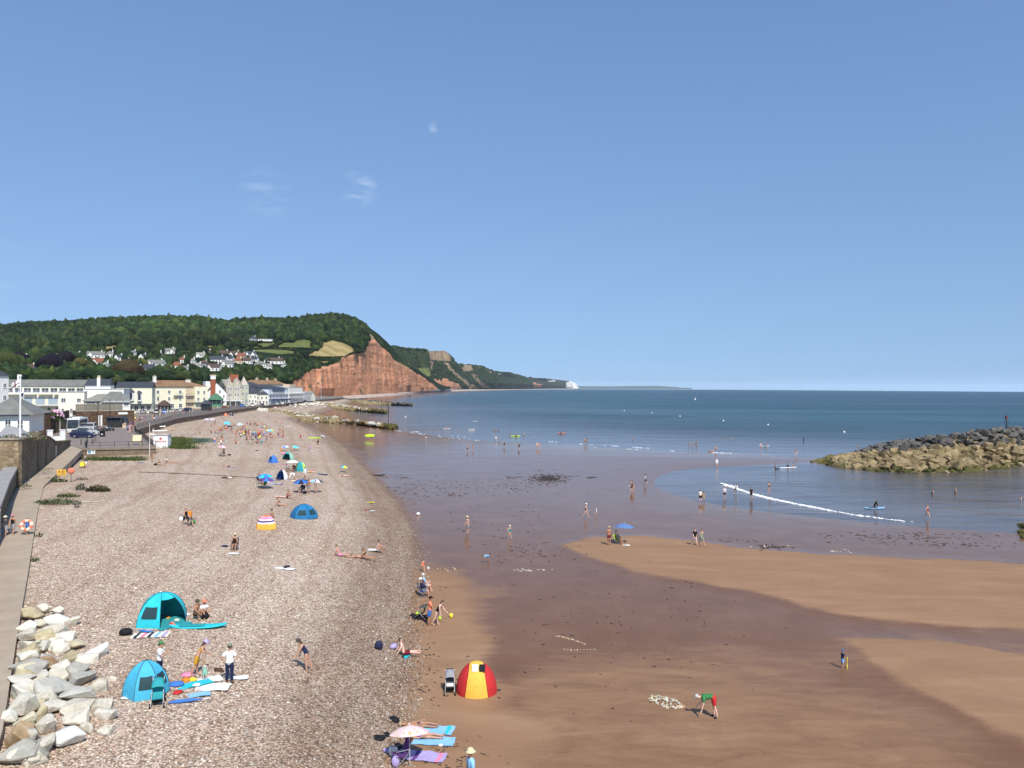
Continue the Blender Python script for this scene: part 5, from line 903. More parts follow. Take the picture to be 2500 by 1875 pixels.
g2b = pl([(715, 990), (760, 997), (830, 1001.5), (900, 1004), (946, 1003.5)], .3); g2c = pl([(735, 981), (770, 985), (835, 991), (900, 998), (944, 1001.5)], 2.4); rock_bank('middle rock groyne running out from pale boulders', 'rock_groyne', g2b, g2c, [4.2, 3.8, 3.0, 2.0, .9], .2, 2.4, 2.5, pick_gr, False, 160)
g3b = pl([(842, 980), (890, 987), (950, 989.5), (1006, 988.5)], .3); g3c = pl([(842, 975.5), (890, 979.5), (950, 983), (1002, 985)], 2.6); rock_bank('farthest low rock groyne below the red cliff', 'rock_groyne', g3b, g3c, [3.5, 3.2, 2.6, 1.4], .2, 3.2, 3.2, lambda s, v, p: 'dark' if v > .75 else 'tan', False, 90)
for px, py, h, l in ((948, 1031, 8.0, 'tall dark marker post at the tip of the nearest groyne'), (931, 1002, 7.5, 'thin marker post at the tip of the middle groyne'), (1000, 987.5, 9.5, 'marker post on the farthest groyne end'), (993, 981, 10.0, 'twin marker post beside the farthest groyne end')):
 p = at(px, py, .6); o = thing('marker_post', l, 'post', p - Vector((0, 0, .6)), group='groyne marker posts'); MB().tube([(0, 0, 0), (0, 0, h * .98)], .16, 6).build('pole', M_RAIL, o); MB().bx(-.3, .3, -.05, .05, h * .88, h * .98).build('topmark', M_RAIL, o)
t = thing('edge_rocks', 'small weed covered rocks at the right edge of the lagoon', 'rocks')
for px, py, k in ((2494, 1284, 1.0), (2500, 1302, 1.4), (2508, 1290, 1.6), (2497, 1313, .9)): q = G(px, py); stone(t, (q.x, q.y, q.z + .1), (k, k, k * .6), 'alga', .4)
t = thing('pale_boulders', 'spill of pale boulders on the shingle between the groynes', 'rocks')
for _ in range(95):
 px = random.gauss(745, 28); py = 988 - (px - 745) * .05 + random.gauss(0, 3.2); p = G(px, min(1000, max(979, py)));  k = random.uniform(1.2, 2.8); stone(t, (p.x, p.y, p.z + .3), (k, k, k * .7), random.choice(['lime', 'W', 'lime', 'w']), .5)
# ================================================================= people: one skinned body per pose, clothes as shells over it
TH, SH, UA, FA, TOR = .42, .42, .30, .25, .50
def V3(a, ab=0, side=1): a, ab = R(a), R(ab); return Vector((math.sin(ab) * side, math.sin(a) * math.cos(ab), -math.cos(a) * math.cos(ab)))
POSES = dict(
 stand=dict(tp=2, hip=(4, -3), knee=(4, 3), sh=((6, 9), (2, 10)), el=(16, 14)), hips=dict(tp=2, hip=(4, 0), knee=(3, 3), sh=((-14, 40), (-14, 40)), wr='hips'), walk=dict(tp=4, hip=(26, -20), knee=(8, 22), sh=((-22, 8), (22, 8)), el=(18, 30)),
 phone=dict(tp=4, hip=(3, -4), knee=(3, 3), sh=((24, 8), (30, 6)), el=(105, 100)), bend=dict(tp=98, hip=(-6, -2), knee=(10, 2), sh=((8, 6), (18, 6)), el=(8, 20), head=60), lean=dict(tp=32, hip=(2, -14), knee=(6, 10), sh=((28, 6), (8, 8)), el=(20, 10), head=30),
 crouch=dict(tp=55, hip=(95, 70), knee=(120, 115), sh=((35, 5), (25, 5)), el=(20, 15)), sit=dict(tp=14, hip=(122, 118), knee=(112, 104), sh=((58, 6), (52, 6)), el=(20, 24)), sitlong=dict(tp=-18, hip=(92, 96), knee=(4, 16), sh=((-36, 8), (-34, 8)), el=(2, 2)),
 chair=dict(tp=-14, hip=(82, 78), knee=(76, 72), sh=((30, 8), (34, 8)), el=(60, 50), seat=.40), back=dict(tp=0, hip=(8, 3), knee=(16, 6), sh=((4, 14), (4, 14)), el=(12, 20), lie=-1), front=dict(tp=0, hip=(0, 2), knee=(3, 8), sh=((150, 30), (150, 30)), el=(40, 40), lie=1), armsout=dict(tp=3, hip=(14, -10), knee=(6, 12), sh=((5, 78), (10, 82)), el=(8, 4)), carry=dict(tp=3, hip=(22, -16), knee=(6, 18), sh=((10, 20), (14, 8)), el=(70, 20)))
BODY = {}
def make_pose(name):
 P = POSES[name]; hd = P.get('head', 0); J = [('pelvis', Vector((0, 0, 0)), .130)]; E = []; idx = {'pelvis': 0}
 def j(n, p, r, par): idx[n] = len(J); J.append((n, p, r)); E.append((idx[par], idx[n]))
 tp = R(P['tp']); up = Vector((0, math.sin(tp), math.cos(tp)))
 j('belly', up * .17, .118, 'pelvis'); j('chest', up * .36, .145, 'belly'); j('collar', up * .47, .085, 'chest'); hu = Vector((0, math.sin(tp + R(hd) * .4 - tp * .35), math.cos(tp + R(hd) * .4 - tp * .35))); j('neck', up * .535 + hu * .02, .052, 'collar'); b = J[-1][1]; fw = Vector((0, hu.z, -hu.y))
 j('jaw', b + hu * .085 + fw * .022, .072, 'neck'); j('skull', b + hu * .165 + fw * .008, .092, 'jaw'); j('crown', b + hu * .245, .045, 'skull')
 for s, nm in ((-1, 'l'), (1, 'r')):
  k = 0 if s < 0 else 1; side = s; shp = up * .43 + Vector((.175 * s, 0, 0)); j('shoulder' + nm, shp, .066, 'collar'); a, ab = P['sh'][k]; elb = shp + V3(a, ab, s) * UA; j('elbow' + nm, elb, .043, 'shoulder' + nm)
  if P.get('wr') == 'hips': wr = Vector((.19 * s, .05, .04)); el_ = elb
  else: wr = elb + V3(a + P['el'][k], ab * .5, s) * FA
  j('wrist' + nm, wr, .030, 'elbow' + nm); d = (wr - elb).normalized() if P.get('wr') != 'hips' else Vector((-.6 * s, .5, -.5)).normalized(); sd = Vector((s * .5, .8, .2)); sd = (sd - d * sd.dot(d)).normalized()
  j('palm' + nm, wr + d * .065, .034, 'wrist' + nm)
  for q, (o_, l) in enumerate(((-.026, .085), (-.009, .098), (.009, .092), (.026, .07))): m = wr + d * .085 + sd * o_; cv = sd.cross(d) * s; j('fing%d' % q + nm, m + d * l * .45, .0095, 'palm' + nm); j('tip%d' % q + nm, m + d * l * .9 + cv * -.02, .0075, 'fing%d' % q + nm)
  j('thumb' + nm, wr + d * .07 + sd * .05, .011, 'palm' + nm)
  hp = Vector((.092 * s, 0, -.04)); j('hip' + nm, hp, .098, 'pelvis'); h = P['hip'][k]; kn = hp + V3(h, 3, s) * TH; j('thigh' + nm, hp.lerp(kn, .5), .083, 'hip' + nm); j('knee' + nm, kn, .058, 'thigh' + nm); an = kn + V3(h - P['knee'][k], 1, s) * SH; j('calf' + nm, kn.lerp(an, .32) + Vector((0, -.01, 0)), .056, 'knee' + nm); j('ankle' + nm, an, .037, 'calf' + nm)
  g = V3(h - P['knee'][k] + (82 if not P.get('lie') == 1 else 20), 4, s); j('toe' + nm, an + g * .16 + V3(h - P['knee'][k]) * .035, .034, 'ankle' + nm)
 me = bpy.data.meshes.new('body'); me.from_pydata([p for _, p, _ in J], E, []); o = bpy.data.objects.new('body_rig', me); COL.objects.link(o); m = o.modifiers.new('s', 'SKIN'); m.use_smooth_shade = True; sv = me.skin_vertices[0].data
 for i, (n, p, r) in enumerate(J):
  k = (r, r)
  if n in ('pelvis', 'belly', 'chest'): k = (r * 1.15, r * .82)
  if n.startswith('palm'): k = (r, r * .5)
  sv[i].radius = k; sv[i].use_root = (i == 0)
 u = o.modifiers.new('u', 'SUBSURF'); u.levels = u.render_levels = 1
 dg = bpy.context.evaluated_depsgraph_get(); em = bpy.data.meshes.new_from_object(o.evaluated_get(dg)); bpy.data.objects.remove(o)
 n = len(em.vertices); co = np.empty(n * 3); em.vertices.foreach_get('co', co); co = co.reshape(-1, 3)
 seg = []; nm = [q[0] for q in J]
 reg = {'belly': 'torso0', 'chest': 'torso1', 'collar': 'torso2', 'neck': 'neck', 'jaw': 'head', 'skull': 'head', 'crown': 'head'}
 for a, b in E:
  t = nm[b]; lab = reg.get(t)
  if lab is None:
   c = t[:-1]; lab = {'shoulder': 'torso2', 'elbow': 'uarm', 'wrist': 'farm', 'palm': 'hand', 'thumb': 'hand', 'hip': 'pelvis', 'thigh': 'thigh0', 'knee': 'thigh1', 'calf': 'shin0', 'ankle': 'shin1', 'toe': 'foot'}.get(c, 'hand')
  seg.append((np.array(J[a][1]), np.array(J[b][1]), J[a][2], J[b][2], lab))
 best = np.full(n, 1e9); lb = np.empty(n, object); tt = np.zeros(n)
 for a, b, ra, rb, lab in seg:
  d = b - a; t = np.clip(((co - a) @ d) / (d @ d + 1e-9), 0, 1); q = np.linalg.norm(co - a - t[:, None] * d, axis=1) / (ra + (rb - ra) * t); k = q < best; best[k] = q[k]; lb[k] = lab; tt[k] = t[k]
 X = Matrix.Identity(4); lie = P.get('lie')
 if lie: X = Matrix.Rotation(R(-90) * (1 if lie < 0 else -1) * -1 if False else (R(90) if lie < 0 else R(-90)), 4, 'X')
 em.transform(X); em.vertices.foreach_get('co', co.reshape(-1)); co2 = np.empty(n * 3); em.vertices.foreach_get('co', co2); co2 = co2.reshape(-1, 3)
 dz = (P['seat'] - (min(co2[:, 2]) * 0 - .13)) if 'seat' in P else -co2[:, 2].min(); off = Vector((0, 0, dz)); em.transform(Matrix.Translation(off)); em.update()
 sk = J[idx['skull']][1]; HM = Matrix.Translation(off) @ X @ Matrix.Translation(sk) @ Matrix((( 1, 0, 0, 0), (0, fw.y, hu.y, 0), (0, fw.z, hu.z, 0), (0, 0, 0, 1)))
 hand = {s: Matrix.Translation(off) @ X @ J[idx['palm' + s]][1] for s in 'lr'}
 BODY[name] = dict(me=em, lab=lb, t=tt, head=HM, hand=hand, cl={})
GARM = dict(tshirt=lambda l, t: l in ('torso0', 'torso1', 'torso2', 'pelvis') or (l == 'uarm' and t < .62), vest=lambda l, t: l in ('torso0', 'torso1') or (l == 'torso2' and t < .6), top=lambda l, t: (l == 'torso1' and t > .35) or (l == 'torso2' and t < .3), longsleeve=lambda l, t: l in ('torso0', 'torso1', 'torso2', 'pelvis', 'uarm') or (l == 'farm' and t < .92),
 swimsuit=lambda l, t: l in ('torso0', 'torso1', 'pelvis') or (l == 'torso2' and t < .25), trunks=lambda l, t: l == 'pelvis' or (l == 'torso0' and t < .3) or (l == 'thigh0'), briefs=lambda l, t: (l == 'pelvis') or (l == 'torso0' and t < .15), shorts=lambda l, t: l == 'pelvis' or (l == 'torso0' and t < .35) or l == 'thigh0' or (l == 'thigh1' and t < .75), trousers=lambda l, t: l in ('pelvis', 'thigh0', 'thigh1', 'shin0') or (l == 'torso0' and t < .35) or (l == 'shin1' and t < .9), skirt=lambda l, t: l == 'pelvis' or (l == 'torso0' and t < .5) or l in ('thigh0', 'thigh1'),
 dress=lambda l, t: l in ('torso0', 'torso1', 'pelvis', 'thigh0') or (l == 'torso2' and t < .6) or (l == 'thigh1' and t < .6), shoes=lambda l, t: l == 'foot' and t > .1)
PUFF = dict(tshirt=.022, longsleeve=.02, dress=.035, skirt=.04, shorts=.026, trousers=.022, shoes=.012)
def shell(pose, g):
 B = BODY[pose]
 if g in B['cl']: return B['cl'][g]
 me = B['me']; f = GARM[g]; ok = [f(l, t) for l, t in zip(B['lab'], B['t'])]; k = PUFF.get(g, .009); mp = {}; vs, fs = [], []
 for p in me.polygons:
  if all(ok[i] for i in p.vertices):
   q = []
   for i in p.vertices:
    if i not in mp: mp[i] = len(vs); v = me.vertices[i]; vs.append(v.co + v.normal * k)
    q.append(mp[i])
   fs.append(q)
 m = bpy.data.meshes.new(g); m.from_pydata(vs, [], fs); m.polygons.foreach_set('use_smooth', [True] * len(fs)); m.update(); m.materials.append(None); B['cl'][g] = m; return m
def hair_mesh(long):
 m = MB(); Pn = []
 for i in range(7):
  a = math.pi * .62 * i / 6; row = []
  for k in range(12):
   q = 2 * math.pi * k / 12; r = .105; y = -math.sin(q) * math.sin(a); cut = min(1, max(.0, 1.15 - y * -1.0)) if y > .3 and a > 1.0 else 1
   aa = a if not (math.sin(q) < -.2 and a > .95) else .95; row.append((math.cos(q) * math.sin(aa) * r, -math.sin(q) * math.sin(aa) * r * 1.12 - .008, math.cos(aa) * r * 1.12 + .012))
  Pn.append(row)
 m.grid(Pn, closed=True)
 if long: m.lathe([(.09, .02), (.10, -.08), (.085, -.2), (.04, -.3), (.005, -.32)], 8, (0, -.055, 0), 0, 1, .62)
 return m.mesh('hair', True)
def hat_mesh(kind):
 m = MB()
 if kind == 'sun': m.lathe([(.205, .05), (.215, .055), (.12, .075), (.112, .14), (.07, .17), (.001, .172)], 14)
 elif kind == 'bucket': m.lathe([(.16, .02), (.162, .03), (.115, .075), (.1, .14), (.001, .15)], 12)
 else: m.lathe([(.112, .045), (.11, .08), (.085, .13), (.001, .15)], 12); m.add([(-.07, .09, .055), (.07, .09, .055), (.05, .2, .04), (-.05, .2, .04), (-.07, .09, .07), (.07, .09, .07), (.05, .2, .052), (-.05, .2, .052)], [(0, 1, 5, 4), (4, 5, 6, 7), (2, 3, 7, 6), (3, 2, 1, 0), (1, 2, 6, 5), (3, 0, 4, 7)])
 me = m.mesh('hat', True); me.materials.append(None); return me
HAIR = {k: hair_mesh(k) for k in (0, 1)}
for h in HAIR.values(): h.materials.append(None)
EYES = [MB().ball((x, .086, .012), .011, n=6, k=4).mesh('eye') for x in (-.033, .033)]
for e in EYES: e.materials.append(mat('eye_dark', (.03, .02, .02), .4))
NOSE = MB().add([(-.012, .088, -.015), (.012, .088, -.015), (0, .118, -.02), (0, .09, .02), (0, .088, -.032)], [(0, 2, 3), (2, 1, 3), (0, 4, 2), (4, 1, 2)]).mesh('nose'); NOSE.materials.append(None)
MOUTH = MB().bx(-.024, .024, .083, .095, -.052, -.044).mesh('mouth'); MOUTH.materials.append(mat('lips', (.35, .12, .09), .5))
HATS = {k: hat_mesh(k) for k in ('sun', 'bucket', 'cap')}
PAL = dict(white=(.80, .79, .76), black=(.012, .012, .014), navy=(.018, .024, .065), blue=(.05, .17, .50), sky=(.25, .50, .75), aqua=(.07, .42, .60), red=(.52, .03, .03), pink=(.75, .25, .38), coral=(.72, .22, .13), orange=(.70, .24, .03), mustard=(.55, .28, .03), yellow=(.85, .70, .05), green=(.05, .22, .07), mint=(.30, .55, .42), sage=(.20, .26, .18), olive=(.08, .09, .04), teal=(.03, .30, .32), grey=(.28, .28, .29), dkgrey=(.07, .07, .075), purple=(.13, .05, .22), maroon=(.16, .015, .02), tan=(.50, .38, .24), straw=(.72, .58, .33), lime=(.55, .80, .04), turq=(.03, .50, .58), cream=(.74, .68, .54), brown=(.08, .045, .025), blonde=(.42, .28, .10), ginger=(.30, .11, .03), silver=(.5, .49, .47), lilac=(.42, .35, .6), yellow2=(.80, .46, .07), blue3=(.02, .17, .36))
SKIN = dict(a=(.62, .36, .25), b=(.52, .28, .18), c=(.40, .20, .115), d=(.24, .12, .07), p=(.68, .43, .33))
def cmat(c, rough=.8): return mat('cloth_' + c, PAL[c], rough, .10, 9, obj_rand=.08, spec=.2)
def hmat(c): return mat('hair_' + c, PAL[c], .6, .25, 30)
def smat(c): return mat('skin_' + c, SKIN[c], .55, .06, 10)
def slot(o, m): o.material_slots[0].link = 'OBJECT'; o.material_slots[0].material = m
NPEOPLE = [0]
def person(loc, pose, face, label, h=1.70, skin='b', top=None, bot=None, hair='brown', long=0, hat=None, shoes=None, group=None, full=True, sink=0.0):
 if pose not in BODY: make_pose(pose)
 B = BODY[pose]; s = h / 1.72; loc = Vector(loc) - Vector((0, 0, sink)); o = thing('person', label, 'person', loc, R(face), group=group, scale=s)
 if len(B['me'].materials) == 0: B['me'].materials.append(None)
 b = obj('body', B['me'], None, o); slot(b, smat(skin))
 for g, part in ((bot, 'bottoms'), (top, 'top'), (shoes and ('shoes', shoes), 'shoes')):
  if g: c = obj(g[0], shell(pose, g[0]), None, o); slot(c, cmat(g[1]))
 hm = B['head']
 def onhead(n, me, m):
  q = bpy.data.objects.new(n, me); COL.objects.link(q); q.parent = o; q.matrix_local = hm
  if m: slot(q, m)
  return q
 if hair: onhead('hair', HAIR[1 if long else 0], hmat(hair))
 if hat: onhead('hat', HATS[hat[0]], cmat(hat[1]))
 if full: [onhead('eye', e, None) for e in EYES]; onhead('nose', NOSE, smat(skin)); onhead('mouth', MOUTH, None)
 NPEOPLE[0] += 1; return o
def handpos(o, pose, side): return o.location + Matrix.Rotation(o.rotation_euler.z, 3, 'Z') @ (BODY[pose]['hand'][side] * o.scale[0])
# ================================================================= beach furniture
def tint(c): return mat('fabric_' + c, PAL[c], .75, .10, 5, spec=.25, bump=.6)
def umbrella(base, r, h, cols, label, lean=(0, 0), group=None, pole=True, patt=None):
 b = Vector(base); o = thing('beach_umbrella', label, 'umbrella', b, random.uniform(0, .7), group=group); X = Matrix.Rotation(lean[0], 4, 'X') @ Matrix.Rotation(lean[1], 4, 'Y'); n = 8
 for k in range(n):
  P = []
  for i in range(6):
   q = i / 5; rr = r * q; row = []
   for j in range(4):
    v = j / 3; a = 2 * math.pi * (k + v) / n; sag = math.sin(math.pi * v); c = 1 - .06 * sag * q; row.append(X @ Vector((math.cos(a) * rr * c, math.sin(a) * rr * c, h - r * .34 * q ** 1.7 - .02 * sag * q)))
   P.append(row)
  m = patt or tint(cols[k % len(cols)]); MB().grid(P).build('panel', m, o, True)
 if pole: MB().tube([(0, 0, -.15), X @ Vector((0, 0, h + .05))], .02, 6).build('pole', mat('umbrella_pole', (.6, .6, .6), .4, metal=.5), o)
 MB().ball(X @ Vector((0, 0, h + .06)), .035, n=6, k=4).build('finial', M_WHITE, o); return o
def tent(base, rz, w, d, h, panels, label, n=6, poles='dkgrey', floor='dkgrey', bulge=1.12, flap=None):
 """dome of panels between bent poles; panels: (colour, kind) kind solid | window | open"""
 o = thing('beach_tent', label, 'tent', base, rz); cs = [(math.cos(2 * math.pi * (k + .5) / n - math.pi / 2) * w / 2 / math.cos(math.pi / n), math.sin(2 * math.pi * (k + .5) / n - math.pi / 2) * d / 2 / math.cos(math.pi / n)) for k in range(n)]
 def arc(c, t, s=1.0): k = math.cos(t * math.pi / 2) ** bulge; return Vector((c[0] * k * s, c[1] * k * s, h * math.sin(t * math.pi / 2)))
 for k in range(n):
  c0, c1 = cs[k - 1], cs[k]; col, kind = panels[k % len(panels)]; t0 = .62 if kind == 'open' else 0
  def pt(u, t, lift=0): return arc(c0, t).lerp(arc(c1, t), u) * 1.0 - Vector((0, 0, .05 * math.sin(math.pi * u) * (1 - t) * t * 4)) + Vector(((c0[0] + c1[0]), (c0[1] + c1[1]), .3)).normalized() * lift
  if kind == 'bands':
   for a_, b_, c_ in ((0, .3, 'yellow2'), (.3, .38, 'white'), (.38, .48, 'purple'), (.48, .56, 'white'), (.56, .68, 'pink'), (.68, .76, 'lilac'), (.76, .985, 'coral')): MB().grid([[pt(u, t) for u in np.linspace(0, 1, 7)] for t in np.linspace(a_, b_, 4)]).build('stripe_panel', tint(c_), o, True)
   continue
  pn = MB().grid([[pt(u, t0 + (1 - t0) * t) for u in np.linspace(0, 1, 7)] for t in np.linspace(0, .985, 9)]).build('panel', tint(col), o, True)
  if kind == 'window': MB().grid([[pt(u, t, .015) for u in np.linspace(.16, .84, 6)] for t in np.linspace(.2, .46, 5)]).build('mesh_window', mat('tent_mesh', (.012, .045, .055), .7), pn, True)
  if kind == 'spot': MB().grid([[pt(.5 + .3 * r_ * math.cos(q), .42 + .3 * r_ * math.sin(q), .02) for q in np.linspace(0, 6.283, 15)] for r_ in (0.02, 1)]).build('oval_panel', tint('lime'), pn)
 for k in range(n): MB().tube([arc(cs[k], t, 1.008) for t in np.linspace(0, 1, 9)], .012, 5).build('pole', tint(poles), o, True)
 MB().prism([(c[0] * .99, c[1] * .99) for c in cs], 0, .02).build('groundsheet', tint(floor), o)
 if flap: MB().grid([[(x, y, .03 + .04 * math.sin(x * 7)) for x in np.linspace(-w * .35, w * .35, 6)] for y in (-d / 2 - flap, -d / 2 + .02)]).build('porch', tint(floor), o)
 return o
def towel(base, rz, w, l, col, label, name='towel', stripes=None, cat='towel', group=None, z=.03):
 o = thing(name, label, cat, base, rz, group=group) if stripes else None; N = max(4, int(l / .16)); Mx = max(4, int(w / .16)); sd = random.uniform(0, 50)
 P = [[(w * (i / Mx - .5) + .02 * math.sin(j * 1.3 + sd), l * (j / N - .5) + .02 * math.sin(i * 1.1 + sd), z + .035 * (noise.noise((i * .5, j * .45, sd)) + .4)) for i in range(Mx + 1)] for j in range(N + 1)]
 m = MB().grid(P); m.grid([[(x, y, z_ - .012) for x, y, z_ in row[::-1]] for row in P])
 if stripes:
  m.build('cloth', tint(col), o, True)
  for k, c in enumerate(stripes):
   j0 = 1 + k * max(2, (N - 1) // len(stripes))
   if j0 < N: MB().grid([[(x, y, z_ + .006) for x, y, z_ in P[j]] for j in (j0, min(N, j0 + 1))]).build('stripe', tint(c), o, True)
  return o
 o = obj(name, m.mesh(name, True), tint(col), None, base, rz); return tag(o, label, cat, group)
def bag(base, rz, s, col, label, name='bag', cat='bag', strap=True, group=None):
 o = thing(name, label, cat, base, rz, group=group); v, f = ICO2; k = np.array([1 + .16 * noise.noise(Vector(p) * 2.1 + Vector((s[0] * 9, 0, 0))) for p in v]); q = v * k[:, None] * [s[0] / 2, s[1] / 2, s[2] / 2]; q[:, 2] = np.maximum(q[:, 2], -s[2] * .42) + s[2] * .42
 me = np_mesh('bag_body', q, f, True); obj('bag_body', me, tint(col), o)
 if strap: MB().tube([(-s[0] * .3, 0, s[2] * .8), (-s[0] * .15, 0, s[2] * 1.15), (s[0] * .15, 0, s[2] * 1.15), (s[0] * .3, 0, s[2] * .8)], .015, 5).build('handle', tint('black' if col != 'black' else 'dkgrey'), o, True)
 return o
def board(base, rz, l, w, th, col, label, fin=None, deck=None, tilt=0, roll=0, name='paddle_board', cat='paddle board', stripe=None):
 o = thing(name, label, cat, base); o.rotation_euler = (tilt, roll, rz); P = []
 for i in range(15):
  t = i / 14; y = l * (t - .5); k = max(.03, (1 - abs(2 * t - 1) ** 2.6)) ** .6; lift = .10 * abs(2 * t - 1) ** 3; P.append([(math.cos(q) * w / 2 * k, y, th / 2 + lift + math.sin(q) * th / 2) for q in np.linspace(0, 2 * math.pi, 13)[:-1]])
 m = MB().grid(P, closed=True); m.add(P[0], [tuple(range(12))[::-1]]); m.add(P[-1], [tuple(range(12))]); m.build('hull', tint(col), o, True)
 if deck: MB().grid([[(x * w * .34, y, th + .012 + .1 * abs(2 * (y / l)) ** 3) for x in (-1, 0, 1)] for y in np.linspace(-l * .32, l * .12, 6)]).build('deck_pad', tint(deck), o)
 if stripe: MB().grid([[(x * w * .36, y, th + .014 + .1 * abs(2 * (y / l)) ** 3) for x in (-1, 0, 1)] for y in np.linspace(l * .25, l * .4, 4)]).build('stripe', tint(stripe), o)
 if fin: MB().add([(-.01, -l * .45, th), (-.01, -l * .38, th), (-.01, -l * .44, th + .26), (-.01, -l * .47, th + .24), (.01, -l * .45, th), (.01, -l * .38, th), (.01, -l * .44, th + .26), (.01, -l * .47, th + .24)], [(0, 1, 2, 3), (7, 6, 5, 4), (0, 3, 7, 4), (1, 5, 6, 2), (2, 6, 7, 3)]).build('fin', tint(fin), o)
 return o
def folding_chair(base, rz, col, label, group=None, frame='grey'):
 o = thing('folding_chair', label, 'chair', base, rz, group=group); fm = mat('chair_frame_' + frame, PAL[frame], .4, metal=.4)
 for s in (-1, 1):
  x = .27 * s; MB().tube([(x, .25, 0), (x, -.22, .42), (x, -.38, .95)], .014, 5).build('leg', fm, o); MB().tube([(x, -.25, 0), (x, .25, .42)], .014, 5).build('leg', fm, o); MB().tube([(x, .26, .42), (x, .26, .62), (x, -.28, .62)], .016, 5).build('arm', fm, o)
 MB().grid([[(x, y, .40 - .03 * math.cos(x * 5)) for x in np.linspace(-.26, .26, 5)] for y in np.linspace(-.2, .26, 5)]).grid([[(x, y, .385 - .03 * math.cos(x * 5)) for x in np.linspace(.26, -.26, 5)] for y in np.linspace(-.2, .26, 5)]).build('seat', tint(col), o, True)
 MB().grid([[(x, -.21 - .17 * t - .03 * math.cos(x * 5), .43 + .52 * t) for x in np.linspace(-.26, .26, 5)] for t in np.linspace(0, 1, 5)]).grid([[(x, -.225 - .17 * t - .03 * math.cos(x * 5), .43 + .52 * t) for x in np.linspace(.26, -.26, 5)] for t in np.linspace(0, 1, 5)]).build('backrest', tint(col), o, True); return o
def pushchair(base, rz, hood, label, seat='dkgrey', blanket=None):
 o = thing('pushchair', label, 'pushchair', base, rz); fr = mat('pushchair_alloy', (.35, .35, .36), .35, metal=.6)
 for s in (-1, 1):
  MB().tube([(.24 * s, .42, .12), (.22 * s, .05, .5), (.22 * s, -.45, 1.02)], .016, 6).build('frame', fr, o); MB().tube([(.24 * s, -.35, .14), (.22 * s, .1, .55)], .016, 6).build('frame', fr, o)
  for y, r in ((.42, .11), (-.36, .15)):
   wh = MB().lathe([(r, -.025), (r, .025)], 14).xf(Matrix.Translation((.27 * s, y, r)) @ Matrix.Rotation(math.pi / 2, 4, 'Y')).build('wheel', tint('black'), o); MB().lathe([(r * .45, -.03), (r * .45, .03)], 10).xf(Matrix.Translation((.27 * s, y, r)) @ Matrix.Rotation(math.pi / 2, 4, 'Y')).build('hub', fr, wh)
 MB().tube([(-.22, -.45, 1.02), (.22, -.45, 1.02)], .018, 6).build('handle', tint('black'), o)
 MB().grid([[(x, .3, .36), (x, .0, .40), (x, -.2, .5), (x, -.3, .85)] for x in np.linspace(-.2, .2, 4)]).grid([[(x, -.32, .85), (x, -.22, .48), (x, .0, .37), (x, .3, .33)] for x in np.linspace(-.2, .2, 4)]).build('seat', tint(seat), o, True)
 MB().grid([[(.24 * math.cos(q), -.3 + .42 * math.sin(t), .62 + .42 * math.cos(t) * (.6 + .4 * math.sin(q)) * 1) for q in np.linspace(0, math.pi, 8)] for t in np.linspace(-.2, 1.15, 6)]).build('hood', tint(hood), o, True)
 MB().bx(-.2, .2, -.3, .15, .16, .28).build('basket', tint('black'), o)
 if blanket: MB().bx(-.18, .18, .02, .3, .41, .47).build('blanket', tint(blanket), o)
 return o
def bucket(base, col, label, r=.11): o = thing('bucket', label, 'bucket', base, random.uniform(0, 3)); MB().lathe([(r * .75, 0), (r, r * 1.9), (r * .92, r * 1.9), (r * .7, .02)], 12).build('pail', tint(col), o, True); MB().tube([(r * math.cos(q), 0, r * 1.9 + r * .8 * math.sin(q)) for q in np.linspace(0, math.pi, 8)], .008, 5).build('handle', M_WHITE, o); return o
def spade(base, rz, col, label, h=.75): o = thing('spade', label, 'spade', base, rz); MB().tube([(0, 0, .22), (0, 0, h)], .018, 6).build('shaft', tint(col), o); MB().tube([(-.06, 0, h), (.06, 0, h)], .018, 6).build('grip', tint(col), o); MB().bx(-.09, .09, -.012, .012, 0, .24).build('blade', tint(col), o); return o
def heap_cloth(base, col, label, s=.3, name='clothing', cat='clothing', group=None):
 v, f = ICO2; k = np.array([.6 + .7 * abs(noise.noise(Vector(p) * 2.6 + Vector((s * 31, base[0], base[1])))) for p in v]); q = v * k[:, None] * [s, s * .7, s * .35]; q[:, 2] = np.maximum(q[:, 2], -.03) + .03; o = obj(name, np_mesh(name, q, f, True), tint(col), None, base, random.uniform(0, 6)); return tag(o, label, cat, group)
# ================================================================= the near beach, thing by thing (pixel of the photo -> point of the beach)
def Pz(zx, zy, reg): x0, y0, sc = reg; return x0 + zx / sc, y0 + zy / sc
NB, FS, MID = (250, 1400, 4.74), (850, 1350, 3.16), (600, 1080, 8.848)
def Q(zx, zy, reg): return G(*Pz(zx, zy, reg))
TOCAM = lambda p: math.atan2(-p.x, p.y)   # rotation that keeps a thing square to the line of sight
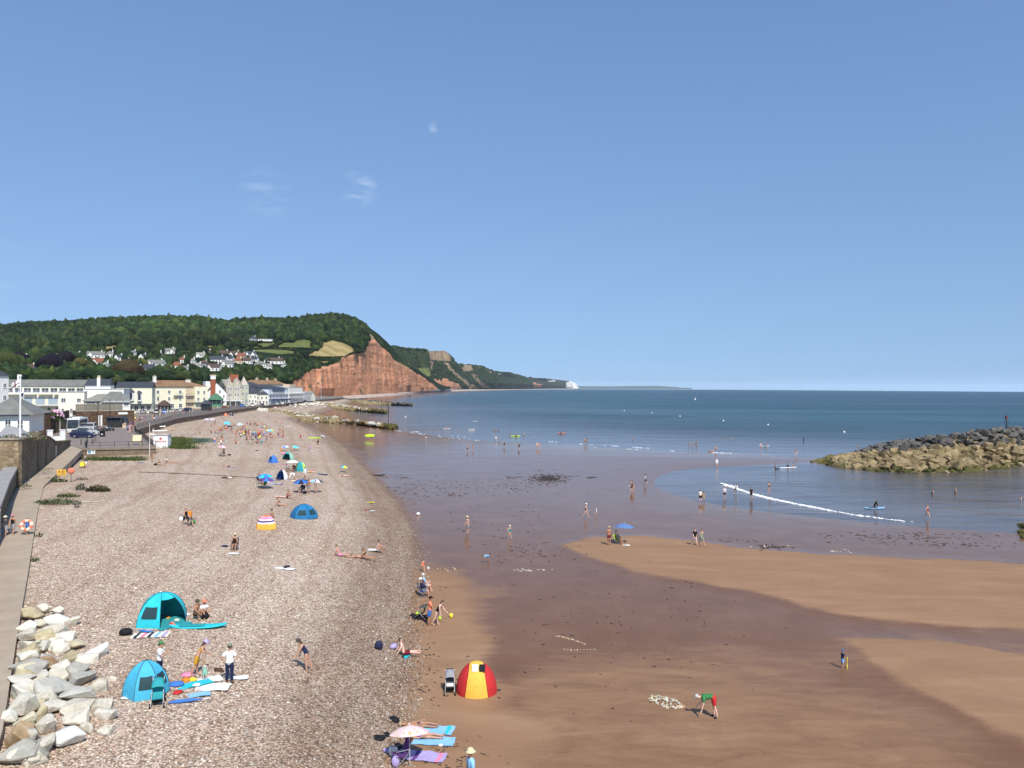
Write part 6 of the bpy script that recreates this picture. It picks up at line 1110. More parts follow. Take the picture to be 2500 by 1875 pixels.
# turquoise tent, couple and board
p = Q(690, 560, NB); tent(p, .95, 2.6, 2.2, 1.68, [('turq', 'open'), ('turq', 'solid'), ('teal', 'solid'), ('teal', 'solid'), ('turq', 'solid'), ('turq', 'window')], 'large turquoise dome tent with open door and curved window', floor='teal', poles='black', flap=.5)
p = Q(1110, 625, NB); board(p, R(-83), 3.05, .78, .13, 'turq', 'turquoise paddle board with red fin lying by the turquoise tent', fin='coral', deck='teal')
person(Q(1075, 525, NB), 'sit', 240, 'bare chested person in olive cap sitting beside the turquoise tent', 1.75, 'c', None, ('trunks', 'brown'), hat=('cap', 'olive'), hair='brown')
person(Q(1165, 512, NB), 'sit', 225, 'person in white shirt and peach hat sitting behind the paddle board', 1.65, 'b', ('tshirt', 'white'), ('shorts', 'grey'), hat=('bucket', 'coral'), hair='blonde')
bag(Q(1190, 530, NB), .3, (.45, .3, .4), 'black', 'black rucksack at the feet of the couple by the tent'); bag(Q(270, 715, NB), .2, (.72, .45, .42), 'black', 'black duffel bag at the end of the striped mat')
p = Q(560, 720, NB); towel(p, .25, .9, 1.9, 'cream', 'pale beach mat with lilac and blue stripes', 'beach_mat', ['lilac', 'sky', 'navy', 'pink', 'navy', 'lilac'], 'mat').rotation_euler.z = R(100)
towel(Q(500, 685, NB), 1.2, .3, .7, 'blue', 'crumpled blue towel on the striped mat', z=.08); folding_chair(Q(545, 620, NB), 2.6, 'coral', 'small red brown folding stool in front of the turquoise tent').scale = (.55,) * 3
for zx, zy, c, l, s in ((800, 590, 'red', 'red and white bag cloth beside the turquoise board', .22), (860, 545, 'cream', 'cream towel bundle at the tent door', .3), (760, 520, 'mustard', 'mustard towel inside the tent door', .25), (990, 480, 'white', 'white cloth beside the tent pole', .22), (1010, 560, 'tan', 'tan shirt lying behind the paddle board', .25)): heap_cloth(Q(zx, zy, NB), c, l, s)
# light blue tent family
p = Q(505, 1390, NB); tent(p, .45, 1.62, 1.6, 1.46, [('aqua', 'window'), ('aqua', 'window'), ('aqua', 'solid'), ('grey', 'solid'), ('grey', 'solid'), ('aqua', 'solid')], 'pale blue and grey dome tent with two dark mesh windows', poles='dkgrey', floor='aqua')
towel(Q(265, 1452, NB), .1, .35, .25, 'white', 'pale corner flap at the foot of the pale blue tent', 'tent_flap', cat='flap')
pushchair(Q(640, 1520, NB), R(200), 'teal', 'green pushchair parked in front of the pale blue tent', 'teal')
person(Q(660, 1232, NB), 'phone', 275, 'person in white tee and dark green cap standing behind the pale blue tent', 1.66, 'b', ('tshirt', 'white'), ('shorts', 'navy'), hat=('cap', 'green'))
person(Q(1095, 1182, NB), 'lean', 290, 'person in mustard shorts and blue bucket hat leaning over a toddler', 1.66, 'b', ('top', 'mustard'), ('shorts', 'mustard'), hair='brown', long=1, hat=('bucket', 'lilac'))
person(Q(1185, 1247, NB), 'stand', 20, 'toddler in pale mint romper standing on a white towel', .84, 'p', ('dress', 'mint'), None, hair='blonde')
person(Q(1470, 1268, NB), 'hips', 5, 'person in white top navy trousers and sage cap with hands on hips', 1.70, 'b', ('tshirt', 'white'), ('trousers', 'navy'), hat=('cap', 'sage'), shoes='black')
for zx, zy, c, l, w, ln, a in ((1260, 1325, 'white', 'long white towel spread in front of the toddler', .8, 1.6, 95), (1220, 1240, 'white', 'white towel under the toddler', .7, 1.2, 120), (1060, 1290, 'turq', 'turquoise and blue beach towel by the pale blue tent', .6, 1.5, 130), (1580, 1215, 'white', 'white towel beside the person with navy trousers', .5, .8, 100), (1120, 1410, 'sky', 'pale blue patterned towel near the furled umbrella', .5, .9, 115)): towel(Q(zx, zy, NB), R(a), w, ln, c, l)
p = Q(960, 1500, NB); o = thing('furled_umbrella', 'furled royal blue umbrella lying on the shingle', 'umbrella', p, R(-72)); MB().lathe([(.02, 0), (.05, .3), (.09, 1.0), (.03, 1.35), (.015, 1.4)], 9).xf(Matrix.Translation((0, .7, .1)) @ Matrix.Rotation(R(90), 4, 'X')).build('canopy', tint('blue'), o, True); MB().tube([(0, .7, .1), (0, 1.0, .1)], .015, 5).build('pole', M_WHITE, o)
for zx, zy, c, l, s in ((845, 1290, 'blue', 'royal blue bag beside the pale blue tent', .5), (865, 1385, 'red', 'red bag below the royal blue bag', .36), (975, 1185, 'pink', 'pink inflatable cushion near the toddler', .42), (970, 1240, 'orange', 'orange and red beach toy bag', .32), (1040, 1235, 'yellow', 'yellow toy below the pink cushion', .3), (1350, 1130, 'brown', 'dark brown weed clump behind the white towel', .36), (1085, 1300, 'white', 'crumpled white cloth beside the turquoise towel', .28)): heap_cloth(Q(zx, zy, NB), c, l, s)
# a walker on the slope
p = G(748, 1640); person(p, 'lean', 100, 'person in navy swimsuit and grey cap stooping on the open shingle', 1.68, 'b', ('swimsuit', 'navy'), None, hair='brown', long=1, hat=('cap', 'dkgrey'))
# folk along the sand edge
p = Q(430, 792, FS); person(p, 'sitlong', 285, 'bare chested person in maroon shorts sitting on a turquoise towel', 1.78, 'p', None, ('shorts', 'maroon')); towel(p + Vector((-.25, -.15, 0)), R(80), .7, 1.1, 'turq', 'turquoise towel under the sitter in maroon shorts'); bag(Q(237, 745, FS), .4, (.5, .34, .55), 'navy', 'navy cool bag alone on the dark shingle slope'); bag(Q(350, 740, FS), 1, (.5, .35, .35), 'lilac', 'lilac and blue bag behind the sitter in maroon shorts'); heap_cloth(Q(420, 805, FS), 'black', 'black flip flops beside the turquoise towel', .14)
person(Q(628, 558, FS), 'phone', 275, 'person in coral vest and blue shorts standing by the pushchair', 1.78, 'c', ('tshirt', 'coral'), ('shorts', 'blue'), hair='black', hat=('cap', 'black')); person(Q(686, 558, FS), 'lean', 255, 'person in black swimsuit with long hair facing the buckets', 1.68, 'p', ('swimsuit', 'black'), None, hair='brown', long=1)
pushchair(Q(560, 515, FS), R(80), 'dkgrey', 'dark pushchair with lime bag beside the couple on the sand edge', 'black', 'lime'); bag(Q(505, 500, FS), 0, (.6, .4, .3), 'black', 'black bag on the shingle behind the dark pushchair'); bucket(Q(795, 500, FS), 'yellow', 'yellow bucket on the sand beside the couple', .13); bucket(Q(708, 515, FS), 'lime', 'small lime bucket at the feet of the swimsuit wearer', .1)
p = Q(575, 335, FS); folding_chair(p, R(-85), 'blue', 'blue folding chair at the shingle edge'); person(p, 'chair', 275, 'person in blue shirt and cream hat seated in the blue chair', 1.72, 'b', ('longsleeve', 'navy'), ('shorts', 'grey'), hat=('sun', 'cream'), hair='silver')
p = Q(612, 290, FS); folding_chair(p, R(-80), 'red', 'bright red folding chair behind the blue one', frame='red'); p2 = Q(590, 300, FS); person(p2 + Vector((0, .3, 0)), 'chair', 275, 'person in white cap seated between blue and red chairs', 1.66, 'p', ('tshirt', 'sky'), ('trunks', 'white'), hat=('cap', 'white'), hair='silver')
folding_chair(p2 + Vector((0, .3, 0)), R(-85), 'navy', 'navy folding chair between the blue and red chairs')
person(Q(578, 150, FS), 'walk', 200, 'child in coral swimsuit walking by the shingle edge', 1.12, 'b', ('swimsuit', 'coral'), ('briefs', 'pink')); bucket(Q(618, 128, FS), 'white', 'white bucket near the child in coral', .1)
# red and yellow tent with pushchair
p = Q(990, 1068, FS); o = thing('beach_tent', 'red and yellow dome tent pitched on the wet sand', 'tent', p, TOCAM(p))
def melon(v, k): hw = .58 - .22 * math.sin(v); x = k * hw if abs(k) <= 1 else math.copysign(hw + (1.03 - hw) * (abs(k) - 1), k); r = math.sqrt(max(0, 1.04 ** 2 - x * x)); return (x, -r * math.cos(v) * .92, r * math.sin(v) ** .85 * 1.45)
for k0, k1, c, nm in ((-1, 1, 'yellow2', 'yellow_panel'), (1, 2, 'red', 'red_panel'), (-2, -1, 'red', 'red_panel')): MB().grid([[melon(v, k) for k in np.linspace(k0, k1, 9)] for v in np.linspace(0, math.pi, 19)]).build(nm, tint(c), o, True)
for k in (-1, 1): MB().tube([melon(v, k) for v in np.linspace(0, math.pi, 19)], .014, 5).build('pole', tint('maroon'), o, True)
pushchair(Q(785, 1075, FS), R(185), 'grey', 'grey hooded pushchair beside the red and yellow tent', 'dkgrey', 'white'); a = Q(990, 1075, FS);
for dx, c, l in ((.30, 'black', 'black swimsuit drying on the top of the red and yellow tent'), (-.05, 'white', 'small white cloth drying on the red and yellow tent')): o = obj('drying_cloth', MB().grid([[(x, -.015 - .05 * k, -.10 * k) for x in np.linspace(-.15, .15, 4)] for k in range(4)]).grid([[(x, -.005 - .05 * k, -.10 * k) for x in np.linspace(.15, -.15, 4)] for k in range(4)]).mesh('drying_cloth'), tint(c), None, (a.x + dx, a.y - .34, a.z + 1.53)); tag(o, l, 'swimwear')
heap_cloth(Q(1165, 1062, FS), 'dkgrey', 'dark shoes beside the red and yellow tent', .16)
# sunbathers and floral umbrella
M_FLORAL = None
def floral():
 m, nt, N, L, b = newmat('floral_canopy'); tc = nd(N, 'ShaderNodeTexCoord'); v = nd(N, 'ShaderNodeTexVoronoi'); v.inputs['Scale'].default_value = 5.5; L.new(tc.outputs['Object'], v.inputs[0]); s = nd(N, 'ShaderNodeSeparateColor'); L.new(v.outputs['Color'], s.inputs[0])
 f = ramp(N, L, s.outputs[0], [(0, (.75, .30, .34)), (.25, (.80, .42, .12)), (.5, (.72, .60, .30)), (.75, (.45, .55, .30)), (1, (.75, .5, .6))], 'CONSTANT'); n = nse(N, L, tc.outputs['Object'], 4, 4); k = mapr(N, L, mth(N, L, 'ADD', v.outputs['Distance'], mth(N, L, 'MULTIPLY', n, .5)), .50, .66, 1, 0); L.new(mixc(N, L, k, (.80, .58, .56), f), b.inputs['Base Color']); b.inputs['Roughness'].default_value = .8; return m
p = Q(478, 1650, FS); umbrella(p, .84, 1.55, ['pink'], 'pink floral beach umbrella at the front of the sand', (-.25, .05), patt=floral())
p = Q(540, 1345, FS); person(p, 'back', 265, 'sunbather in navy briefs lying on a blue towel behind the floral umbrella', 1.75, 'c', None, ('briefs', 'navy'), hat=('bucket', 'tan')); towel(Q(650, 1368, FS), R(82), .85, 1.9, 'sky', 'blue towel under the sunbather in navy briefs', stripes=['turq', 'sky', 'turq'])
p = Q(640, 1430, FS); person(p + Vector((-.35, 0, 0)), 'back', 265, 'person lying mostly under the floral umbrella on a pale blue towel', 1.7, 'b', ('swimsuit', 'purple'), None, hair='brown', long=1); towel(Q(660, 1455, FS), R(84), .8, 1.8, 'sky', 'pale blue towel reaching out from under the floral umbrella')
towel(Q(540, 1570, FS), R(80), .85, 2.3, 'lilac', 'lilac patterned blanket below the floral umbrella', 'blanket', ['pink', 'lilac', 'purple', 'pink'], 'blanket'); folding_chair(Q(400, 1625, FS), R(120), 'purple', 'purple folding chair under the floral umbrella'); bag(Q(345, 1570, FS), .3, (.4, .3, .5), 'white', 'white beach bag beside the purple chair'); bag(Q(365, 1650, FS), .3, (.35, .25, .5), 'lilac', 'lilac tote bag hanging by the purple chair'); heap_cloth(Q(290, 1530, FS), 'lilac', 'pale lilac pillow on the patterned blanket', .26); heap_cloth(Q(715, 1488, FS), 'white', 'white trainers at the end of the pale blue towel', .16)
for zx, zy, l in ((355, 1290, 'black wet clothes heaped above the sunbathers'), (240, 1435, 'black bags left on the dark shingle by the umbrella'), (300, 1405, 'black and white shoes beside the black bags'), (390, 1500, 'black rucksack behind the purple chair')): heap_cloth(Q(zx, zy, FS), 'black', l, .42 if 'shoes' not in l else .25)
p = G(1150, 1950); person(p, 'stand', 120, 'person in straw sun hat and pale blue polo standing at the bottom edge', 1.76, 'b', ('tshirt', 'sky'), ('shorts', 'tan'), hat=('sun', 'straw'), hair='silver')
p = G(1108, 1990); umbrella(p, .82, 1.52, ['sky', 'sky'], 'pale blue spotted umbrella at the bottom edge of the sand', (.05, 0), patt=mat('pale_blue_spots', (.45, .62, .68), .8, .25, 9))
# digger, stone collector
p = G(1742, 1752); person(p, 'bend', 80, 'person in green tee and red shorts bending down on wet sand', 1.78, 'p', ('tshirt', 'green'), ('shorts', 'red'), hair='silver', shoes='navy')
p = G(2057, 1632); k_ = person(p, 'stand', 280, 'small child in navy top and blue cap with a yellow spade', 1.0, 'b', ('tshirt', 'navy'), ('shorts', 'sky'), hat=('cap', 'blue')); spade(p + Vector((.24, -.05, 0)), 1.0, 'yellow', 'yellow toy spade held by the small child', .62)
t = thing('stone_pile', 'oval heap of collected pebbles on the wet sand', 'stones')
for _ in range(120):
 a = random.uniform(0, 6.28); r = math.sqrt(random.random()); q = G(1627 + math.cos(a) * r * 42, 1715 + math.sin(a) * r * 13 + math.cos(a) * r * 9); k = random.uniform(.07, .16); stone(t, (q.x, q.y, q.z + k * .2 + .05 * (1 - r)), (k, k, k * .7), random.choice('wgywo'), .6)
t = thing('stone_line', 'wavy line of pebbles drawn on the sand', 'stones')
for k in range(46):
 u = k / 45; zx, zy = (105 + 170 * u, 375 + 50 * u ** 1.4) if u < .8 else (275 - (u - .8) * 5 * 130, 435); q = G(1300 + zx / 1.843 + random.gauss(0, .8), 1350 + zy / 1.843 + random.gauss(0, .6)); s_ = random.uniform(.06, .13); stone(t, (q.x, q.y, q.z), (s_, s_, s_ * .6), random.choice('gwdo'.replace('d', 'y')), .6)
for (px, py, n, l) in ((1110, 1392, 22, 'scatter of red stones near the stooping child'), (1290, 1392, 24, 'scatter of pale stones mid sand'), (1870, 1333, 20, 'stones and weed on the dry bar'), (2040, 1346, 18, 'white stones at the far edge of the dry bar')):
 t = thing('stone_scatter', l, 'stones')
 for _ in range(n): q = G(px + random.gauss(0, 22), py + random.gauss(0, 2.4)); s_ = random.uniform(.08, .2); stone(t, (q.x, q.y, q.z), (s_, s_, s_ * .5), 'o' if 'red' in l else random.choice('wgy'), .6)
# ================================================================= middle beach
def M(zx, zy): return Q(zx, zy, MID)
Z5 = (350, 1000, 4.424)
tent(Q(1735, 1170, Z5), .05, 2.45, 2.1, 1.45, [('blue3', 'window')] * 3 + [('blue3', 'solid')] * 3, 'blue dome tent with grey mesh windows on open shingle', poles='navy', floor='navy')
tent(Q(1325, 1285, Z5), -.2, 1.75, 1.6, 1.25, [('pink', 'bands')], 'orange and pink striped pop up tent', poles='orange', floor='yellow', bulge=.8); person(Q(1365, 1200, Z5) + Vector((.2, .5, 0)), 'sit', 90, 'person with dark cap sitting behind the striped pop up tent', 1.7, 'c', None, ('trunks', 'navy'), hat=('cap', 'dkgrey'))
person(Q(455, 1248, Z5), 'walk', 235, 'person in black dress with a white bag walking up the shingle', 1.68, 'b', ('dress', 'black'), None, hair='blonde'); bag(Q(405, 1205, Z5), .3, (.4, .2, .5), 'white', 'white beach bag carried by the walker in black'); person(Q(503, 1262, Z5), 'walk', 235, 'person in orange tee and dark shorts walking with a green bag', 1.74, 'b', ('tshirt', 'orange'), ('shorts', 'dkgrey'), hair='silver'); bag(Q(535, 1235, Z5), .2, (.5, .3, .45), 'green', 'dark green cool box carried by the walker in orange')
p = Q(985, 1520, Z5); folding_chair(p, R(190), 'navy', 'navy folding chair alone on the shingle'); person(p, 'chair', 190, 'sunbather in black swimsuit and straw hat in the lone navy chair', 1.7, 'c', ('swimsuit', 'black'), None, hat=('sun', 'straw')); towel(Q(970, 1558, Z5), 1.5, .5, .9, 'white', 'white towel at the foot of the lone chair'); heap_cloth(Q(880, 1480, Z5), 'navy', 'navy clothes beside the lone chair', .4)
towel(G(695, 1389), 1.2, .6, 1.6, 'white', 'white towel on empty shingle'); bag(G(700, 1387), 1, (.6, .3, .2), 'black', 'black bag lying on the white towel')
person(Q(2115, 1585, Z5), 'sitlong', 270, 'person in pink top sitting on the slope near the sand', 1.66, 'b', ('top', 'pink'), ('shorts', 'pink')); person(G(868, 1362), 'back', 270, 'person in black bikini lying on the slope', 1.68, 'b', ('top', 'black'), ('briefs', 'black'), long=1); person(G(893, 1366), 'sitlong', 265, 'person in brown bikini reclining at the foot of the slope', 1.68, 'c', ('top', 'brown'), ('briefs', 'brown'), long=1); person(G(921, 1349), 'sit', 275, 'person in white bikini sitting on a white towel', 1.66, 'b', ('top', 'white'), ('briefs', 'white')); towel(G(905, 1343), 1.4, .8, 1.7, 'white', 'white towel behind the white bikini wearer')
towel(G(903, 1248), 1.5, .5, 1.1, 'white', 'white towel near the damp shingle edge'); towel(G(893, 1246), 1.4, .4, 1.0, 'red', 'dark red towel near the damp shingle edge'); towel(G(902, 1227), 1.5, .5, 1.2, 'yellow', 'faded yellow towel on the lower slope'); bag(G(1021, 1258), 0, (.5, .4, .4), 'white', 'white bag at the edge of the sand')
umbrella(M(415, 985), .98, 1.85, ['blue', 'turq'], 'blue and turquoise umbrella above two sitters', (.1, 0)); umbrella(M(440, 1000), .95, 1.45, ['purple', 'blue'], 'violet blue umbrella in front of the turquoise one', (.1, .05)); person(M(300, 890), 'chair', 250, 'person in red top seated under the turquoise umbrella', 1.7, 'c', ('tshirt', 'red'), ('shorts', 'black')); person(M(380, 900), 'chair', 200, 'person in black top seated behind the violet umbrella', 1.7, 'b', ('tshirt', 'black'), ('shorts', 'navy')); folding_chair(M(300, 890), R(250), 'black', 'black folding chair under the turquoise umbrella'); folding_chair(M(380, 900), R(200), 'maroon', 'maroon folding chair behind the violet umbrella'); folding_chair(M(390, 985), R(60), 'green', 'empty green folding chair in front of the violet umbrella'); towel(M(650, 900), 1.4, .9, 2.0, 'lilac', 'blue and white patterned towel by the violet umbrella', stripes=['navy', 'white', 'navy', 'sky']); bag(M(480, 880), .2, (.6, .4, .6), 'white', 'white bag beside the violet umbrella')
tent(M(775, 800), 0, 1.45, 1.35, 1.4, [('navy', 'open'), ('white', 'solid'), ('blue', 'solid'), ('blue', 'solid'), ('white', 'solid')], 'small blue and white play tent with arched door', n=5, poles='navy', floor='navy'); towel(M(690, 830), .3, .7, .7, 'navy', 'navy wind flap beside the blue and white play tent', 'wind_flap', cat='flap', z=.35)
tent(M(905, 370), .0, 1.85, 1.7, 1.35, [('teal', 'open'), ('mint', 'solid'), ('teal', 'solid'), ('teal', 'solid'), ('mint', 'solid')], 'mint and teal arched tent with a dark red mat', n=5, floor='maroon', poles='teal'); tent(M(1185, 620), .1, 1.6, 1.5, 1.5, [('teal', 'solid'), ('mint', 'spot'), ('teal', 'solid'), ('teal', 'solid'), ('teal', 'solid'), ('teal', 'spot')], 'dark teal tent with lime oval panels', poles='teal', floor='orange'); tent(M(590, 440), -.9, 1.4, 1.2, 1.35, [('sky', 'open'), ('blue', 'solid'), ('blue', 'solid'), ('blue', 'solid')], 'bright blue wedge shaped sun shelter', n=4, poles='navy', floor='blue')
umbrella(M(1005, 620), .95, 1.75, ['white'], 'plain white umbrella over black chairs', (.05, 0)); umbrella(M(1215, 1090), .98, 1.75, ['blue', 'navy'], 'royal blue umbrella with a navy chair beneath', (.12, -.12));
umbrella(M(1515, 1085), .92, 1.7, ['white', 'sky', 'white', 'navy'], 'blue and white striped umbrella held by a standing person', (-.05, .05))
folding_chair(M(1210, 1095), R(150), 'navy', 'navy chair under the royal blue umbrella'); person(M(1210, 1095), 'chair', 150, 'person in navy top seated under the royal blue umbrella', 1.66, 'b', ('tshirt', 'navy'), ('shorts', 'navy')); bag(M(1275, 1115), .3, (.5, .4, .45), 'black', 'black bag by the royal blue umbrella'); person(M(1355, 1098), 'stand', 190, 'bare chested person in grey shorts standing between two blue umbrellas', 1.8, 'c', None, ('shorts', 'grey')); person(M(1512, 1108), 'stand', 185, 'person in pale swimsuit standing under the striped umbrella', 1.68, 'b', ('swimsuit', 'grey'), None, hair='blonde')
folding_chair(M(905, 640), R(200), 'black', 'left black chair under the white umbrella'); folding_chair(M(1035, 640), R(160), 'black', 'right black chair under the white umbrella'); person(M(905, 640), 'chair', 200, 'person in grey top in the left chair under the white umbrella', 1.7, 'b', ('tshirt', 'grey'), ('shorts', 'dkgrey')); person(M(1035, 640), 'chair', 170, 'person in black top in the right chair under the white umbrella', 1.7, 'c', ('tshirt', 'black'), ('shorts', 'maroon')); person(M(1040, 815), 'bend', 100, 'person in white robe bending over a pale board', 1.7, 'b', ('longsleeve', 'white'), ('shorts', 'white')); person(M(1280, 795), 'stand', 140, 'person in loose white shirt standing by the lime oval tent', 1.72, 'c', ('longsleeve', 'white'), ('shorts', 'cream')); board(M(1160, 848), R(-88), 2.4, .6, .12, 'cream', 'cream board lying behind the umbrellas'); person(M(1390, 655), 'back', 275, 'person in orange shorts lying right of the lime oval tent', 1.7, 'p', None, ('shorts', 'orange'))
board(M(1665, 705), R(62), 2.0, .55, .14, 'navy', 'navy and blue bodyboard bag lying on the shingle', stripe='blue'); person(M(2100, 735), 'back', 285, 'person in black lying below the rainbow umbrella', 1.7, 'p', ('swimsuit', 'black'), None); umbrella(M(2110, 640), .62, 1.1, ['turq', 'lime', 'yellow', 'blue'], 'small rainbow umbrella on the lower slope', (.25, .1)); board(G(923, 1161), R(-88), 2.4, .6, .15, 'black', 'long black board case by the damp edge', stripe='navy')
person(M(890, 1218), 'sit', 265, 'bare backed person in dark trunks sitting above the blue tent', 1.75, 'c', None, ('trunks', 'maroon')); person(M(775, 1195), 'back', 90, 'person in white lying beside the sitter in dark trunks', 1.65, 'p', ('top', 'white'), ('briefs', 'white')); person(M(735, 1372), 'sitlong', 270, 'person in black bikini propped on elbows above the striped tent', 1.66, 'b', ('top', 'black'), ('briefs', 'black'), long=1)
person(M(960, 205), 'sit', 260, 'person in mint skirt kneeling by a pale blue disc umbrella', 1.68, 'b', ('top', 'black'), ('skirt', 'mint')); umbrella(M(1060, 170), .8, 1.0, ['mint', 'turq'], 'pale turquoise umbrella tipped low', (.3, .1)); person(M(1385, 205), 'stand', 170, 'person in long lilac blue dress standing on the slope', 1.66, 'b', ('dress', 'lilac'), None); towel(M(1430, 195), 1.4, .6, 1.2, 'white', 'white towel beside the lilac dress'); person(M(1290, 105), 'back', 270, 'person in brown lying above the lilac dress', 1.66, 'b', None, ('briefs', 'brown')); person(G(776, 1088), 'phone', 220, 'person in black standing at the water worn edge', 1.7, 'c', ('swimsuit', 'black'), ('shorts', 'black')); person(M(1530, 100), 'back', 260, 'person in white lying by the water worn edge', 1.68, 'p', ('top', 'white'), ('trunks', 'white'))
umbrella(M(860, 190), .7, 1.15, ['white', 'blue', 'sky', 'white'], 'blue and white umbrella above a coral bag', (.2, 0)); bag(M(810, 270), .3, (.7, .5, .6), 'pink', 'pink bag behind the mint and teal tent'); bag(M(765, 190), .3, (.4, .4, .5), 'orange', 'orange beach ball bag by the blue umbrella'); towel(M(770, 480), 1.45, .6, 2.2, 'pink', 'long pink towel beside the wedge shelter'); heap_cloth(M(240, 180), 'black', 'black driftwood and weed on the pale shingle', .5)
# group near the hut
person(G(371, 1128), 'stand', 160, 'person in brown bikini standing near the terrace wall', 1.66, 'c', ('top', 'brown'), ('briefs', 'brown'), long=1); person(G(390, 1136), 'sitlong', 250, 'person in black bikini sitting near the terrace wall', 1.66, 'b', ('top', 'black'), ('briefs', 'black'), long=1); person(G(405, 1131), 'sit', 260, 'person in white top sitting beside the black bikini', 1.66, 'b', ('tshirt', 'white'), ('briefs', 'black'), long=1); towel(G(425, 1130), 1.5, .6, 1.8, 'coral', 'coral towel stretching right of the sitters'); towel(G(343, 1130), 1.5, .5, 1.1, 'blue', 'small blue towel left of the sitters'); bag(G(380, 1136), .3, (.6, .4, .35), 'black', 'black bag in front of the black bikini sitter')
person(G(208, 1141), 'walk', 30, 'person in grey tee and white cap pulling a yellow trolley', 1.75, 'b', ('tshirt', 'dkgrey'), ('shorts', 'white'), hat=('cap', 'white')); o = thing('beach_trolley', 'yellow beach trolley behind the person in white cap', 'trolley', G(201, 1142), .4); MB().bx(-.3, .3, -.4, .4, .3, .85).build('tub', tint('yellow'), o)
for s in (-1, 1): MB().lathe([(.16, -.03), (.16, .03)], 12).xf(Matrix.Translation((.34 * s, 0, .16)) @ Matrix.Rotation(R(90), 4, 'Y')).build('wheel', tint('black'), o)
MB().tube([(0, .4, .4), (0, .95, .9)], .02, 5).build('handle', M_RAIL, o)
person(G(547, 1116), 'walk', 100, 'person in black pushing gear below a white umbrella', 1.75, 'c', ('tshirt', 'black'), ('shorts', 'black')); umbrella(G(541, 1114), .8, 2.0, ['white', 'pink'], 'pale pink umbrella above the person in black', (.05, .1)); folding_chair(G(538, 1114), R(100), 'dkgrey', 'dark folding chair under the pale pink umbrella'); bag(G(560, 1112), 0, (.7, .4, .3), 'black', 'black holdall right of the pale pink umbrella')
person(G(558, 1140), 'front', 95, 'sunbather lying face down on a blue striped towel', 1.7, 'b', None, ('trunks', 'navy')); towel(G(565, 1141), 1.5, .8, 2.0, 'white', 'blue striped towel under the face down sunbather', stripes=['navy', 'blue', 'navy', 'blue', 'navy']); person(G(556, 1168), 'back', 100, 'person in white shirt and black shorts lying alone on shingle', 1.75, 'b', ('tshirt', 'white'), ('trousers', 'black'))
# walkway strollers
def on(px, py, z): return at(px, py, z)
person(on(13.5, 1307, 3.76), 'walk', 190, 'person in cream sun hat and grey skirt carrying a white bag', 1.64, 'b', ('tshirt', 'dkgrey'), ('skirt', 'grey'), hat=('sun', 'cream'), hair='silver'); bag(on(24, 1300, 3.8), .2, (.35, .2, .45), 'white', 'white carrier bag held by the stroller in the sun hat'); person(on(31, 1304, 3.76), 'walk', 195, 'person in black vest and grey skirt with pink cap on the walkway', 1.68, 'b', ('vest', 'black'), ('skirt', 'grey'), hat=('cap', 'pink'), hair='blonde')
p = on(67, 1304, 3.77); person(p, 'walk', 185, 'child in blue top inside a striped rubber ring on the walkway', 1.35, 'b', ('tshirt', 'blue'), ('shorts', 'blue')); o = thing('swim_ring', 'big orange and white striped swim ring round the child', 'swim ring', p + Vector((0, -.15, .78)), .2); o.rotation_euler = (R(68), 0, .15)
for k in range(10):
 P = [[(math.cos(a) * (.40 + .15 * math.cos(q)), math.sin(a) * (.40 + .15 * math.cos(q)), .15 * math.sin(q)) for q in np.linspace(0, 2 * math.pi, 11)] for a in np.linspace(2 * math.pi * k / 10, 2 * math.pi * (k + 1) / 10, 4)]; MB().grid(P).build('segment', tint('coral' if k % 2 else 'cream'), o, True)
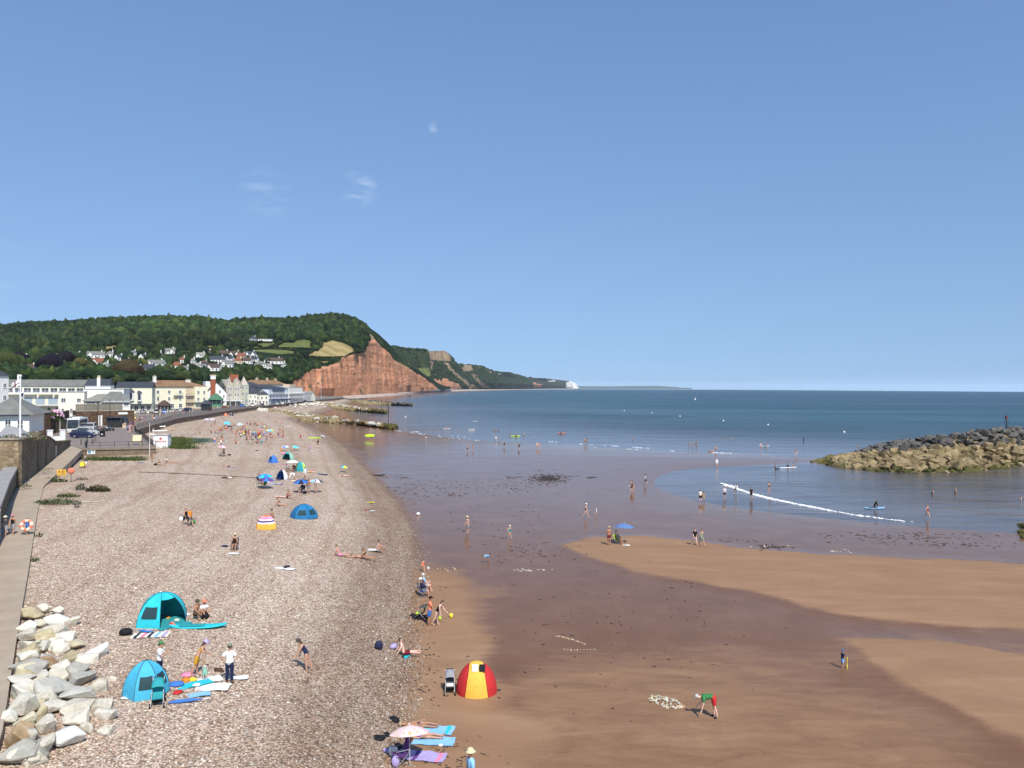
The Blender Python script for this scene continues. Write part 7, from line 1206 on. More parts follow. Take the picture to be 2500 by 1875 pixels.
# ================================================================= vehicles and street furniture
def gp(px, py): return at(px, py, ZP)
TYRE = mat('tyre_rubber', (.02, .02, .02), .8); RIM = mat('alloy_rim', (.45, .45, .47), .35, metal=.7); LAMPG = mat('headlamp_glass', (.7, .7, .68), .15, spec=.6); REDL = mat('tail_lamp', (.35, .02, .02), .3)
def paint(c): return mat('car_paint_' + c, PAL[c], .25, .03, 3, spec=.6)
def wheel_mesh(r): return MB().lathe([(r * .6, -.1), (r, -.09), (r, .09), (r * .6, .1)], 16).xf(Matrix.Rotation(R(90), 4, 'Y')).mesh('wheel'), MB().lathe([(r * .58, -.105), (r * .58, .105)], 12).xf(Matrix.Rotation(R(90), 4, 'Y')).mesh('rim')
WM = {r: wheel_mesh(r) for r in (.32, .38, .5)}
for a, b in WM.values(): a.materials.append(TYRE); b.materials.append(RIM)
def car(base, rz, col, label, kind='hatch', group='cars parked along the front', full=False):
 """nose towards +y"""
 o = thing('parked_car' if kind != 'van' else 'parked_van', label, 'car' if kind != 'van' else 'van', base, rz, group=group)
 l, w, h, r = dict(hatch=(4.1, 1.75, 1.48, .32), suv=(4.7, 1.9, 1.78, .38), van=(5.1, 2.0, 2.1, .38))[kind]; y0, y1 = -l / 2, l / 2
 low = [(y0, .25), (y1, .25), (y1 + .04, .55), (y1 - .12, h * .50), (y1 - l * .24, h * .60), (y0 + .08, h * .60), (y0 - .02, h * .5)]
 cab = {'hatch': [(y1 - l * .25, h * .60), (y1 - l * .43, h * .97), (y0 + l * .16, h), (y0 + .06, h * .62)], 'suv': [(y1 - l * .27, h * .60), (y1 - l * .41, h * .97), (y0 + l * .08, h), (y0 + .05, h * .60)], 'van': [(y1 - l * .17, h * .60), (y1 - l * .30, h * .97), (y0 + .05, h), (y0 + .02, h * .60)]}[kind]
 def ext(pf, hw, tw): n = len(pf); m = MB(); zs = max(z for _, z in pf); zl = min(z for _, z in pf); f = lambda z: hw - (hw - tw) * (z - zl) / (zs - zl + 1e-6); vs = [(s * f(z), y, z) for s in (-1, 1) for y, z in pf]; return m.add(vs, [tuple(range(n))[::-1], tuple(range(n, 2 * n))] + [(i, (i + 1) % n, n + (i + 1) % n, n + i) for i in range(n)])
 ext(low, w / 2, w / 2 - .02).build('body', paint(col), o); ext(cab, w / 2 - .05, w / 2 - .22).build('cabin', paint(col), o)
 ins = [(y * 1.0, z) for y, z in cab]; c = (sum(y for y, _ in cab) / 4, sum(z for _, z in cab) / 4); g = [(c[0] + (y - c[0]) * .86, c[1] + (z - c[1]) * .70) for y, z in cab]
 for s in (-1, 1):
  f = lambda z: (w / 2 - .05) - .17 * (z - cab[0][1]) / (h - cab[0][1]); MB().add([(s * (f(z) + .006), y, z) for y, z in g], [tuple(range(4))]).build('side_window', M_GLASS, o)
 for (ya, za), (yb, zb), nm in ((cab[0], cab[1], 'windscreen'), (cab[3], cab[2], 'rear_window')):
  k = .08 if nm == 'windscreen' else -.08; d = .02 if nm == 'windscreen' else -.02; P = [(ya * (1 - t) + yb * t, za * (1 - t) + zb * t) for t in (.12, .9)]; MB().add([(-w / 2 + .18, P[0][0] + d, P[0][1] + .015), (w / 2 - .18, P[0][0] + d, P[0][1] + .015), (w / 2 - .3, P[1][0] + d, P[1][1] + .015), (-w / 2 + .3, P[1][0] + d, P[1][1] + .015)], [(0, 1, 2, 3)]).build(nm, M_GLASS, o)
 for s in (-1, 1):
  for y in (y1 - l * .19, y0 + l * .2): q = obj('wheel', WM[r][0], None, o, (s * (w / 2 - .06), y, r)); obj('rim', WM[r][1], None, q)
  MB().bx(s * (w / 2 - .25) - .16, s * (w / 2 - .25) + .16, y1 - .06, y1 + .05, h * .40, h * .50).build('headlight', LAMPG, o); MB().bx(s * (w / 2 - .2) - .1, s * (w / 2 - .2) + .1, y0 - .05, y0 + .04, h * .42, h * .56).build('tail_light', REDL, o); MB().bx(s * (w / 2 + .07) - .07, s * (w / 2 + .07) + .07, y1 - l * .3, y1 - l * .27, h * .60, h * .70).build('wing_mirror', paint(col), o)
 return o
car(gp(203, 1069), R(-76), 'navy', 'dark blue estate car parked across the road head', 'suv'); car(gp(214, 1062), R(-76), 'silver', 'silver car behind the dark blue estate', 'suv'); car(gp(222, 1053), R(200), 'silver', 'silver van beside the white coach', 'van')
for px, D, c, k, l in ((346, 318, 'silver', 'hatch', 'silver hatchback nearest the pub'), (356, 322, 'white', 'suv', 'white car beside the silver hatchback'), (372, 318, 'dkgrey', 'suv', 'dark grey car before the pub canopy'), (383, 316, 'black', 'suv', 'black car left of the blue van'), (401, 312, 'blue', 'van', 'bright blue van before the yellow hotel'), (421, 330, 'silver', 'hatch', 'silver car right of the blue van'), (432, 335, 'grey', 'hatch', 'grey hatchback second right of the blue van'), (442, 345, 'white', 'hatch', 'white hatchback before the hotel windows'), (455, 345, 'navy', 'suv', 'navy car at the hotel corner'), (548, 400, 'maroon', 'hatch', 'maroon car beside the green pavilion'), (592, 430, 'blue', 'suv', 'blue car before the Victorian villa'), (604, 436, 'white', 'hatch', 'white car beside the blue one at the villa'), (616, 440, 'navy', 'suv', 'navy car before the slate cottage'), (640, 455, 'black', 'hatch', 'black car outside the slate cottage'), (676, 486, 'silver', 'hatch', 'silver car outside the balconied hotel'), (690, 498, 'white', 'suv', 'white car outside the balconied hotel'), (722, 545, 'grey', 'van', 'grey van outside the stacked balconies'), (745, 570, 'black', 'suv', 'black car near the end of the front')):
 car((xd(px, D), D, ZP + .01), R(random.choice((160, 200, 20)) + random.uniform(-12, 12)), c, l, k)
def coach():
 p = gp(190, 1056); o = thing('coach', 'white touring coach with dark windscreen parked by the stone wall', 'coach', p, R(199)); w, l, h = 2.5, 11, 3.5
 def blk(x0, x1, y0, y1, z0, z1, n, m): MB().bx(x0, x1, y0, y1, z0, z1).build(n, m, o)
 m = MB(); pf = [(-l / 2, .35), (l / 2, .35), (l / 2 + .12, 1.2), (l / 2 - .02, 2.6), (l / 2 - .35, h), (-l / 2 + .1, h), (-l / 2, h - .3)]; n = len(pf); m.add([(s * w / 2, y, z) for s in (-1, 1) for y, z in pf], [tuple(range(n))[::-1], tuple(range(n, 2 * n))] + [(i, (i + 1) % n, n + (i + 1) % n, n + i) for i in range(n)]); m.build('body', paint('white'), o)
 MB().grid([[(x, l / 2 + y, z) for x in (-1.18, 1.18)] for y, z in ((.16, 1.25), (.03, 2.6), (-.22, 3.3), (-.31, 3.3))]).build('windscreen', M_GLASS, o)
 for s in (-1, 1):
  for k in range(6): blk(*(sorted((s * (w / 2 + .005), s * (w / 2 + .03)))), l / 2 - 2.0 - k * 1.55, l / 2 - .6 - k * 1.55, 1.7, 3.1, 'side_window', M_GLASS)
  for y in (l / 2 - 2.4, -l / 2 + 2.6): q = obj('wheel', WM[.5][0], None, o, (s * (w / 2 - .1), y, .5)); obj('rim', WM[.5][1], None, q)
  MB().bx(s * .95 - .2, s * .95 + .2, l / 2 + .05, l / 2 + .16, .7, 1.0).build('headlight', LAMPG, o); MB().tube([(s * 1.15, l / 2, 2.9), (s * 1.45, l / 2 + .3, 2.8)], .04, 5).bx(s * 1.45 - .1, s * 1.45 + .1, l / 2 + .2, l / 2 + .4, 2.2, 2.8).build('mirror', tint('black'), o)
 blk(-.8, .8, -2, 2, h + .002, h + .25, 'roof_unit', M_WHITE); blk(-.3, .3, l / 2 - .3, l / 2 - .24, 3.05, 3.25, 'route_board', M_WHITE); return o
coach()
def motorbike(p, rz, c, label):
 o = thing('motorbike', label, 'motorbike', p, rz, group='motorbikes parked by the shelter')
 for y in (-.65, .7): MB().lathe([(.22, -.06), (.31, -.06), (.31, .06), (.22, .06)], 14).xf(Matrix.Translation((0, y, .31)) @ Matrix.Rotation(R(90), 4, 'Y')).build('wheel', TYRE, o)
 MB().bx(-.14, .14, -.35, .35, .3, .65).build('engine', mat('engine_metal', (.2, .2, .2), .4, metal=.5), o); MB().ball((0, .15, .82), (.16, .32, .14)).build('fuel_tank', paint(c), o, True); MB().bx(-.13, .13, -.75, -.1, .74, .84).build('seat', TYRE, o); MB().tube([(-.35, .35, 1.05), (0, .45, 1.0), (.35, .35, 1.05)], .02, 5).build('handlebar', RIM, o); MB().tube([(0, .45, 1.0), (0, .7, .31)], .03, 5).build('fork', RIM, o)
for k, (px, py, c) in enumerate(((248, 1054, 'red'), (255, 1053, 'black'), (262, 1052, 'white'), (270, 1052, 'blue'))): motorbike(gp(px, py), R(70 + k * 8), c, c + ' motorbike in the row left of the black shelter')
def bicycle(p, rz, label):
 o = thing('bicycle', label, 'bicycle', p, rz); fm = tint('maroon')
 for y in (-.52, .52): MB().tube([(0, y + .33 * math.cos(q), .34 + .33 * math.sin(q)) for q in np.linspace(0, 2 * math.pi, 15)], .02, 5).build('wheel', TYRE, o)
 MB().tube([(0, -.52, .34), (0, -.1, .34), (0, .42, .8), (0, -.18, .82), (0, -.52, .34)], .018, 5).tube([(0, -.1, .34), (0, -.2, .9)], .018, 5).tube([(0, .52, .34), (0, .4, .95)], .018, 5).build('frame', fm, o); MB().tube([(-.25, .32, 1.0), (0, .4, .97), (.25, .32, 1.0)], .018, 5).build('handlebar', RIM, o); MB().bx(-.07, .07, -.32, -.08, .9, .95).build('saddle', TYRE, o)
bicycle(gp(226, 1085), R(40), 'dark red bicycle leaning by the ramp railing'); bicycle(gp(231, 1080), R(60), 'second bicycle behind the dark red one at the railing')
def lamp(px, py, h, label, D=None):
 p = gp(px, py) if D is None else Vector((xd(px, D), D, ZP)); o = thing('lamp_post', label, 'lamp post', p, group='dark lamp posts along the promenade'); MB().tube([(0, 0, 0), (0, 0, .9), (0, 0, 1.0), (0, 0, h)], [.15, .14, .10, .07], 8).build('post', mat('brown_iron', (.05, .025, .02), .5), o); MB().tube([(-.5, 0, h), (0, 0, h + .2), (.5, 0, h)], .04, 5).build('arm', M_RAIL, o)
 for s in (-1, 1): MB().lathe([(.05, .1), (.16, -.05), (.12, -.25), (.02, -.3)], 8, (.5 * s, 0, h - .05)).build('lantern', mat('lantern_glass', (.5, .5, .45), .3), o)
lamp(239, 1062, 7.3, 'nearest tall brown lamp post beside the black bin'); lamp(268, 1042, 7.2, 'tall brown lamp post left of the black shelter'); lamp(318, 1029, 7.4, 'tall brown lamp post right of the arched shop')
for px, D, l in ((388, 290, 'lamp post before the brown kiosk'), (455, 318, 'lamp post before the hotel corner'), (513, 352, 'lamp post left of the green pavilion'), (560, 392, 'lamp post before the gothic villa'), (600, 418, 'lamp post before the turret house'), (633, 440, 'lamp post before the slate cottage'), (662, 466, 'lamp post at the balconied hotel corner'), (687, 492, 'lamp post mid way along the balconied hotel'), (712, 520, 'lamp post before the stacked balconies'), (765, 630, 'last lamp post by the end cottage')): lamp(px, 0, 7.4, l, D)
def pole(p, h, label, r=.06, flag=None, name='flagpole', m=None):
 o = thing(name, label, 'flagpole', p); MB().tube([(0, 0, -.3), (0, 0, h * .5), (0, 0, h)], [r * 1.3, r, r * .7], 8).build('pole', m or M_WHITE, o); MB().ball((0, 0, h + r), r * 1.7, n=8, k=5).build('finial', M_WHITE, o)
 if flag:
  fw, fh, base, cross, side = flag; P = [[(side * (.06 + fw * u - .25 * fw * u * v) , .10 * math.sin(u * 7 + v * 2), h - .25 - fh * v - fw * .62 * u) for u in np.linspace(0, 1, 10)] for v in np.linspace(0, 1, 7)]; f = MB().grid(P).build('flag', tint(base), o, True)
  if cross:
   MB().grid([[(x, y - .012, z) for x, y, z in row] for row in P[3:5]]).build('cross_bar', tint(cross), f); MB().grid([[(x, y - .012, z) for x, y, z in row[4:6]] for row in P]).build('cross_upright', tint(cross), f)
 return o
p = atd(49, 1060, 103); pole(Vector((p.x, p.y, 9.2)), 8.6, 'tall white flagpole with a red crossed white flag by the white house', .11, (1.3, .8, 'white', 'maroon', -1)); pole(Vector((xd(58, 150), 150, 6)), 9.6, 'second white flagpole with a small navy flag behind the first', .07, (.7, .6, 'navy', None, -1)); pole(Vector((xd(147, 176), 176, 6)), 8.5, 'bare grey pole before the cream block', .05); p = at(784, 973, ZP); pole(p, 14.5, 'slim white flagpole with a small red flag below the red cliff', .12, (1.6, 1.2, 'red', None, 1))
# lifeguard hut
p = G(396, 1093); o = thing('lifeguard_hut', 'white lifeguard hut with a red cross beside the terrace', 'hut', p, TOCAM(p) * .35); MB().bx(-1.3, 1.3, -1.0, 1.2, -.2, 2.45).build('wall', M_WHITE, o); MB().bx(-1.42, 1.42, -1.12, 1.32, 2.452, 2.6).build('roof', mat('hut_roof', (.45, .42, .36), .8), o); cm = mat('sign_red', (.5, .02, .02), .6); MB().bx(-.26, .26, -1.02, -1.004, 1.72, 1.88).bx(-.08, .08, -1.021, -1.005, 1.54, 2.06).build('red_cross', cm, o)
def text(body, size, parent, loc, m, rot=(math.pi / 2, 0, 0), name='lettering', w=None):
 f = bpy.data.curves.new(name, 'FONT'); f.body = body; f.size = size; f.extrude = .004; f.align_x = 'CENTER'; f.align_y = 'CENTER'; f.offset = size * .02; q = bpy.data.objects.new(name, f); COL.objects.link(q); me = bpy.data.meshes.new_from_object(q.evaluated_get(bpy.context.evaluated_depsgraph_get())); bpy.data.objects.remove(q); q = obj(name, me, m, parent, loc); q.rotation_euler = rot; return q
text('LIFEGUARDS', .34, o, (0, -1.02, 1.26), cm)
for px, D, h, l in ((366, 139, 5.6, 'tall white post left of the lifeguard hut'), (375, 150, 3.6, 'short white post behind the lifeguard hut')): pole(Vector((xd(px, D), D, gz(xd(px, D), D))), h, l, .05, name='white_post')
p = at(334, 1086, ZP); o = thing('deck_seat', 'giant wooden deck chair on the terrace by the railing', 'seat', p, R(200)); wd = mat('pine_boards', (.52, .40, .22), .8, .15, 4)
for s in (-1, 1): MB().tube([(.75 * s, .6, 0), (.75 * s, -.7, 1.9)], .06, 6).build('side_frame', wd, o); MB().tube([(.75 * s, -.6, 0), (.75 * s, .7, .9)], .06, 6).build('leg', wd, o)
MB().grid([[(x, .6 - 1.2 * t, .75 - .35 * math.sin(t * 3.1) + 1.1 * t * t) for x in (-.7, 0, .7)] for t in np.linspace(0, 1, 8)]).build('sling', mat('canvas_sling', (.6, .52, .34), .8), o, True)
def bin_(p, label, c='black'): o = thing('litter_bin', label, 'bin', p, .3); MB().bx(-.45, .45, -.45, .45, 0, 1.15).build('bin_body', tint(c), o); MB().bx(-.5, .5, -.5, .5, 1.152, 1.3).build('lid', tint(c), o); MB().bx(-.2, .2, -.47, -.452, .45, .65).build('label_plate', M_WHITE, o)
bin_(gp(250, 1066), 'black litter bin beside the nearest lamp post'); bin_(gp(304, 1046), 'slim grey bin right of the black shelter', 'tan')
for px, py in ((198, 1086), (208, 1090)): o = thing('bollard', 'black bollard at the head of the ramp, %s one' % ('left' if px < 200 else 'right'), 'bollard', gp(px, py)); MB().tube([(0, 0, 0), (0, 0, .9)], .08, 8).build('post', M_RAIL, o); MB().ball((0, 0, .95), .1, n=8, k=4).build('cap', M_RAIL, o)
# white garden wall with pillars at the road head
a, w_, rz_ = frame_xy(116, 160, 146, 148); o = thing('white_wall', 'low white garden wall between two square pillars', 'wall', (a.x, a.y, ZP), rz_); MB().bx(.9, w_ - .9, 0, .3, 0, 1.5).build('panel', M_WHITE, o)
for x in (.45, w_ - .45): pz = MB().bx(x - .45, x + .45, -.2, .5, 0, 2.6).build('pillar', M_WHITE, o); MB().bx(x - .52, x + .52, -.27, .57, 2.602, 2.75).build('pillar_cap', M_WHITE, pz)
# stone boundary walls behind the coach, garden
def walls(label, pts, h, m, name='stone_wall', zb=ZP, th=.5):
 o = thing(name, label, 'wall'); P = np.array(pts); q = offs(P, th); MB().grid([[(x, y, zb) for x, y in P], [(x, y, zb + h) for x, y in P], [(x, y, zb + h) for x, y in q], [(x, y, zb) for x, y in q]]).build('wall_body', m, o); k = offs(P, -.08); q = offs(P, th + .08); MB().grid([[(x, y, zb + h + .003) for x, y in k], [(x, y, zb + h + .15) for x, y in k], [(x, y, zb + h + .15) for x, y in q], [(x, y, zb + h + .003) for x, y in q]]).build('coping', M_CONC, o); return o
walls('dark stone wall running back behind the coach', [(xd(106, 176), 176), (xd(168, 190), 190), (xd(186, 213), 213)], 2.9, M_DARKSTONE); walls('brown stone garden wall below the pink hydrangea', [(xd(78, 160), 160), (xd(108, 168), 168), (xd(170, 205), 205)], 4.6, M_BROWNSTONE)
o = thing('stone_pillar', 'square red brown gate pillar beside the white house', 'pillar', (xd(98, 152), 152, ZP)); MB().bx(-1.5, 1.5, -1, 1, 0, 6.0).build('shaft', M_BROWNSTONE, o); MB().bx(-.5, .3, -1.1, -1.02, 1.5, 4.2).build('notice', mat('cream_notice', (.55, .48, .3), .7), o); MB().bx(-1.7, 1.7, -1.2, 1.2, 6.002, 6.3).build('cap', M_CONC, o)
def bush(name, label, p, r, h, n, cols, cat='plant', stuff=False, group=None, blade=.12, up=.5, flowers=None):
 """foliage of many small leaves through the volume of a low mound"""
 v, f, c = [], [], []; rx, ry = r if isinstance(r, tuple) else (r, r)
 for _ in range(n):
  a = random.uniform(0, 6.28); q = math.sqrt(random.random()); x, y = math.cos(a) * q * rx, math.sin(a) * q * ry; z = h * (1 - q * q * .8) * random.uniform(.1, 1); d = Vector((random.gauss(0, 1), random.gauss(0, 1), random.gauss(up, .6))).normalized(); s = Vector((random.gauss(0, 1), random.gauss(0, 1), 0)).normalized(); L_ = blade * random.uniform(.6, 1.5); b = Vector((x, y, z)); k = len(v); v += [b - s * L_ * .3, b + s * L_ * .3, b + d * L_ + s * L_ * .15, b + d * L_ - s * L_ * .1]; f.append((k, k + 1, k + 2, k + 3)); cc = np.array(random.choice(cols)) * random.uniform(.7, 1.3); c += [cc] * 4
 me = bpy.data.meshes.new('foliage'); me.from_pydata(v, [], f); me.update(); cattr(me, 'tint', np.array(c))
 if stuff: o = obj(name, me, LEAF, None, p); o['label'] = label; return struct(o, 'stuff')
 o = thing(name, label, cat, p, group=group); obj('foliage', me, LEAF, o); MB().tube([(0, 0, -.1), (0, 0, h * .6)], .03, 5).build('stem', BARK, o); return o
GRN = [(.06, .10, .02), (.09, .13, .03), (.045, .07, .02), (.12, .14, .05)]; GRY = [(.16, .19, .13), (.10, .14, .09)]
p = Vector((xd(138, 166), 166, 10.0)); bush('hydrangea', 'big pink hydrangea above the stone garden wall', p - Vector((0, 0, 1)), (1.7, 1.3), 2.6, 900, [(.07, .12, .035)], 'shrub', blade=.28); o = bpy.context.scene.objects
hyd = thing('hydrangea_blooms', 'round pink flower heads covering the hydrangea', 'flowers', p)
bm_ = MB().ball((0, 0, 0), .24, n=7, k=4).mesh('bloom', True); bm_.materials.append(mat('hydrangea_pink', (.62, .36, .46), .9, .35, 14))
for _ in range(80): a = random.uniform(0, 6.28); e = random.uniform(0, 1.4); obj('bloom', bm_, None, hyd, (1.6 * math.cos(a) * math.cos(e), 1.2 * math.sin(a) * math.cos(e), -.7 + 2.1 * math.sin(e)))
bush('lavender', 'row of violet lavender at the foot of the pillar', Vector((xd(104, 146), 146, ZP)), (3.2, .8), .9, 500, [(.12, .08, .28), (.07, .09, .05)], 'shrub', blade=.2, up=1); bush('garden_shrub', 'green shrub left of the pink hydrangea', Vector((xd(116, 164), 164, 10)), 1.5, 2.2, 500, GRN, 'shrub', blade=.25); bush('garden_planting', 'low flowering garden plants on top of the stone wall', Vector((-66.5, 104, 9.2)), (3, 4), .9, 900, GRN + [(.4, .38, .2), (.4, .2, .25)], 'plants', blade=.2)
o = thing('garden_tent', 'cream and grey awning tent beside the white house', 'tent', (-72.5, 112, 9.2)); MB().add([(-2, -1, 0), (2.2, -1, 0), (2.2, 1, 0), (-2, 1, 0), (-1, 0, 1.6), (1, 0, 1.3)], [(0, 1, 5, 4), (1, 2, 5), (2, 3, 4, 5), (3, 0, 4)]).build('canvas', tint('grey'), o); MB().tube([(-1, 0, 0), (-1, 0, 1.7)], .04, 5).build('pole', M_WHITE, o)
# beach plants
for px, py, r, h, n, c, l in ((128, 1176, (2.0, 1.0), .55, 800, GRN, 'sprawling green beach plants round the yellow sign'), (140, 1230, (2.6, 1.1), .6, 1100, GRN + GRY, 'large mat of green and grey beach plants by the kerb'), (165, 1213, (1.4, .7), .4, 420, GRN, 'low green plants behind the large mat'), (197, 1196, .65, .95, 260, GRY + GRN[:1], 'dark grey green bush on the shingle'), (240, 1200, (1.5, .8), .8, 520, [(.10, .09, .04), (.13, .11, .06)], 'brown dry seed head plants on the shingle'), (198, 1172, .8, .35, 160, [(.17, .13, .09)], 'small dead brown plant on the shingle'), (190, 1240, .35, .4, 40, [(.03, .02, .015)], 'tiny dark driftwood twig on the shingle'), (90, 1310, .5, .3, 60, GRN, 'small weed beside the kerb below the swim ring'), (80, 1370, .4, .3, 50, GRN, 'small weed beside the kerb near the rocks'), (120, 1150, .9, .5, 160, GRN, 'weeds at the foot of the dark stone wall'), (60, 1190, .8, .45, 140, GRN, 'weeds where the dark wall meets the walkway')):
 p = G(px, py) if px > 75 and py != 1150 else at(px, py, 4.1); bush('beach_plant', l, p, r, h, n, c, blade=.16 if not 'dry' in l else .22, up=1.0 if 'dry' in l else .5)
v = []
for px, py, rr in [(random.uniform(216, 345), 1124 - (random.random() ** 2) * 6, 0) for _ in range(34)]: v.append(G(px, py))
def tufts(label, pts, h, cols, n=60, name='beach_grass', spread=.9):
 V_, F_, C_ = [], [], []
 for p in pts:
  for _ in range(n):
   b = p + Vector((random.gauss(0, spread), random.gauss(0, spread * .6), 0)); b.z = gz(b.x, b.y); s = Vector((random.gauss(0, 1), random.gauss(0, 1), 0)).normalized() * .05; t = b + Vector((random.gauss(0, .15), random.gauss(0, .15), h * random.uniform(.4, 1.2))); k = len(V_); V_ += [b - s, b + s, t]; F_.append((k, k + 1, k + 2)); C_ += [np.array(random.choice(cols)) * random.uniform(.7, 1.3)] * 3
 me = bpy.data.meshes.new(name); me.from_pydata(V_, [], F_); me.update(); cattr(me, 'tint', np.array(C_)); o = obj(name, me, LEAF); o['label'] = label; return struct(o, 'stuff')
tufts('strip of green weeds along the foot of the terrace wall', v, .45, GRN, 70); tufts('rough green grass behind the lifeguard hut', [G(random.uniform(408, 468), random.uniform(1070, 1096)) for _ in range(70)], .6, GRN + [(.16, .15, .05)], 80, spread=1.2); tufts('patch of blue green sea kale', [G(random.uniform(470, 510), random.uniform(1072, 1080)) for _ in range(22)], .4, [(.07, .13, .11), (.10, .16, .13)], 60, 'sea_kale', 1.0)
# signs, lifebuoy, track line, plank, boats
p = G(150, 1178); o = thing('warning_sign', 'yellow warning sign on two posts above the beach plants', 'sign', p, TOCAM(p) * .5)
MB().bx(-.55, .55, -.03, .03, .95, 1.75).build('board', tint('yellow2'), o); ink = mat('sign_ink', (.05, .03, .01), .7); MB().add([(-.42, -.036, 1.35), (-.12, -.036, 1.35), (-.27, -.036, 1.65)], [(0, 1, 2)]).build('warning_triangle', ink, o); g = MB()
for k in range(5): g.bx(-.02, .44 - .06 * (k % 2), -.036, -.032, 1.58 - k * .1, 1.62 - k * .1)
g.bx(-.42, .44, -.036, -.032, 1.06, 1.1); g.build('printed_lines', ink, o)
for x in (-.4, .4): MB().tube([(x, .03, -.2), (x, .03, 1.7)], .035, 6).build('post', mat('timber_post', (.4, .3, .18), .8), o)
p = G(160, 1178); o = thing('lifebuoy_housing', 'orange lifebuoy housing behind the yellow sign', 'lifebuoy', p + Vector((.4, .6, 0)), .5); MB().tube([(0, 0, 0), (0, 0, 1.2)], .04, 6).build('post', M_RAIL, o); MB().lathe([(.1, -.12), (.42, -.1), (.42, .1), (.1, .12)], 16).xf(Matrix.Translation((0, 0, 1.5)) @ Matrix.Rotation(R(90), 4, 'X')).build('ring_case', tint('coral'), o, True)
o = thing('plank', 'long pale driftwood plank beside the beach plants', 'plank', G(195, 1227), .1); MB().bx(-2.1, 2.1, -.12, .12, .03, .1).build('timber', mat('bleached_timber', (.55, .48, .4), .9, .2, 4), o)
pts = [G(px, py) + Vector((0, 0, .03)) for px, py in ((338, 1153), (400, 1155), (470, 1158), (540, 1162), (620, 1167), (665, 1170))]; tag(obj('track_line', MB().tube(pts, .07, 6).mesh('track_line'), mat('track_shade', (.09, .075, .06), .9)), 'long dark line marking the shade of a shallow track in the shingle', 'track_line')  # dark tube stands in for the shadowy line of a shallow track
for k, (px, py) in enumerate(((388, 1040), (390, 1049), (386, 1056))): board(G(px, py + 8) + Vector((0, 0, .1 + .25 * (2 - k))), R(-82 + k * 4), 3.9, .8, .4, 'white', ['top white rescue boat hull in the stack behind the hut', 'middle white hull behind the lifeguard hut', 'lowest white hull nearest the lifeguard hut'][k], name='boat_hull', cat='boat')
o = thing('timber_rack', 'brown timber rack beside the white boat hulls', 'rack', G(415, 1052), .2)
for x in (-1.2, 0, 1.2): MB().bx(x - .1, x + .1, -.1, .1, 0, 1.0).build('post', wd, o)
MB().bx(-1.5, 1.5, -.08, .08, .7, .85).build('beam', wd, o)
# ================================================================= people farther off
USED = set()
TOPS = [('tshirt', c) for c in ('white', 'black', 'navy', 'red', 'sky', 'pink', 'yellow', 'grey', 'mint', 'coral', 'orange', 'purple', 'teal', 'lilac', 'cream', 'blue')] + [(None, None)] * 9 + [('swimsuit', c) for c in ('black', 'navy', 'red', 'purple', 'teal', 'pink')] + [('top', c) for c in ('black', 'white', 'red', 'turq', 'mustard')]
BOTS = [('shorts', c) for c in ('navy', 'black', 'white', 'grey', 'tan', 'blue', 'red', 'olive', 'maroon')] + [('trunks', c) for c in ('red', 'blue', 'black', 'green', 'orange', 'teal', 'navy')] + [('skirt', c) for c in ('white', 'lilac', 'navy')]
WORD = dict(tshirt='tee', top='bikini top', vest='vest', longsleeve='shirt', swimsuit='swimsuit', shorts='shorts', trunks='trunks', skirt='skirt', briefs='briefs', trousers='trousers', dress='dress', sky='pale blue', dkgrey='dark grey', turq='turquoise', tan='tan', yellow2='amber')
cw = lambda c: WORD.get(c, c)
def outfit(where, verb):
 for _ in range(400):
  t, b = random.choice(TOPS), random.choice(BOTS)
  if t[0] == 'swimsuit': b = (None, None)
  if t[0] == 'top': b = ('briefs', t[1])
  if t[0]: d = '%s %s' % (cw(t[1]), WORD[t[0]]) + (' and %s %s' % (cw(b[1]), WORD[b[0]]) if b[0] and t[0] != 'top' else '')
  else: d = 'bare chested in %s %s' % (cw(b[1]), WORD[b[0]])
  hat = random.choice([None] * 5 + [('sun', 'straw'), ('cap', 'white'), ('cap', 'navy'), ('cap', 'red'), ('bucket', 'tan')]); l = ('person ' + ('in ' if t[0] else '') + d + (' with %s %s' % (cw(hat[1]), {'sun': 'sun hat', 'cap': 'cap', 'bucket': 'bucket hat'}[hat[0]]) if hat else '') + ' ' + verb + ' ' + where)
  if l not in USED and len(l.split()) <= 16: USED.add(l); return l, (t if t[0] else None), (b if b[0] else None), hat
 return l, t, b, hat
VERB = dict(stand='standing', walk='walking', sit='sitting', sitlong='reclining', back='lying', front='lying prone', phone='standing', hips='standing', crouch='crouching', lean='leaning', chair='sitting', armsout='playing')
def auto(p, pose, face, where, group, h=None, sink=0):
 l, t, b, hat = outfit(where, VERB[pose]); person(p, pose, face, l, h or random.uniform(1.6, 1.8), random.choice('aabbbccpd'), t, b, random.choice(['brown', 'black', 'blonde', 'ginger', 'silver', 'brown']), random.random() < .4, hat, full=False, group=group, sink=sink)
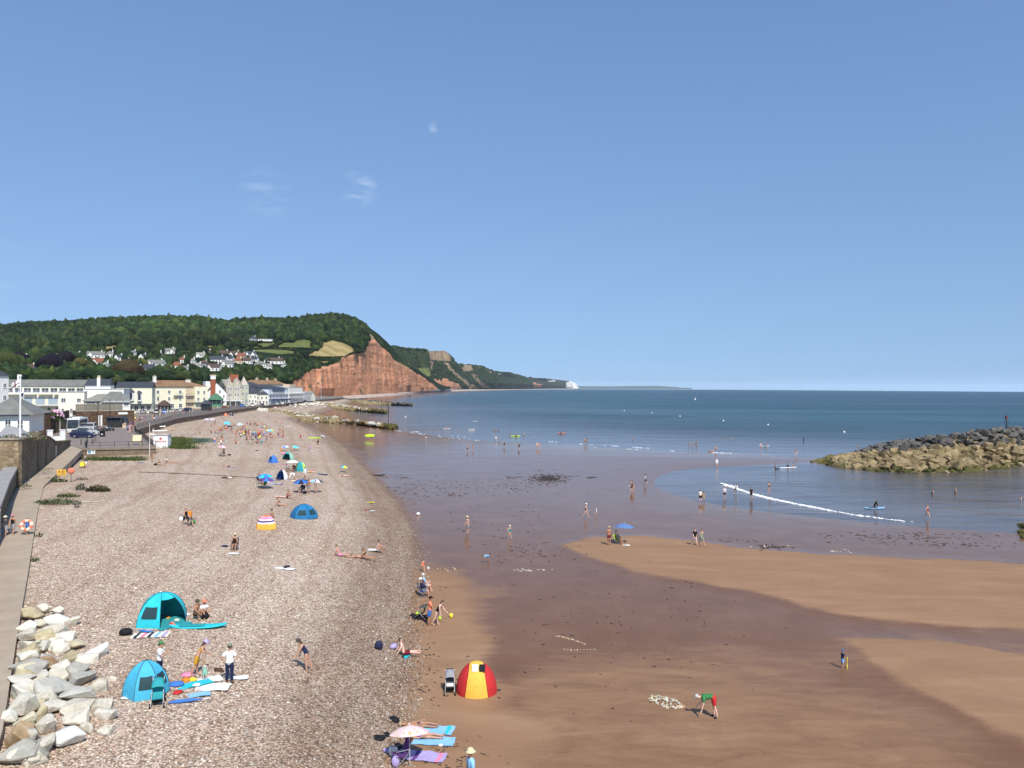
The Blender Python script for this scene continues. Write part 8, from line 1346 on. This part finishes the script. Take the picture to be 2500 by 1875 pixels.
def clusters():
 spec = [(505, 545, 1052, 1058, 5), (520, 545, 1075, 1086, 5), (548, 600, 1040, 1048, 8), (560, 640, 1050, 1060, 20), (575, 660, 1058, 1068, 20), (600, 665, 1066, 1076, 9), (575, 640, 1078, 1084, 5), (640, 662, 1040, 1048, 3), (600, 632, 1034, 1040, 6), (655, 700, 1062, 1074, 7), (505, 530, 1036, 1046, 4), (668, 690, 1028, 1034, 4), (660, 690, 1000, 1006, 6), (700, 725, 994, 1000, 3)]
 for x0, x1, y0, y1, n in spec:
  for _ in range(int(n * 1.45)):
   wh = 'below the promenade wall' if y1 < 1062 else ('on the middle shingle' if y1 < 1077 else 'at the near edge'); p = G(random.uniform(x0, x1), random.uniform(y0, y1)); pose = random.choice(['sit', 'sit', 'sitlong', 'sitlong', 'back', 'front', 'stand', 'stand', 'sit']); auto(p, pose, random.uniform(0, 360), 'in the crowd below the promenade wall' if y1 < 1062 else ('in the crowd on the middle shingle' if y1 < 1077 else 'at the near edge of the crowd'), 'crowd on the middle shingle')
   for fn, pr in ((0, .6), (1, .5)):
    if random.random() > pr: continue
    c = random.choice(['white', 'sky', 'pink', 'coral', 'navy', 'cream', 'lilac', 'turq', 'yellow', 'black', 'red', 'blue', 'grey', 'tan', 'teal', 'mint', 'orange', 'purple']); l = cw(c) + ' ' + ('towel laid out' if fn == 0 else 'bag set down') + ' in the crowd ' + wh
    if l in USED: continue
    USED.add(l); q = p + Vector((random.uniform(-.8, .8), random.uniform(-.6, .6), 0))
    if fn == 0: towel(q, random.uniform(0, 3), .8, 1.7, c, l, group='towels in the crowd')
    else: bag(q, random.uniform(0, 3), (.5, .35, .4), c, l, group='bags in the crowd')
clusters()
for px, py, r, cols, l, ln in ((553, 1041, 1.1, ['sky', 'turq'], 'pale blue umbrella near the promenade wall', (.5, .2)), (505, 1033, 1.0, ['white', 'lilac'], 'white lilac umbrella beside the sea wall', (.2, 0)), (518, 1033, 1.0, ['white', 'lilac'], 'second white umbrella beside the sea wall', (.2, .1)), (659, 1063, .95, ['turq', 'yellow', 'sky'], 'turquoise and yellow umbrella at the edge of the crowd', (.2, 0)), (783, 1079, .95, ['white'], 'white umbrella near the water worn sand', (-.3, .3)), (585, 1046, .9, ['sky', 'white'], 'blue white umbrella at the back of the crowd', (.3, 0)), (672, 1000, 1.0, ['white', 'red'], 'white umbrella between the groynes', (.2, 0))): umbrella(G(px, py), r, 1.7, cols, l, ln)
tent(G(551, 1015), 0, 1.6, 1.5, 1.2, [('coral', 'solid')], 'small apricot tent below the sea wall', poles='orange'); tent(G(565, 1015), 0, 1.7, 1.6, 1.3, [('white', 'open'), ('navy', 'solid'), ('white', 'solid')], 'navy and white tent below the sea wall', poles='navy'); board(G(768, 1071), R(-88), 3.2, .75, .3, 'lime', 'yellow kayak drawn up on the damp shingle', name='kayak', cat='kayak', stripe='black'); board(G(702, 1042), R(-86), 2.2, .5, .12, 'white', 'white board lying on the sand below the groyne'); towel(G(538, 1082 - 22), 1.5, 1.0, 3.4, 'sky', 'long pale blue windbreak lying flat in the crowd')
o = thing('dog', 'dark dog standing among the crowd on the shingle', 'dog', G(562, 1045), 1.2); dm = MB()
body_ = bpy.data.meshes.new('dog_body'); js = [((0, 0, .55), .13), ((0, .35, .56), .15), ((0, -.3, .55), .12), ((0, .55, .72), .08), ((0, .72, .76), .07), ((0, .86, .72), .04), ((0, -.5, .7), .03), ((.1, .38, .3), .05), ((.1, .38, .03), .04), ((-.1, .38, .3), .05), ((-.1, .38, .03), .04), ((.1, -.28, .33), .06), ((.1, -.36, .2), .04), ((.1, -.32, .03), .04), ((-.1, -.28, .33), .06), ((-.1, -.36, .2), .04), ((-.1, -.32, .03), .04)]
body_.from_pydata([j[0] for j in js], [(0, 1), (0, 2), (1, 3), (3, 4), (4, 5), (2, 6), (1, 7), (7, 8), (1, 9), (9, 10), (2, 11), (11, 12), (12, 13), (2, 14), (14, 15), (15, 16)], []); q = bpy.data.objects.new('r', body_); COL.objects.link(q); q.modifiers.new('s', 'SKIN')
for i, j in enumerate(js): body_.skin_vertices[0].data[i].radius = (j[1], j[1])
q.modifiers.new('u', 'SUBSURF').levels = 1; em = bpy.data.meshes.new_from_object(q.evaluated_get(bpy.context.evaluated_depsgraph_get())); bpy.data.objects.remove(q); obj('body', em, tint('black'), o); [MB().add([(.05 * s, .68, .82), (.09 * s, .66, .8), (.07 * s, .67, .93)], [(0, 1, 2)]).build('ear', tint('black'), o) for s in (-1, 1)]
# scattered single figures of the middle distance
for px, py, pose, face, h, top, bot, l in ((488, 1062, 'stand', 250, 1.5, None, ('shorts', 'brown'), 'lone child in brown shorts on empty shingle left of the crowd'), (524, 1086, 'stand', 10, 1.75, None, ('shorts', 'blue'), 'bare backed person in blue shorts standing above a group'), (602, 1081, 'stand', 270, 1.72, ('dress', 'black'), None, 'person in black dress standing at the near side of the crowd'), (734, 1072, 'walk', 200, 1.4, ('swimsuit', 'red'), ('skirt', 'red'), 'child in red walking down to the damp shingle'), (727, 1055, 'walk', 120, 1.7, ('vest', 'dkgrey'), ('shorts', 'tan'), 'person in grey vest walking on the wet sand by the shingle'), (690, 1056, 'stand', 200, 1.7, None, ('trunks', 'coral'), 'person in coral trunks standing at the damp shingle edge'), (777, 1038, 'stand', 150, 1.7, ('tshirt', 'white'), ('shorts', 'black'), 'person in white tee standing at the groyne foot'), (873, 1038, 'lean', 120, 1.7, ('tshirt', 'white'), ('shorts', 'navy'), 'person in white tee stooping by the groyne tip'), (822, 1017, 'stand', 180, 1.7, ('vest', 'black'), ('shorts', 'black'), 'person in black beyond the nearest groyne'), (905, 1056, 'stand', 170, 1.75, None, ('trunks', 'red'), 'bare chested wader in red trunks near the groyne tip'), (922, 1057, 'stand', 200, 1.75, None, ('trunks', 'black'), 'bare chested wader in black trunks near the groyne tip'), (963, 1057, 'stand', 200, 1.7, ('swimsuit', 'navy'), None, 'person in navy swimsuit at the water edge left'), (1040, 1073, 'stand', 180, 1.7, ('tshirt', 'navy'), ('shorts', 'white'), 'person in navy tee watching two small children'), (1030, 1075, 'crouch', 180, 1.1, None, ('trunks', 'pink'), 'small child in pink crouching in the shallows'), (1036, 1075, 'crouch', 150, 1.1, None, ('trunks', 'sky'), 'small child in pale blue crouching in the shallows'),
 (1141, 1102, 'walk', 270, 1.75, None, ('shorts', 'maroon'), 'bare chested walker in maroon shorts on the shining sand'), (1154, 1101, 'walk', 275, 1.7, ('top', 'white'), ('briefs', 'white'), 'walker in white bikini on the shining sand'), (1211, 1078, 'walk', 200, 1.75, ('tshirt', 'white'), ('shorts', 'tan'), 'person in white tee at the sea edge with a companion'), (1219, 1078, 'walk', 200, 1.6, ('swimsuit', 'grey'), None, 'person in grey swimsuit beside the white tee'), (1231, 1092, 'stand', 200, 1.7, ('vest', 'navy'), ('shorts', 'navy'), 'person in navy vest on the shining sand'), (1267, 1097, 'walk', 180, 1.75, ('tshirt', 'dkgrey'), ('shorts', 'black'), 'person in dark grey on the shining sand'), (1311, 1095, 'walk', 190, 1.75, None, ('trunks', 'orange'), 'person in orange trunks walking with another'), (1317, 1095, 'walk', 200, 1.68, ('swimsuit', 'coral'), None, 'person in coral swimsuit walking beside orange trunks'), (1427, 1084, 'stand', 185, 1.75, None, ('trunks', 'black'), 'bare chested person in black trunks of a pair at the sea edge'), (1432, 1084, 'stand', 175, 1.7, ('top', 'black'), ('briefs', 'black'), 'person in black bikini of a pair at the sea edge'),
 (1430, 1263, 'walk', 250, 1.70, ('swimsuit', 'black'), None, 'person in black swimsuit with long hair near a toddler'), (1456, 1260, 'walk', 110, .95, ('tshirt', 'white'), None, 'toddler in white on the wet sand'), (1141, 1301, 'stand', 150, 1.7, ('top', 'grey'), ('skirt', 'grey'), 'person in straw hat and grey skirt watching the children'), (1244, 1316, 'armsout', 240, 1.35, ('swimsuit', 'teal'), None, 'child in teal swimsuit with arms flung wide'), (1192, 1374, 'bend', 90, 1.15, ('tshirt', 'sky'), ('trunks', 'blue'), 'child in bright blue bending over the wet sand'),
 (1750, 1139, 'stand', 190, 1.7, ('longsleeve', 'white'), ('shorts', 'white'), 'person all in white standing on the sand spit'), (1747, 1105, 'stand', 200, 1.7, None, ('trunks', 'black'), 'wader beside an orange inflatable boat'), (1944, 1113, 'walk', 100, 1.7, ('tshirt', 'coral'), ('shorts', 'white'), 'person in coral tee wading near the breakwater'), (1542, 1200, 'walk', 110, 1.78, None, ('shorts', 'navy'), 'bare chested walker in navy shorts beside a companion'), (1546, 1201, 'walk', 110, 1.66, ('top', 'brown'), ('briefs', 'brown'), 'walker in brown bikini beside navy shorts'), (1576, 1183, 'walk', 20, 1.75, ('longsleeve', 'grey'), ('shorts', 'navy'), 'person in grey long sleeves walking away'), (1710, 1226, 'stand', 10, 1.75, ('tshirt', 'cream'), ('shorts', 'black'), 'person in cream tee and black shorts facing the waves'), (1718, 1226, 'stand', 0, 1.5, ('top', 'tan'), ('shorts', 'tan'), 'child in tan beside the cream tee'), (1769, 1217, 'stand', 170, 1.72, ('tshirt', 'white'), ('shorts', 'navy'), 'person in white tee and navy shorts in the shallows'), (1795, 1206, 'lean', 190, 1.72, ('longsleeve', 'white'), ('shorts', 'black'), 'person in white shirt leaning by the breaking wave'), (1834, 1218, 'stand', 190, 1.7, ('tshirt', 'black'), ('shorts', 'black'), 'person in black facing us before the white wave'), (1877, 1203, 'phone', 210, 1.7, ('swimsuit', 'brown'), None, 'person in brown swimsuit standing beyond the white wave'),
 (1487, 1331, 'stand', 10, 1.78, None, ('trunks', 'maroon'), 'tanned person in maroon trunks beside a green chair'), (1696, 1331, 'walk', 190, 1.7, ('tshirt', 'black'), None, 'person in black tee walking on the dry bar edge'), (1713, 1333, 'walk', 200, 1.7, ('dress', 'sage'), None, 'person in green tunic walking on the dry bar edge'), (2264, 1265, 'walk', 190, 1.68, ('swimsuit', 'maroon'), None, 'person in dark red swimsuit wading out of the lagoon')):
 hat = ('sun', 'straw') if 'straw' in l else (('bucket', 'cream') if 'toddler' in l or 'arms flung' in l else (('cap', 'tan') if 'tanned' in l else None)); person(G(px, py), pose, face, l, h, random.choice('abbcp') if 'tanned' not in l else 'c', top, bot, random.choice(['brown', 'black', 'blonde', 'brown']), 'swimsuit' in str(top) or 'bikini' in l, hat, full=False)
p = G(1508, 1328); folding_chair(p, R(240), 'lime', 'lime green folding chair on the dry bar'); person(p, 'chair', 240, 'seated person in dark top on the lime green chair', 1.7, 'c', ('longsleeve', 'dkgrey'), ('shorts', 'olive'), full=False); umbrella(G(1522, 1327), 1.0, 2.0, ['blue'], 'blue umbrella with white fringe over the lime chair', (.0, .05), patt=mat('slate_blue_canopy', (.10, .19, .38), .8)); towel(G(1529, 1332), 1.5, .4, .7, 'white', 'white towel beside the lime green chair')
p = G(906, 1073); person(p, 'carry', 100, 'person carrying a big lime yellow paddle board to the sea', 1.75, 'b', ('tshirt', 'black'), ('shorts', 'black'), full=False); b_ = board(p + Vector((-.3, -.25, 1.15)), R(-88), 3.1, .85, .14, 'lime', 'lime yellow paddle board under the carrier arm'); b_.rotation_euler = (R(6), R(80), R(-86))
# bathers: bodies part under water
for px, py, dep, l in ((1055, 1056, .9, 'bather waist deep off the groyne'), (1074, 1052, 1.0, 'bather with dark hair beyond the first wave'), (1120, 1054, .9, 'bather left of the white boards'), (1133 + 75, 1053, .9, 'bather of a pair in mid water'), (1216, 1053, .9, 'second bather of the pair in mid water'), (1245, 1062, .7, 'bather left of the yellow kayak'), (1279, 1064, .6, 'bather right of the yellow kayak'), (1139, 1041, 1.35, 'swimmer showing head and shoulders far out'), (1545, 1074, .8, 'lone bather in mid sea'), (1682, 1088, .55, 'left bather of three in a row'), (1691, 1088, .5, 'middle bather of three in a row'), (1700, 1087, .55, 'right bather of three in a row'), (1857, 1090, .6, 'bather holding a white board near the breakwater'), (1962, 1077, .7, 'bather beyond the breakwater tip'), (1767, 1071, 1.35, 'left swimmer of a far group'), (1778, 1070, 1.35, 'middle swimmer of a far group'), (1788, 1071, 1.35, 'right swimmer of a far group'), (1923, 1142, .45, 'splashing child on the left by the breakwater'), (1936, 1141, .45, 'splashing child on the right by the breakwater'), (2277, 1206, .95, 'dark haired bather in the lagoon'), (2333, 1204, .95, 'fair haired bather in the lagoon'), (2094, 1091, 1.3, 'swimmer close behind the breakwater'), (2492, 1218, 1.3, 'swimmer at the right edge of the lagoon'), (1893, 1145, .7, 'bather with a boogie board in the lagoon')):
 p = at(px, py, 0); t, b = random.choice([(None, ('trunks', 'black')), (('swimsuit', 'navy'), None), (None, ('trunks', 'red')), (('swimsuit', 'black'), None), (('longsleeve', 'black'), ('shorts', 'black'))]); person(p, 'stand' if dep < 1.2 else 'armsout', random.uniform(0, 360), l, 1.7 if 'child' not in l else 1.3, random.choice('abp'), t, b, 'blonde' if 'fair' in l else 'black', random.random() < .4, None, full=False, sink=dep, group='bathers in the sea')
for px, py, l, c, a, nm in ((1091, 1047, 2.9, 'white', -80, 'white board beneath a kneeling paddler'), (1151, 1051, 2.6, 'white', -85, 'white board floating off the beach'), (1152, 1048, 2.4, 'cream', -88, 'second pale board behind the white one'), (1259, 1066, 3.0, 'lime', -88, 'lime kayak in the shallow sea'), (1371, 1059, 3.0, 'coral', -86, 'coral kayak far from shore'), (1736, 1102, 1.6, 'orange', -80, 'orange inflatable boat at the sea edge'), (1866, 1090, 3.0, 'white', -88, 'white board near the breakwater'), (2135, 1242, 2.9, 'sky', -86, 'pale blue paddle board in the lagoon'), (1899, 1145, 1.0, 'navy', -80, 'navy boogie board in the lagoon'), (1160, 1029, 2.4, 'white', -88, 'white board far out alone')): board(at(px, py, .02), R(a), l, .75, .16 if 'kayak' not in nm else .3, c, nm, name='kayak' if 'kayak' in nm else 'floating_board', cat='kayak' if 'kayak' in nm else 'board', deck='navy' if 'pale blue' in nm else None)
for px, py, c, l in ((1092, 1046, 'red', 'kneeling paddler in red vest on the white board'), (1259, 1065, 'navy', 'paddler in navy vest in the lime kayak'), (1371, 1058, 'black', 'paddler in black vest in the coral kayak'), (1869, 1089, 'teal', 'child in teal vest sitting on the white board')): person(at(px, py, .2), 'sit', random.choice((90, 270)), l, 1.6, 'b', ('vest', c), ('shorts', c), full=False)
person(at(2135, 1243, 0), 'lean', 260, 'person in black leaning over the pale blue paddle board', 1.68, 'b', ('longsleeve', 'black'), ('shorts', 'black'), full=False, sink=.35)
# promenade walkers
def prom_people():
 i = 0
 spots = [(312, 1057), (317, 1058), (322, 1056), (318, 1044), (327, 1043), (331, 1042), (305, 1045), (338, 1032), (341, 1031), (347, 1030), (351, 1029), (352, 1034), (330, 1030), (372, 1025), (376, 1025), (380, 1023), (390, 1019), (394, 1018), (398, 1017), (405, 1014), (418, 1013), (424, 1013), (430, 1010), (440, 1011), (447, 1010), (463, 1008), (470, 1007), (476, 1006), (484, 1005), (520, 1001), (526, 1000), (531, 1000), (536, 999), (541, 998), (546, 998), (552, 997), (558, 996), (564, 995), (572, 994), (580, 993), (590, 992), (600, 990), (606, 989), (620, 987.5), (632, 986), (640, 985.5), (650, 984.5), (664, 983), (676, 982), (690, 980.5), (700, 979.5), (716, 978), (730, 977), (748, 975.5)]
 for px, py in spots: auto(gp(px + random.uniform(-1, 1), py), random.choice(['walk', 'walk', 'stand', 'phone']), random.choice([0, 180, 200, 20, 160]) + random.uniform(-20, 20), 'on the promenade near the black shelter' if px < 360 else ('on the promenade before the hotel' if px < 500 else 'on the far promenade'), 'people strolling on the promenade')
prom_people()
# buoys and a far sail
for k, (px, py) in enumerate(((1524, 1003), (1592, 1009), (1660, 1017), (1766, 1028), (1875, 1038), (2061, 1056), (990, 1019))): o = thing('buoy', 'white mooring buoy, number %d outward from the left of the line' % (k + 1) if False else ['first white buoy from the left of the line', 'second white buoy from the left of the line', 'third white buoy of the line', 'fourth white buoy of the line', 'fifth white buoy of the line', 'white buoy nearest the breakwater', 'white buoy off the groyne tip'][k], 'buoy', at(px, py, 0)); MB().ball((0, 0, .12), .42, n=10, k=7).build('float', M_WHITE, o, True); MB().tube([(0, 0, .6), (0, 0, .9)], .06, 6).build('ring', M_WHITE, o)
p = at(1697, 976, 0); o = thing('sailing_boat', 'tiny white sailing boat far out at sea', 'boat', p, scale=.55); MB().add([(-2.5, 0, 1), (2.5, 0, 1), (2, .8, 0), (-2, .8, 0), (2, -.8, 0), (-2, -.8, 0)], [(0, 1, 2, 3), (1, 0, 5, 4), (3, 2, 4, 5)]).build('hull', M_WHITE, o); MB().add([(-.2, 0, 1.2), (2.0, .1, 1.4), (-.2, 0, 8), (-.2, .05, 1.2), (2.0, .15, 1.4), (-.2, .05, 8)], [(0, 1, 2), (5, 4, 3), (0, 3, 4, 1), (1, 4, 5, 2)]).build('sail', M_WHITE, o); MB().tube([(-.25, 0, .8), (-.25, 0, 8.3)], .06, 5).build('mast', M_WHITE, o)
# ================================================================= foam, weed, loose stones, air
def foam():
 M_F = mat('sea_foam', (.85, .86, .87), .9, .1, 4); V_, F_ = [], []
 def strip(pts, w, dens, seed, z=.05):
  L_ = smooth_line(np.array([[*at(a, b, 0)[:2]] for a, b in pts]), 3); n = offs(L_, 1) - L_; seg = np.concatenate([[0], np.cumsum(np.linalg.norm(np.diff(L_, axis=0), axis=1))]); s = np.arange(0, seg[-1], .35);
  for q in s:
   c = np.array([np.interp(q, seg, L_[:, k]) for k in (0, 1)]); nn = np.array([np.interp(q, seg, n[:, k]) for k in (0, 1)]); tt = np.array([nn[1], -nn[0]]); u = q / seg[-1]; a = noise.noise((q * .13, seed, 0)) + .5 * noise.noise((q * .5, seed, 3)) + dens; a *= min(1, u * 9, (1 - u) * 7) * (1 - .6 * u)
   for _ in range(int(max(0, a) * 9 + random.random())):
    o = random.gauss(0, .28 * w * (.4 + max(0, a))) + noise.noise((q * .08, seed + 9, 0)) * w * .5; p = c + nn * o + tt * random.uniform(-.2, .2); s_ = random.uniform(.06, .2) * (1.3 if abs(o) < .25 * w else .8); k = len(V_); e = [(math.cos(b), math.sin(b)) for b in (.3, 1.5, 2.7, 3.9, 5.2)]; V_.extend([(*(p + tt * x * s_ * random.uniform(1, 2.6) + nn * y * s_ * random.uniform(.6, 1.1)), z) for x, y in e]); V_.append((*p, z + s_ * .45)); F_.extend([(k + b, k + (b + 1) % 5, k + 5) for b in range(5)])
 strip([(1757, 1179), (1790, 1190), (1830, 1205), (1900, 1222), (1980, 1238), (2060, 1254), (2150, 1267), (2240, 1277)], 1.1, .6, 1.0); strip([(1780, 1189), (1860, 1214), (1950, 1233), (2060, 1255)], .9, .5, 15.0)
 strip([(905, 1042), (968, 1052), (1036, 1061), (1117, 1072), (1180, 1077)], 1.1, .0, 2.0); strip([(1325, 1078), (1400, 1083), (1500, 1089), (1600, 1096), (1700, 1101)], 1.0, -.1, 3.0); strip([(1400, 1090), (1500, 1095), (1600, 1100), (1800, 1108), (1950, 1113)], 1.0, -.15, 4.0); strip([(930, 1044), (1000, 1052), (1080, 1062), (1150, 1069)], 1.0, -.1, 5.0)
 strip([(1905, 1143), (1930, 1142), (1945, 1141)], .8, .6, 7.0)
 me = bpy.data.meshes.new('foam'); me.from_pydata(V_, [], F_); me.polygons.foreach_set('use_smooth', [True] * len(F_)); o = obj('foam', me, M_F); o['label'] = 'white foam of small breaking waves'; struct(o, 'stuff')
foam()
def weed():
 V_, F_ = [], []
 def bit(p, s):
  a = random.uniform(0, 3.14); c, n = math.cos(a), math.sin(a); l, w = s * random.uniform(.8, 2.4), s * random.uniform(.25, .6); k = len(V_); h = random.uniform(.02, .07); V_.extend([(p.x + c * l - n * w, p.y + n * l + c * w, p.z + .006), (p.x + c * l + n * w, p.y + n * l - c * w, p.z + .006), (p.x - c * l + n * w, p.y - n * l - c * w, p.z + .006), (p.x - c * l - n * w, p.y - n * l + c * w, p.z + .006), (p.x + random.gauss(0, w * .3), p.y, p.z + h)]); F_.extend([(k, k + 1, k + 4), (k + 1, k + 2, k + 4), (k + 2, k + 3, k + 4), (k + 3, k, k + 4)])
 for _ in range(620):
  r = abs(random.gauss(0, 1)); a = random.uniform(0, 6.28); bit(G(1338 + math.cos(a) * r * 30, 1168 + math.sin(a) * r * 7.5), random.uniform(.08, .26))
 for cx, cy, sx, sy, n, s in ((1230, 1188, 55, 9, 110, .13), (1255, 1166, 9, 1.5, 26, .16), (1440, 1166, 5, 1.5, 8, .3), (1060, 1190, 60, 12, 90, .12), (1000, 1200, 30, 14, 60, .12), (1290, 1345, 60, 14, 60, .1), (2200, 1310, 120, 6, 110, .14), (2350, 1330, 80, 4, 50, .14), (1110, 1208, 20, 2, 30, .13), (1180, 1250, 120, 40, 90, .08), (1040, 1500, 30, 60, 50, .05), (1050, 1640, 35, 40, 70, .05), (1100, 1840, 60, 25, 40, .05), (1550, 1480, 200, 80, 90, .06), (1885, 1336, 22, 4, 60, .13), (1800, 1322, 30, 3, 20, .1), (975, 1166, 15, 2, 12, .2), (1480, 1600, 150, 80, 40, .05)):
  for _ in range(n):
   p = G(cx + random.gauss(0, sx), cy + random.gauss(0, sy))
   if p.z > .02: bit(p, s * random.uniform(.5, 1.4))
 me = bpy.data.meshes.new('seaweed'); me.from_pydata(V_, [], F_); o = obj('seaweed', me, mat('dark_seaweed', (.035, .022, .016), .6, .4, 3)); o['label'] = 'scattered dark seaweed on the wet sand'; struct(o, 'stuff')
weed()
def pebbles():
 n = 90000; u = RNG.uniform(0, 1, n); y = 22 + 60 * u ** 1.15; x = RNG.uniform(-1, 0, n) * (y * .69 + 1) + 0; x = np.where(RNG.uniform(0, 1, n) < .10, -4.6 + RNG.normal(0, 1.2, n), x); P = np.stack([x, y], 1); z, df, dw, w = shore(P); k = (df > -.3 + RNG.normal(0, .55, n)) & (df < 60); P, z, df = P[k], z[k], df[k]; m = len(P)
 base = np.array([[1, 0, 0], [-.5, .85, 0], [-.5, -.85, 0], [0, 0, .75], [-.9, .05, .35], [.55, .6, .4], [.55, -.6, .4]]); f = np.array([[0, 5, 6], [3, 5, 1], [3, 1, 4], [3, 4, 2], [3, 2, 6], [3, 6, 5], [0, 1, 5], [0, 6, 2], [4, 1, 2]])
 s = RNG.lognormal(-3.35, .36, m); a = RNG.uniform(0, 6.28, m); c, sn = np.cos(a), np.sin(a); V_ = np.empty((m, 7, 3)); sx = s * RNG.uniform(.8, 1.4, m); V_[:, :, 0] = (base[None, :, 0] * c[:, None] - base[None, :, 1] * sn[:, None]) * sx[:, None] + P[:, :1]; V_[:, :, 1] = (base[None, :, 0] * sn[:, None] + base[None, :, 1] * c[:, None]) * s[:, None] + P[:, 1:]; V_[:, :, 2] = base[None, :, 2] * s[:, None] * .8 + z[:, None] - .005
 col = np.array([[.88, .80, .70], [.72, .60, .50], [.62, .48, .38], [.80, .68, .56], [.50, .42, .36], [.38, .29, .23], [.90, .86, .78], [.58, .40, .31]])[RNG.integers(0, 8, m)] * RNG.uniform(.75, 1.1, (m, 1)); col *= [.86, .825, .78]; col *= (.66 + .34 * sstep(3.5, 8, df))[:, None]
 me = np_mesh('pebbles', V_.reshape(-1, 3), (f[None] + (np.arange(m) * 7)[:, None, None]).reshape(-1, 3)); cattr(me, 'tint', np.repeat(col, 7, 0))
 mm, nt, N, L, b = newmat('pebble_stone'); b.inputs['Roughness'].default_value = .8; b.inputs['Specular IOR Level'].default_value = .25; L.new(nd(N, 'ShaderNodeAttribute', attribute_name='tint').outputs['Color'], b.inputs['Base Color']); o = obj('pebbles', me, mm); o['label'] = 'loose rounded pebbles of the shingle bank'; struct(o, 'stuff')
pebbles()
def haze():
 o = MB().bx(-26000, 30000, -60, 30500, -30, 200).build('haze', None); m = bpy.data.materials.new('sea_air'); m.use_nodes = True; nt = m.node_tree; nt.nodes.clear(); out = nt.nodes.new('ShaderNodeOutputMaterial'); v = nt.nodes.new('ShaderNodeVolumePrincipled'); v.inputs['Color'].default_value = (.80, .91, 1, 1); v.inputs['Density'].default_value = HAZE; v.inputs['Anisotropy'].default_value = 0.0; nt.links.new(v.outputs[0], out.inputs['Volume']); o.data.materials.append(m); o['label'] = 'thin blue sea haze softening the far cliffs'; struct(o, 'stuff')
HAZE = 2.4e-5
haze()
